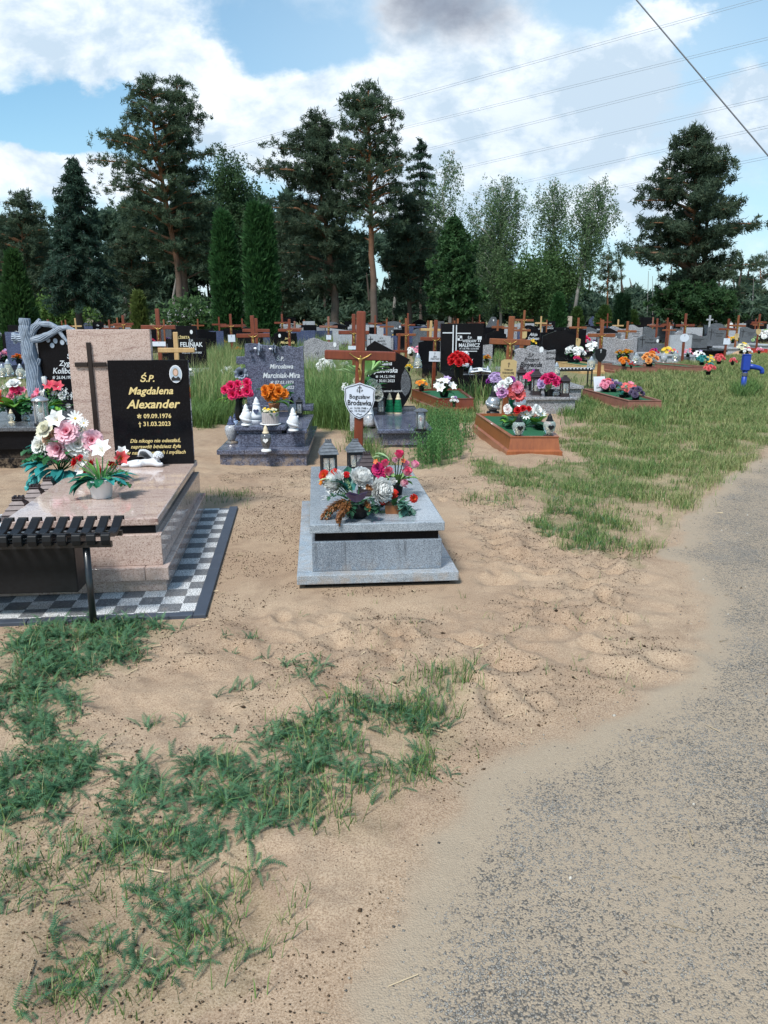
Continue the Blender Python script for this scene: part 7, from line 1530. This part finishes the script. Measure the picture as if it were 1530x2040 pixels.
def thuja(label, Y, u, vtop, vbase, wpx, seed, c=((.022, .07, .022), (.06, .145, .045)), shape='col', dens=1.0, twin=0, name='thuja_tree'):
    rng = np.random.default_rng(seed); p = AT(u, vtop, Y); h = p.z; r = wpx / 2 / F * Y / 1.03; t = thing(name, label, 'tree', (p.x, Y, 0), 0)
    n = int(1500 * dens * max(.5, h / 5)); f = rng.uniform(0, 1, n); a = rng.uniform(0, 2 * pi, n)
    pr = np.sin(np.pi * np.clip(f * .86 + .14, 0, 1)) ** .55 if shape == 'col' else (1 - f) ** .8 * np.clip(f * 9 + .5, 0, 1) if shape == 'cone' else np.sin(np.pi * np.clip(f * .7 + .3, 0, 1)) ** .7
    lump = .80 + .34 * vnoise(a * 1.6 + 7, f * h * 1.4, seed); rad = r * pr * lump * np.sqrt(rng.uniform(.45, 1, n))
    P = np.stack([rad * np.cos(a), rad * np.sin(a), .05 + f * h * .98], 1); K = 12; q = np.repeat(P, K, 0); N_ = len(q)
    out = np.stack([np.cos(np.repeat(a, K)), np.sin(np.repeat(a, K)), np.full(N_, 1.3)], 1) + rng.normal(0, .5, (N_, 3)); out /= np.linalg.norm(out, axis=1)[:, None]
    b = np.cross(out, rng.normal(0, 1, (N_, 3))); b /= np.linalg.norm(b, axis=1)[:, None]; l = .22 * rng.uniform(.5, 1.3, (N_, 1)) * min(1.3, .5 + h / 8); o = q + rng.normal(0, .07, (N_, 3))
    V = np.stack([o - b * l * .25, o + b * l * .25, o + out * l], 1).reshape(-1, 3); tt = np.repeat(rng.uniform(0, 1, (n, 1)), K, 0) * .6 + rng.uniform(0, .4, (N_, 1))
    C = np.repeat(np.array(c[0]) * (1 - tt) + np.array(c[1]) * tt, 3, 0)
    link('crown', npmesh('crown', V, np.arange(N_ * 3).reshape(-1, 3), C, MAT['crown']), t)
    m = MB(); m.col = (.09, .06, .045); m.tube([(0, 0, -.2), (0, 0, h * .5), (0, 0, h * .9)], [r * .22, r * .16, .03], 7); m.build('trunk', MAT['bark'], t); return t
tree('pine', 'tall pine with two-humped crown, its orange trunk leaning towards its twin', 62, [(362, 632), (352, 520), (335, 430), (322, 350), (305, 250), (300, 165)],
     [(155, 290, 312), (175, 255, 330), (200, 238, 350), (235, 232, 362), (265, 200, 372), (300, 190, 380), (340, 182, 380), (380, 210, 390), (430, 235, 395), (480, 255, 410), (520, 275, 400)], 78, 3, 15, .34)
tree('pine', 'tall straight pine behind the leaning one, with the higher right hump', 64, [(372, 632), (366, 520), (360, 420), (356, 330), (352, 240), (352, 165)],
     [(160, 340, 366), (180, 335, 385), (210, 325, 395), (245, 320, 415), (280, 330, 437), (315, 330, 425), (360, 330, 450), (410, 320, 470), (460, 300, 455), (500, 300, 440), (540, 310, 430)], 70, 4, 15, .32)
tree('darkpine', 'dense dark pine with a bent trunk and low drooping limbs', 58, [(668, 632), (664, 560), (655, 490), (645, 420), (640, 330), (630, 240)],
     [(228, 620, 636), (245, 600, 660), (280, 585, 672), (310, 522, 690), (345, 515, 690), (390, 525, 700), (430, 530, 710), (470, 545, 705), (510, 560, 700), (560, 560, 690), (590, 575, 660)], 84, 5, 17, .36)
tree('pine', 'tallest open pine with spreading bare lower branches in the middle', 56, [(746, 635), (744, 560), (739, 480), (737, 400), (736, 320), (734, 240), (734, 180)],
     [(170, 722, 745), (190, 690, 770), (220, 665, 790), (255, 655, 800), (300, 665, 812), (340, 670, 830), (375, 690, 800), (420, 690, 830), (460, 700, 810)], 64, 6, 14, .30)
tree('spruce', 'old spruce with blue-green skirts and a bare brown spire', 46, [(160, 640), (152, 560), (149, 450), (147, 330)],
     [(318, 143, 151), (345, 128, 165), (385, 112, 182), (420, 105, 192), (460, 100, 205), (510, 92, 220), (560, 85, 240), (605, 80, 248), (622, 95, 240)], 150, 7, 16, .24, tint=(1.0, 1.0, 1.1))
tree('darkpine', 'pine at the picture edge with a rounded dark crown', 66, [(45, 640), (47, 560), (45, 480), (48, 400)], [(385, 30, 58), (400, 15, 80), (430, -20, 108), (470, -40, 112), (520, -50, 110), (570, -40, 120), (600, -40, 110)], 50, 8, 14, .28)
tree('darkpine', 'big bushy pine standing alone with forked orange limbs', 52, [(1376, 618), (1378, 560), (1384, 500), (1386, 420), (1384, 330), (1385, 270)],
     [(256, 1376, 1394), (275, 1345, 1420), (305, 1322, 1432), (335, 1315, 1470), (352, 1300, 1486), (380, 1296, 1470), (405, 1262, 1495), (425, 1252, 1512), (455, 1275, 1512), (480, 1260, 1490), (505, 1225, 1480), (520, 1235, 1512), (550, 1260, 1490), (575, 1290, 1470)], 80, 9, 17, .34, cl=.85,
     stems=[[(1405, 618), (1402, 560), (1412, 470), (1416, 350)], [(1352, 600), (1368, 570), (1376, 520)]])
tree('birch', 'slender birch with hanging leafy twigs left of two others', 75, [(997, 640), (997, 560), (995, 480), (1000, 420), (1003, 355)],
     [(345, 990, 1010), (362, 940, 1035), (395, 925, 1048), (440, 918, 1052), (490, 915, 1050), (540, 920, 1045), (580, 930, 1030)], 62, 10, 13, .17)
tree('birch', 'birch with a straight dark-flecked trunk between two birches', 74, [(1096, 640), (1098, 560), (1103, 470), (1104, 400), (1106, 355)],
     [(348, 1075, 1130), (380, 1060, 1130), (420, 1055, 1130), (470, 1055, 1130), (520, 1062, 1125), (555, 1070, 1120)], 44, 11, 11, .17)
tree('birch', 'leaning birch with a forked trunk and open crown', 70, [(1140, 640), (1152, 580), (1166, 520), (1172, 460), (1184, 400), (1188, 360)],
     [(350, 1172, 1210), (370, 1140, 1222), (400, 1128, 1244), (430, 1130, 1240), (470, 1130, 1205), (500, 1130, 1195), (530, 1140, 1180)], 48, 12, 11, .20)
tree('birch', 'sparse leaning birch with bare upper twigs beside the tallest pine', 68, [(898, 640), (896, 520), (885, 430), (880, 380), (905, 300)], [(290, 895, 915), (320, 875, 925), (360, 855, 915), (410, 850, 912), (460, 855, 915)], 26, 13, 7, .16)
tree('spruce', 'narrow spruce top rising behind the tallest pine', 72, [(838, 640), (838, 500), (838, 290)], [(276, 834, 842), (300, 820, 852), (340, 808, 868), (400, 800, 880), (470, 790, 890), (560, 785, 900)], 90, 14, 13, .22)
tree('darkpine', 'gloomy broad conifer right of the tallest pine trunk', 60, [(815, 640), (815, 560), (812, 470), (812, 400)], [(385, 795, 832), (415, 780, 860), (460, 770, 872), (510, 765, 880), (560, 768, 880), (610, 775, 870)], 62, 15, 15, .24)
tree('yew', 'rounded green conifer with a pointed tip in front of the birches', 48, [(908, 640), (906, 560), (905, 450)], [(440, 900, 910), (465, 888, 925), (500, 872, 938), (540, 856, 952), (580, 850, 962), (615, 856, 958), (628, 870, 945)], 95, 16, 14, .16)
tree('leafy', 'hazy green leafy tree behind the tall pines', 80, [(460, 640), (462, 520), (458, 400)], [(290, 430, 462), (330, 420, 490), (380, 415, 512), (440, 410, 530), (500, 410, 540), (560, 415, 540)], 52, 17, 13, .22, tint=(.8, .8, .95))  # blue-leaning tint puts the haze into the leaf colour
tree('leafy', 'young leafy tree below the birches with rounded light crown', 66, [(1060, 640), (1060, 590)], [(505, 1040, 1070), (530, 1012, 1085), (560, 1005, 1100), (595, 1005, 1100), (620, 1010, 1095)], 38, 18, 11, .12)
tree('leafy', 'young leafy tree at the leaning birch foot', 72, [(1115, 640), (1115, 590)], [(490, 1090, 1135), (520, 1075, 1150), (560, 1070, 1150), (600, 1070, 1140)], 30, 19, 10, .12)
tree('pine', 'small airy pine between the birches and the lone big pine', 78, [(1210, 640), (1211, 560), (1212, 510)], [(502, 1204, 1220), (520, 1190, 1238), (545, 1180, 1242), (565, 1176, 1238), (590, 1190, 1228)], 20, 20, 8, .13)
tree('pine', 'thin distant pine at the far end of the lane', 90, [(1515, 640), (1514, 590), (1516, 520)], [(505, 1505, 1535), (530, 1492, 1545), (560, 1485, 1550), (590, 1495, 1545)], 22, 21, 8, .13)
tree('darkpine', 'dark pine filling the gap left of the bent-trunk pine', 70, [(560, 640), (562, 560), (565, 470)], [(430, 555, 585), (470, 540, 610), (520, 530, 620), (570, 530, 625), (610, 535, 620)], 46, 22, 14, .2)
tree('darkpine', 'low dark pine behind the old spruce', 72, [(262, 640), (262, 560), (262, 470)], [(440, 250, 275), (470, 225, 300), (520, 215, 315), (570, 212, 320), (610, 215, 320)], 46, 23, 14, .2)
tree('yew', 'dark juniper mass at the lone big pine foot', 50, [(1385, 640), (1386, 600)], [(568, 1340, 1410), (585, 1305, 1450), (610, 1295, 1475), (630, 1300, 1470)], 70, 24, 12, .12, name='juniper_bush', tint=(.8, .8, .8))
tree('leafy', 'green shrubs around old spruce trunk', 52, [(110, 645), (110, 620)], [(605, 90, 130), (620, 78, 150), (638, 76, 160)], 22, 25, 8, .06, name='shrub', tint=(1.5, 1.4, 1))
t = tree('leafy', 'rounded bush covered in white blossom under the two tall pines', 44, [(375, 645), (375, 628)], [(616, 362, 388), (624, 354, 396), (636, 352, 400)], 22, 26, 8, .05, name='flowering_bush')
rng = np.random.default_rng(3); n = 420; P = rng.normal(0, 1, (n, 3)) * np.array([.42, .3, .17]) + np.array([0, -.25, AT(375, 626, 44).z])
V, Fc, C = tufts(P, 4, .07, .05, ((.6, .6, .58), (.75, .75, .74)), .3, rng); link('blossom', npmesh('blossom', V, Fc, C, MAT['crown']), t)
thuja('single tall columnar thuja left of the twin column', 40, 443, 425, 648, 46, 31)
thuja('thuja column of a close pair, the one nearer the single column', 38, 505, 410, 648, 34, 32); thuja('thuja column of a close pair, the one nearer the bent pine', 38.3, 526, 414, 648, 34, 33)
thuja('broad conical thuja at the picture edge', 34, 24, 503, 650, 92, 34, shape='cone', c=((.022, .060, .018), (.06, .125, .035)))
thuja('small golden conifer near the twin pine trunks', 40, 275, 585, 650, 24, 35, c=((.07, .10, .025), (.15, .19, .05)), shape='col')
thuja('short dark egg-shaped thuja below the leaning birch', 50, 1114, 588, 645, 30, 36, shape='egg')
thuja('dark pointed thuja of a pair beside the airy pine, the larger one', 50, 1236, 588, 645, 26, 37, c=((.010, .034, .016), (.028, .066, .028)), shape='cone'); thuja('dark pointed thuja of a pair beside the airy pine, the smaller one', 50.5, 1249, 592, 645, 16, 38, c=((.010, .034, .016), (.028, .066, .028)), shape='cone')
for i, (u, v, w_, lb) in enumerate(((1150, 616, 28, 'low round yellow-green bush right of the egg-shaped thuja'), (1205, 612, 34, 'low round bush before the dark pointed thujas'), (1262, 622, 20, 'tiny round bush right of the dark pointed thujas'))): thuja(lb, 56 + i, u, v, 645, w_, 40 + i, shape='egg', c=((.035, .075, .02), (.09, .15, .04)), name='bush')
# the wood that closes the view
rng = np.random.default_rng(61); cs = []
for i in range(9500):
    u = rng.uniform(-120, 1060) if rng.uniform() < .86 else rng.uniform(1000, 1720); Y = rng.uniform(84, 120)
    top = 512 - (45 if 180 < u < 580 else 0) - 60 * (vnoise(np.array([u / 55.]), np.array([1.0]), 4)[0]) - 50 * (vnoise(np.array([u / 140.]), np.array([4.0]), 9)[0]) + (80 if u > 1000 else 0) + (25 if u > 880 else 0)
    v = 634 - (634 - top) * rng.uniform(0, 1) ** .8
    if vnoise(np.array([u / 26.]), np.array([v / 30.]), 12)[0] < .28: continue
    p = AT(u, v, Y); cs.append((p.x, p.y, p.z))
for i in range(5000):
    u = rng.uniform(-900, -110) if i % 3 else rng.uniform(1640, 2200); Y = rng.uniform(84, 120); p = AT(u, 634 - 130 * rng.uniform(0, 1) ** .8 * (.7 + .6 * vnoise(np.array([u / 55.]), np.array([1.0]), 4)[0]), Y); cs.append((p.x, p.y, max(.1, p.z)))
for i in range(1700):
    u = rng.uniform(-120, 1650); Y = rng.uniform(78, 110); p = AT(u, rng.uniform(606, 638), Y); cs.append((p.x, p.y, max(.1, p.z)))
V, Fc, C = tufts(np.array(cs), 44, .8, .15, ((.045, .080, .055), (.105, .16, .10)), .1, rng)  # distance haze put into the leaf colours, lighter and bluer
tag(link('woods', npmesh('woods', V, Fc, C, MAT['crown'])), 'dark mixed wood closing the view behind the cemetery', 'woods', kind='stuff')
m = MB()
for i in range(70):
    u = rng.uniform(-80, 1500); Y = rng.uniform(80, 105); p = AT(u, 560, Y); m.col = (.07, .055, .045) if rng.uniform() < .7 else (.22, .20, .18); m.tube([(p.x, Y, -.2), (p.x + rng.uniform(-.4, .4), Y, p.z * .7), (p.x + rng.uniform(-.6, .6), Y, p.z * rng.uniform(1, 1.5))], [.2, .15, .05], 6)
tag(m.build('woods_trunks', MAT['bark']), 'thin trunks standing within the far wood', 'woods', kind='stuff')
m = MB()
for (u, v0, u2) in ((1290, 540, 1292), (1302, 550, 1300), (1310, 535, 1312), (1318, 560, 1316), (1500, 540, 1502)):
    Y = 82; a = AT(u, 640, Y); b = AT(u2, v0, Y); m.col = (.2, .19, .18); m.tube([(a.x, Y, 0), (b.x, Y, b.z)], [.05, .02], 6)
    m = m
tag(m.build('bare_trunks', MAT['bark']), 'thin bare trunks between the airy pine and the lone big pine', 'trees', kind='stuff')
# ---------------------------------------------------------------- wires overhead
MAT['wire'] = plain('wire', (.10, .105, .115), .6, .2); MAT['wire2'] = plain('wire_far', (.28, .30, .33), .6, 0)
def wire(lb, a, Ya, b, Yb, r, mat, grp=None, sag=.0):
    p, q = AT(*a, Ya), AT(*b, Yb); d = q - p; p2 = p - d * .25; q2 = q + d * .25; mid = (p2 + q2) / 2; m = MB()
    m.tube([(p2.lerp(q2, i / 24) - Vector((0, 0, sag * 4 * (i / 24) * (1 - i / 24)))) for i in range(25)], r, 6)
    tag(m.build('overhead_cable' if r > .018 and Ya < 40 else 'power_line', MAT[mat], smooth=True), lb, 'cable', grp)
wire('thick dark cable crossing the sky corner', (1268, 0), 22, (1530, 310), 20, .019, 'wire')
for i, (a, b, w_) in enumerate((((440, 296), (1500, 0), 'highest'), ((820, 249), (1530, 74), 'second highest'), ((850, 296), (1530, 124), 'third highest'), ((930, 331), (1530, 192), 'fourth highest'), ((1020, 366), (1530, 250), 'second lowest'), ((1210, 375), (1530, 311), 'lowest'))):
    for k in range(2): wire(f'{w_} pair of grey power lines slanting across the clouds', (a[0], a[1] + 4 * k), 130, (b[0], b[1] + 5 * k), 90, .017, 'wire2', f'{w_} power line pair')
# ================================================================ sky, sun, camera
SUN_EL, SUN_AZ = 55, -150            # degrees; azimuth from +y towards +x
w = bpy.data.worlds.new('World'); scene.world = w; w.use_nodes = True
N, L = w.node_tree.nodes, w.node_tree.links
bg = N['Background']; bg.inputs['Strength'].default_value = .1
sky = N.new('ShaderNodeTexSky'); sky.sky_type = 'NISHITA'; sky.sun_disc = False
sky.sun_elevation = radians(SUN_EL); sky.sun_rotation = radians(SUN_AZ); sky.dust_density = 1.2; sky.air_density = 1.0; sky.ozone_density = 1.5
D = N.new('ShaderNodeTexCoord').outputs['Generated']
sp = N.new('ShaderNodeSeparateXYZ'); L.new(D, sp.inputs[0])
yy = nmath(N, L, 'MAXIMUM', nmath(N, L, 'ABSOLUTE', sp.outputs[1]), .12)
Pp = nmath(N, L, 'DIVIDE', sp.outputs[0], yy); Q = nmath(N, L, 'DIVIDE', sp.outputs[2], yy)
def pq(u, v):
    r = ray(u, v); return r[0] / r[1], r[2] / r[1]
comb = N.new('ShaderNodeCombineXYZ'); L.new(Pp, comb.inputs[0]); L.new(nmath(N, L, 'MULTIPLY', Q, 1.5), comb.inputs[1]); 
cv = comb.outputs[0]
# soft warping keeps the cloud edges ragged
wn = N.new('ShaderNodeTexNoise'); wn.inputs['Scale'].default_value = 6; wn.inputs['Detail'].default_value = 6; wn.inputs['Roughness'].default_value = .62; L.new(cv, wn.inputs['Vector'])
wsub = N.new('ShaderNodeVectorMath'); wsub.operation = 'MULTIPLY_ADD'; L.new(wn.outputs['Color'], wsub.inputs[0]); wsub.inputs[1].default_value = (.16, .16, 0); wsub.inputs[2].default_value = (-.08, -.08, 0)
wadd = N.new('ShaderNodeVectorMath'); L.new(cv, wadd.inputs[0]); L.new(wsub.outputs[0], wadd.inputs[1])
ws = N.new('ShaderNodeSeparateXYZ'); L.new(wadd.outputs[0], ws.inputs[0])
def lobe(u, v, ru, rv, amp, rot=0.0, soft=1.0, warp=True):
    p0, q0 = pq(u, v); a, b = ru / F * 1.02, rv / F * 1.05
    X = nmath(N, L, 'SUBTRACT', ws.outputs[0] if warp else Pp, p0); Yv = nmath(N, L, 'SUBTRACT', nmath(N, L, 'DIVIDE', ws.outputs[1], 1.5) if warp else Q, q0)
    c, s = cos(rot), sin(rot)
    x2 = nmath(N, L, 'ADD', nmath(N, L, 'MULTIPLY', X, c / a), nmath(N, L, 'MULTIPLY', Yv, s / a)); y2 = nmath(N, L, 'ADD', nmath(N, L, 'MULTIPLY', X, -s / b), nmath(N, L, 'MULTIPLY', Yv, c / b))
    d = nmath(N, L, 'ADD', nmath(N, L, 'MULTIPLY', x2, x2), nmath(N, L, 'MULTIPLY', y2, y2))
    return nmath(N, L, 'MULTIPLY', nmath(N, L, 'EXPONENT', nmath(N, L, 'MULTIPLY', d, -1.0)), amp)
def total(ls):
    s = ls[0]
    for x in ls[1:]: s = nmath(N, L, 'ADD', s, x)
    return s
base = nnoise(N, L, cv, 3.4, 10, .60, .25)
# + where the photograph has cloud, - where the blue shows
CL = [(60, 70, 170, 90, .42), (300, 110, 150, 110, .55), (420, 190, 150, 70, .5, -.5), (540, 250, 110, 60, .5, -.3), (600, 230, 60, 60, .2), (180, 190, 30, 45, .4), (60, 330, 160, 45, .45, -.15), (30, 180, 60, 25, .25, -.5), (180, 340, 90, 40, .3),
      (90, 230, 150, 75, -.66), (230, 250, 70, 60, -.55), (560, 95, 140, 55, -.17), (440, 60, 60, 60, -.12), (700, 130, 90, 60, -.12), (700, 300, 120, 100, .28), (890, 40, 120, 60, .55), (800, 190, 170, 70, .2),
      (1000, 150, 190, 80, .30), (1150, 110, 120, 60, .25), (1230, 200, 90, 60, .2), (1400, 330, 120, 50, .15), (900, 250, 200, 70, .25), (1480, 150, 50, 80, .25), (1360, 40, 60, 40, .3), (1260, 30, 110, 60, -.25), (1440, 110, 110, 100, -.22), (1320, 290, 90, 30, -.15), (640, 100, 130, 60, -.12), (1500, 60, 60, 60, -.1), (1240, 250, 45, 50, .4), (1300, 110, 60, 90, .35, .5), (1460, 200, 60, 60, .3), (1210, 80, 60, 60, .2), (1500, 240, 120, 50, .4), (1100, 310, 150, 40, .12), (950, 300, 150, 60, .1), (1280, 350, 80, 60, .25), (1000, 430, 300, 60, .2), (1330, 60, 50, 40, .35)]
dens = nmath(N, L, 'ADD', base, total([lobe(*c) for c in CL]))
cover = nramp(N, L, dens, .47, .76)
thick = nramp(N, L, dens, .62, 1.05)
# modelling of the cloud tops : bright rims, greyer hearts
n2 = nnoise(N, L, cv, 9, 8, .6, .3); n3 = nnoise(N, L, cv, 26, 6, .6)
shade = nmath(N, L, 'ADD', nmath(N, L, 'MULTIPLY', n2, .75), nmath(N, L, 'MULTIPLY', n3, .25))
hearts = total([lobe(1420, 150, 90, 100, .55), lobe(300, 60, 140, 60, .1), lobe(500, 290, 150, 40, .4), lobe(1150, 200, 150, 80, .40), lobe(1300, 230, 120, 60, .4), lobe(1000, 250, 150, 50, .25), lobe(1050, 380, 250, 70, .25), lobe(80, 130, 100, 40, .35), lobe(700, 330, 120, 50, .2)])
gray = nmath(N, L, 'ADD', nramp(N, L, shade, .62, .36), hearts, None, True)
cc = nmix(N, L, gray, (6.5, 6.9, 7.3), (3.7, 4.6, 5.5))
dark = nmath(N, L, 'MULTIPLY', lobe(880, 5, 115, 45, 1.0), nmath(N, L, 'MULTIPLY_ADD', n2, 1.4, .2), None, True)
cc = nmix(N, L, dark, cc, (1.5, 1.75, 2.3))
skyc = nmix(N, L, 1.0, sky.outputs[0], (.80, 1.10, 1.10), 'MULTIPLY')
hz = nramp(N, L, Q, .30, .0)
skyc = nmix(N, L, nmath(N, L, 'MULTIPLY', hz, .4), skyc, (4.2, 5.4, 6.3))
veil = nmath(N, L, 'MULTIPLY_ADD', lobe(1150, 200, 650, 320, .75, 0, 1, False), 1.0, .0)
skyc = nmix(N, L, veil, skyc, (3.7, 5.0, 6.1))
fin = nmix(N, L, cover, skyc, cc)
below = nmath(N, L, 'LESS_THAN', sp.outputs[2], 0.0)
fin = nmix(N, L, below, fin, (2.2, 2.1, 1.9))
L.new(fin, bg.inputs['Color'])
sd = bpy.data.lights.new('sun', 'SUN'); sd.energy = 2.7; sd.angle = radians(12); sd.color = (1, .975, .94)
so = bpy.data.objects.new('sun', sd); COL.objects.link(so)
dirv = Vector((sin(radians(SUN_AZ)) * cos(radians(SUN_EL)), cos(radians(SUN_AZ)) * cos(radians(SUN_EL)), sin(radians(SUN_EL))))
so.rotation_euler = dirv.to_track_quat('Z', 'Y').to_euler(); so.location = (0, 0, 30)
cam = bpy.data.cameras.new('camera'); cam.sensor_fit = 'VERTICAL'; cam.sensor_height = 36; cam.sensor_width = 27; cam.lens = 36 * F / 2040; cam.clip_end = 4000; cam.clip_start = .05
co_ = bpy.data.objects.new('camera', cam); COL.objects.link(co_); co_.location = (0, 0, H); co_.rotation_euler = (pi / 2 - TH, 0, 0)
scene.camera = co_
scene.view_settings.view_transform = 'Standard'; scene.view_settings.look = 'None'; scene.view_settings.gamma = 1; scene.view_settings.exposure = EXPOSURE
scene.cycles.use_denoising = True
scene.cycles.max_bounces = 8; scene.cycles.transparent_max_bounces = 8
scene.render.film_transparent = False
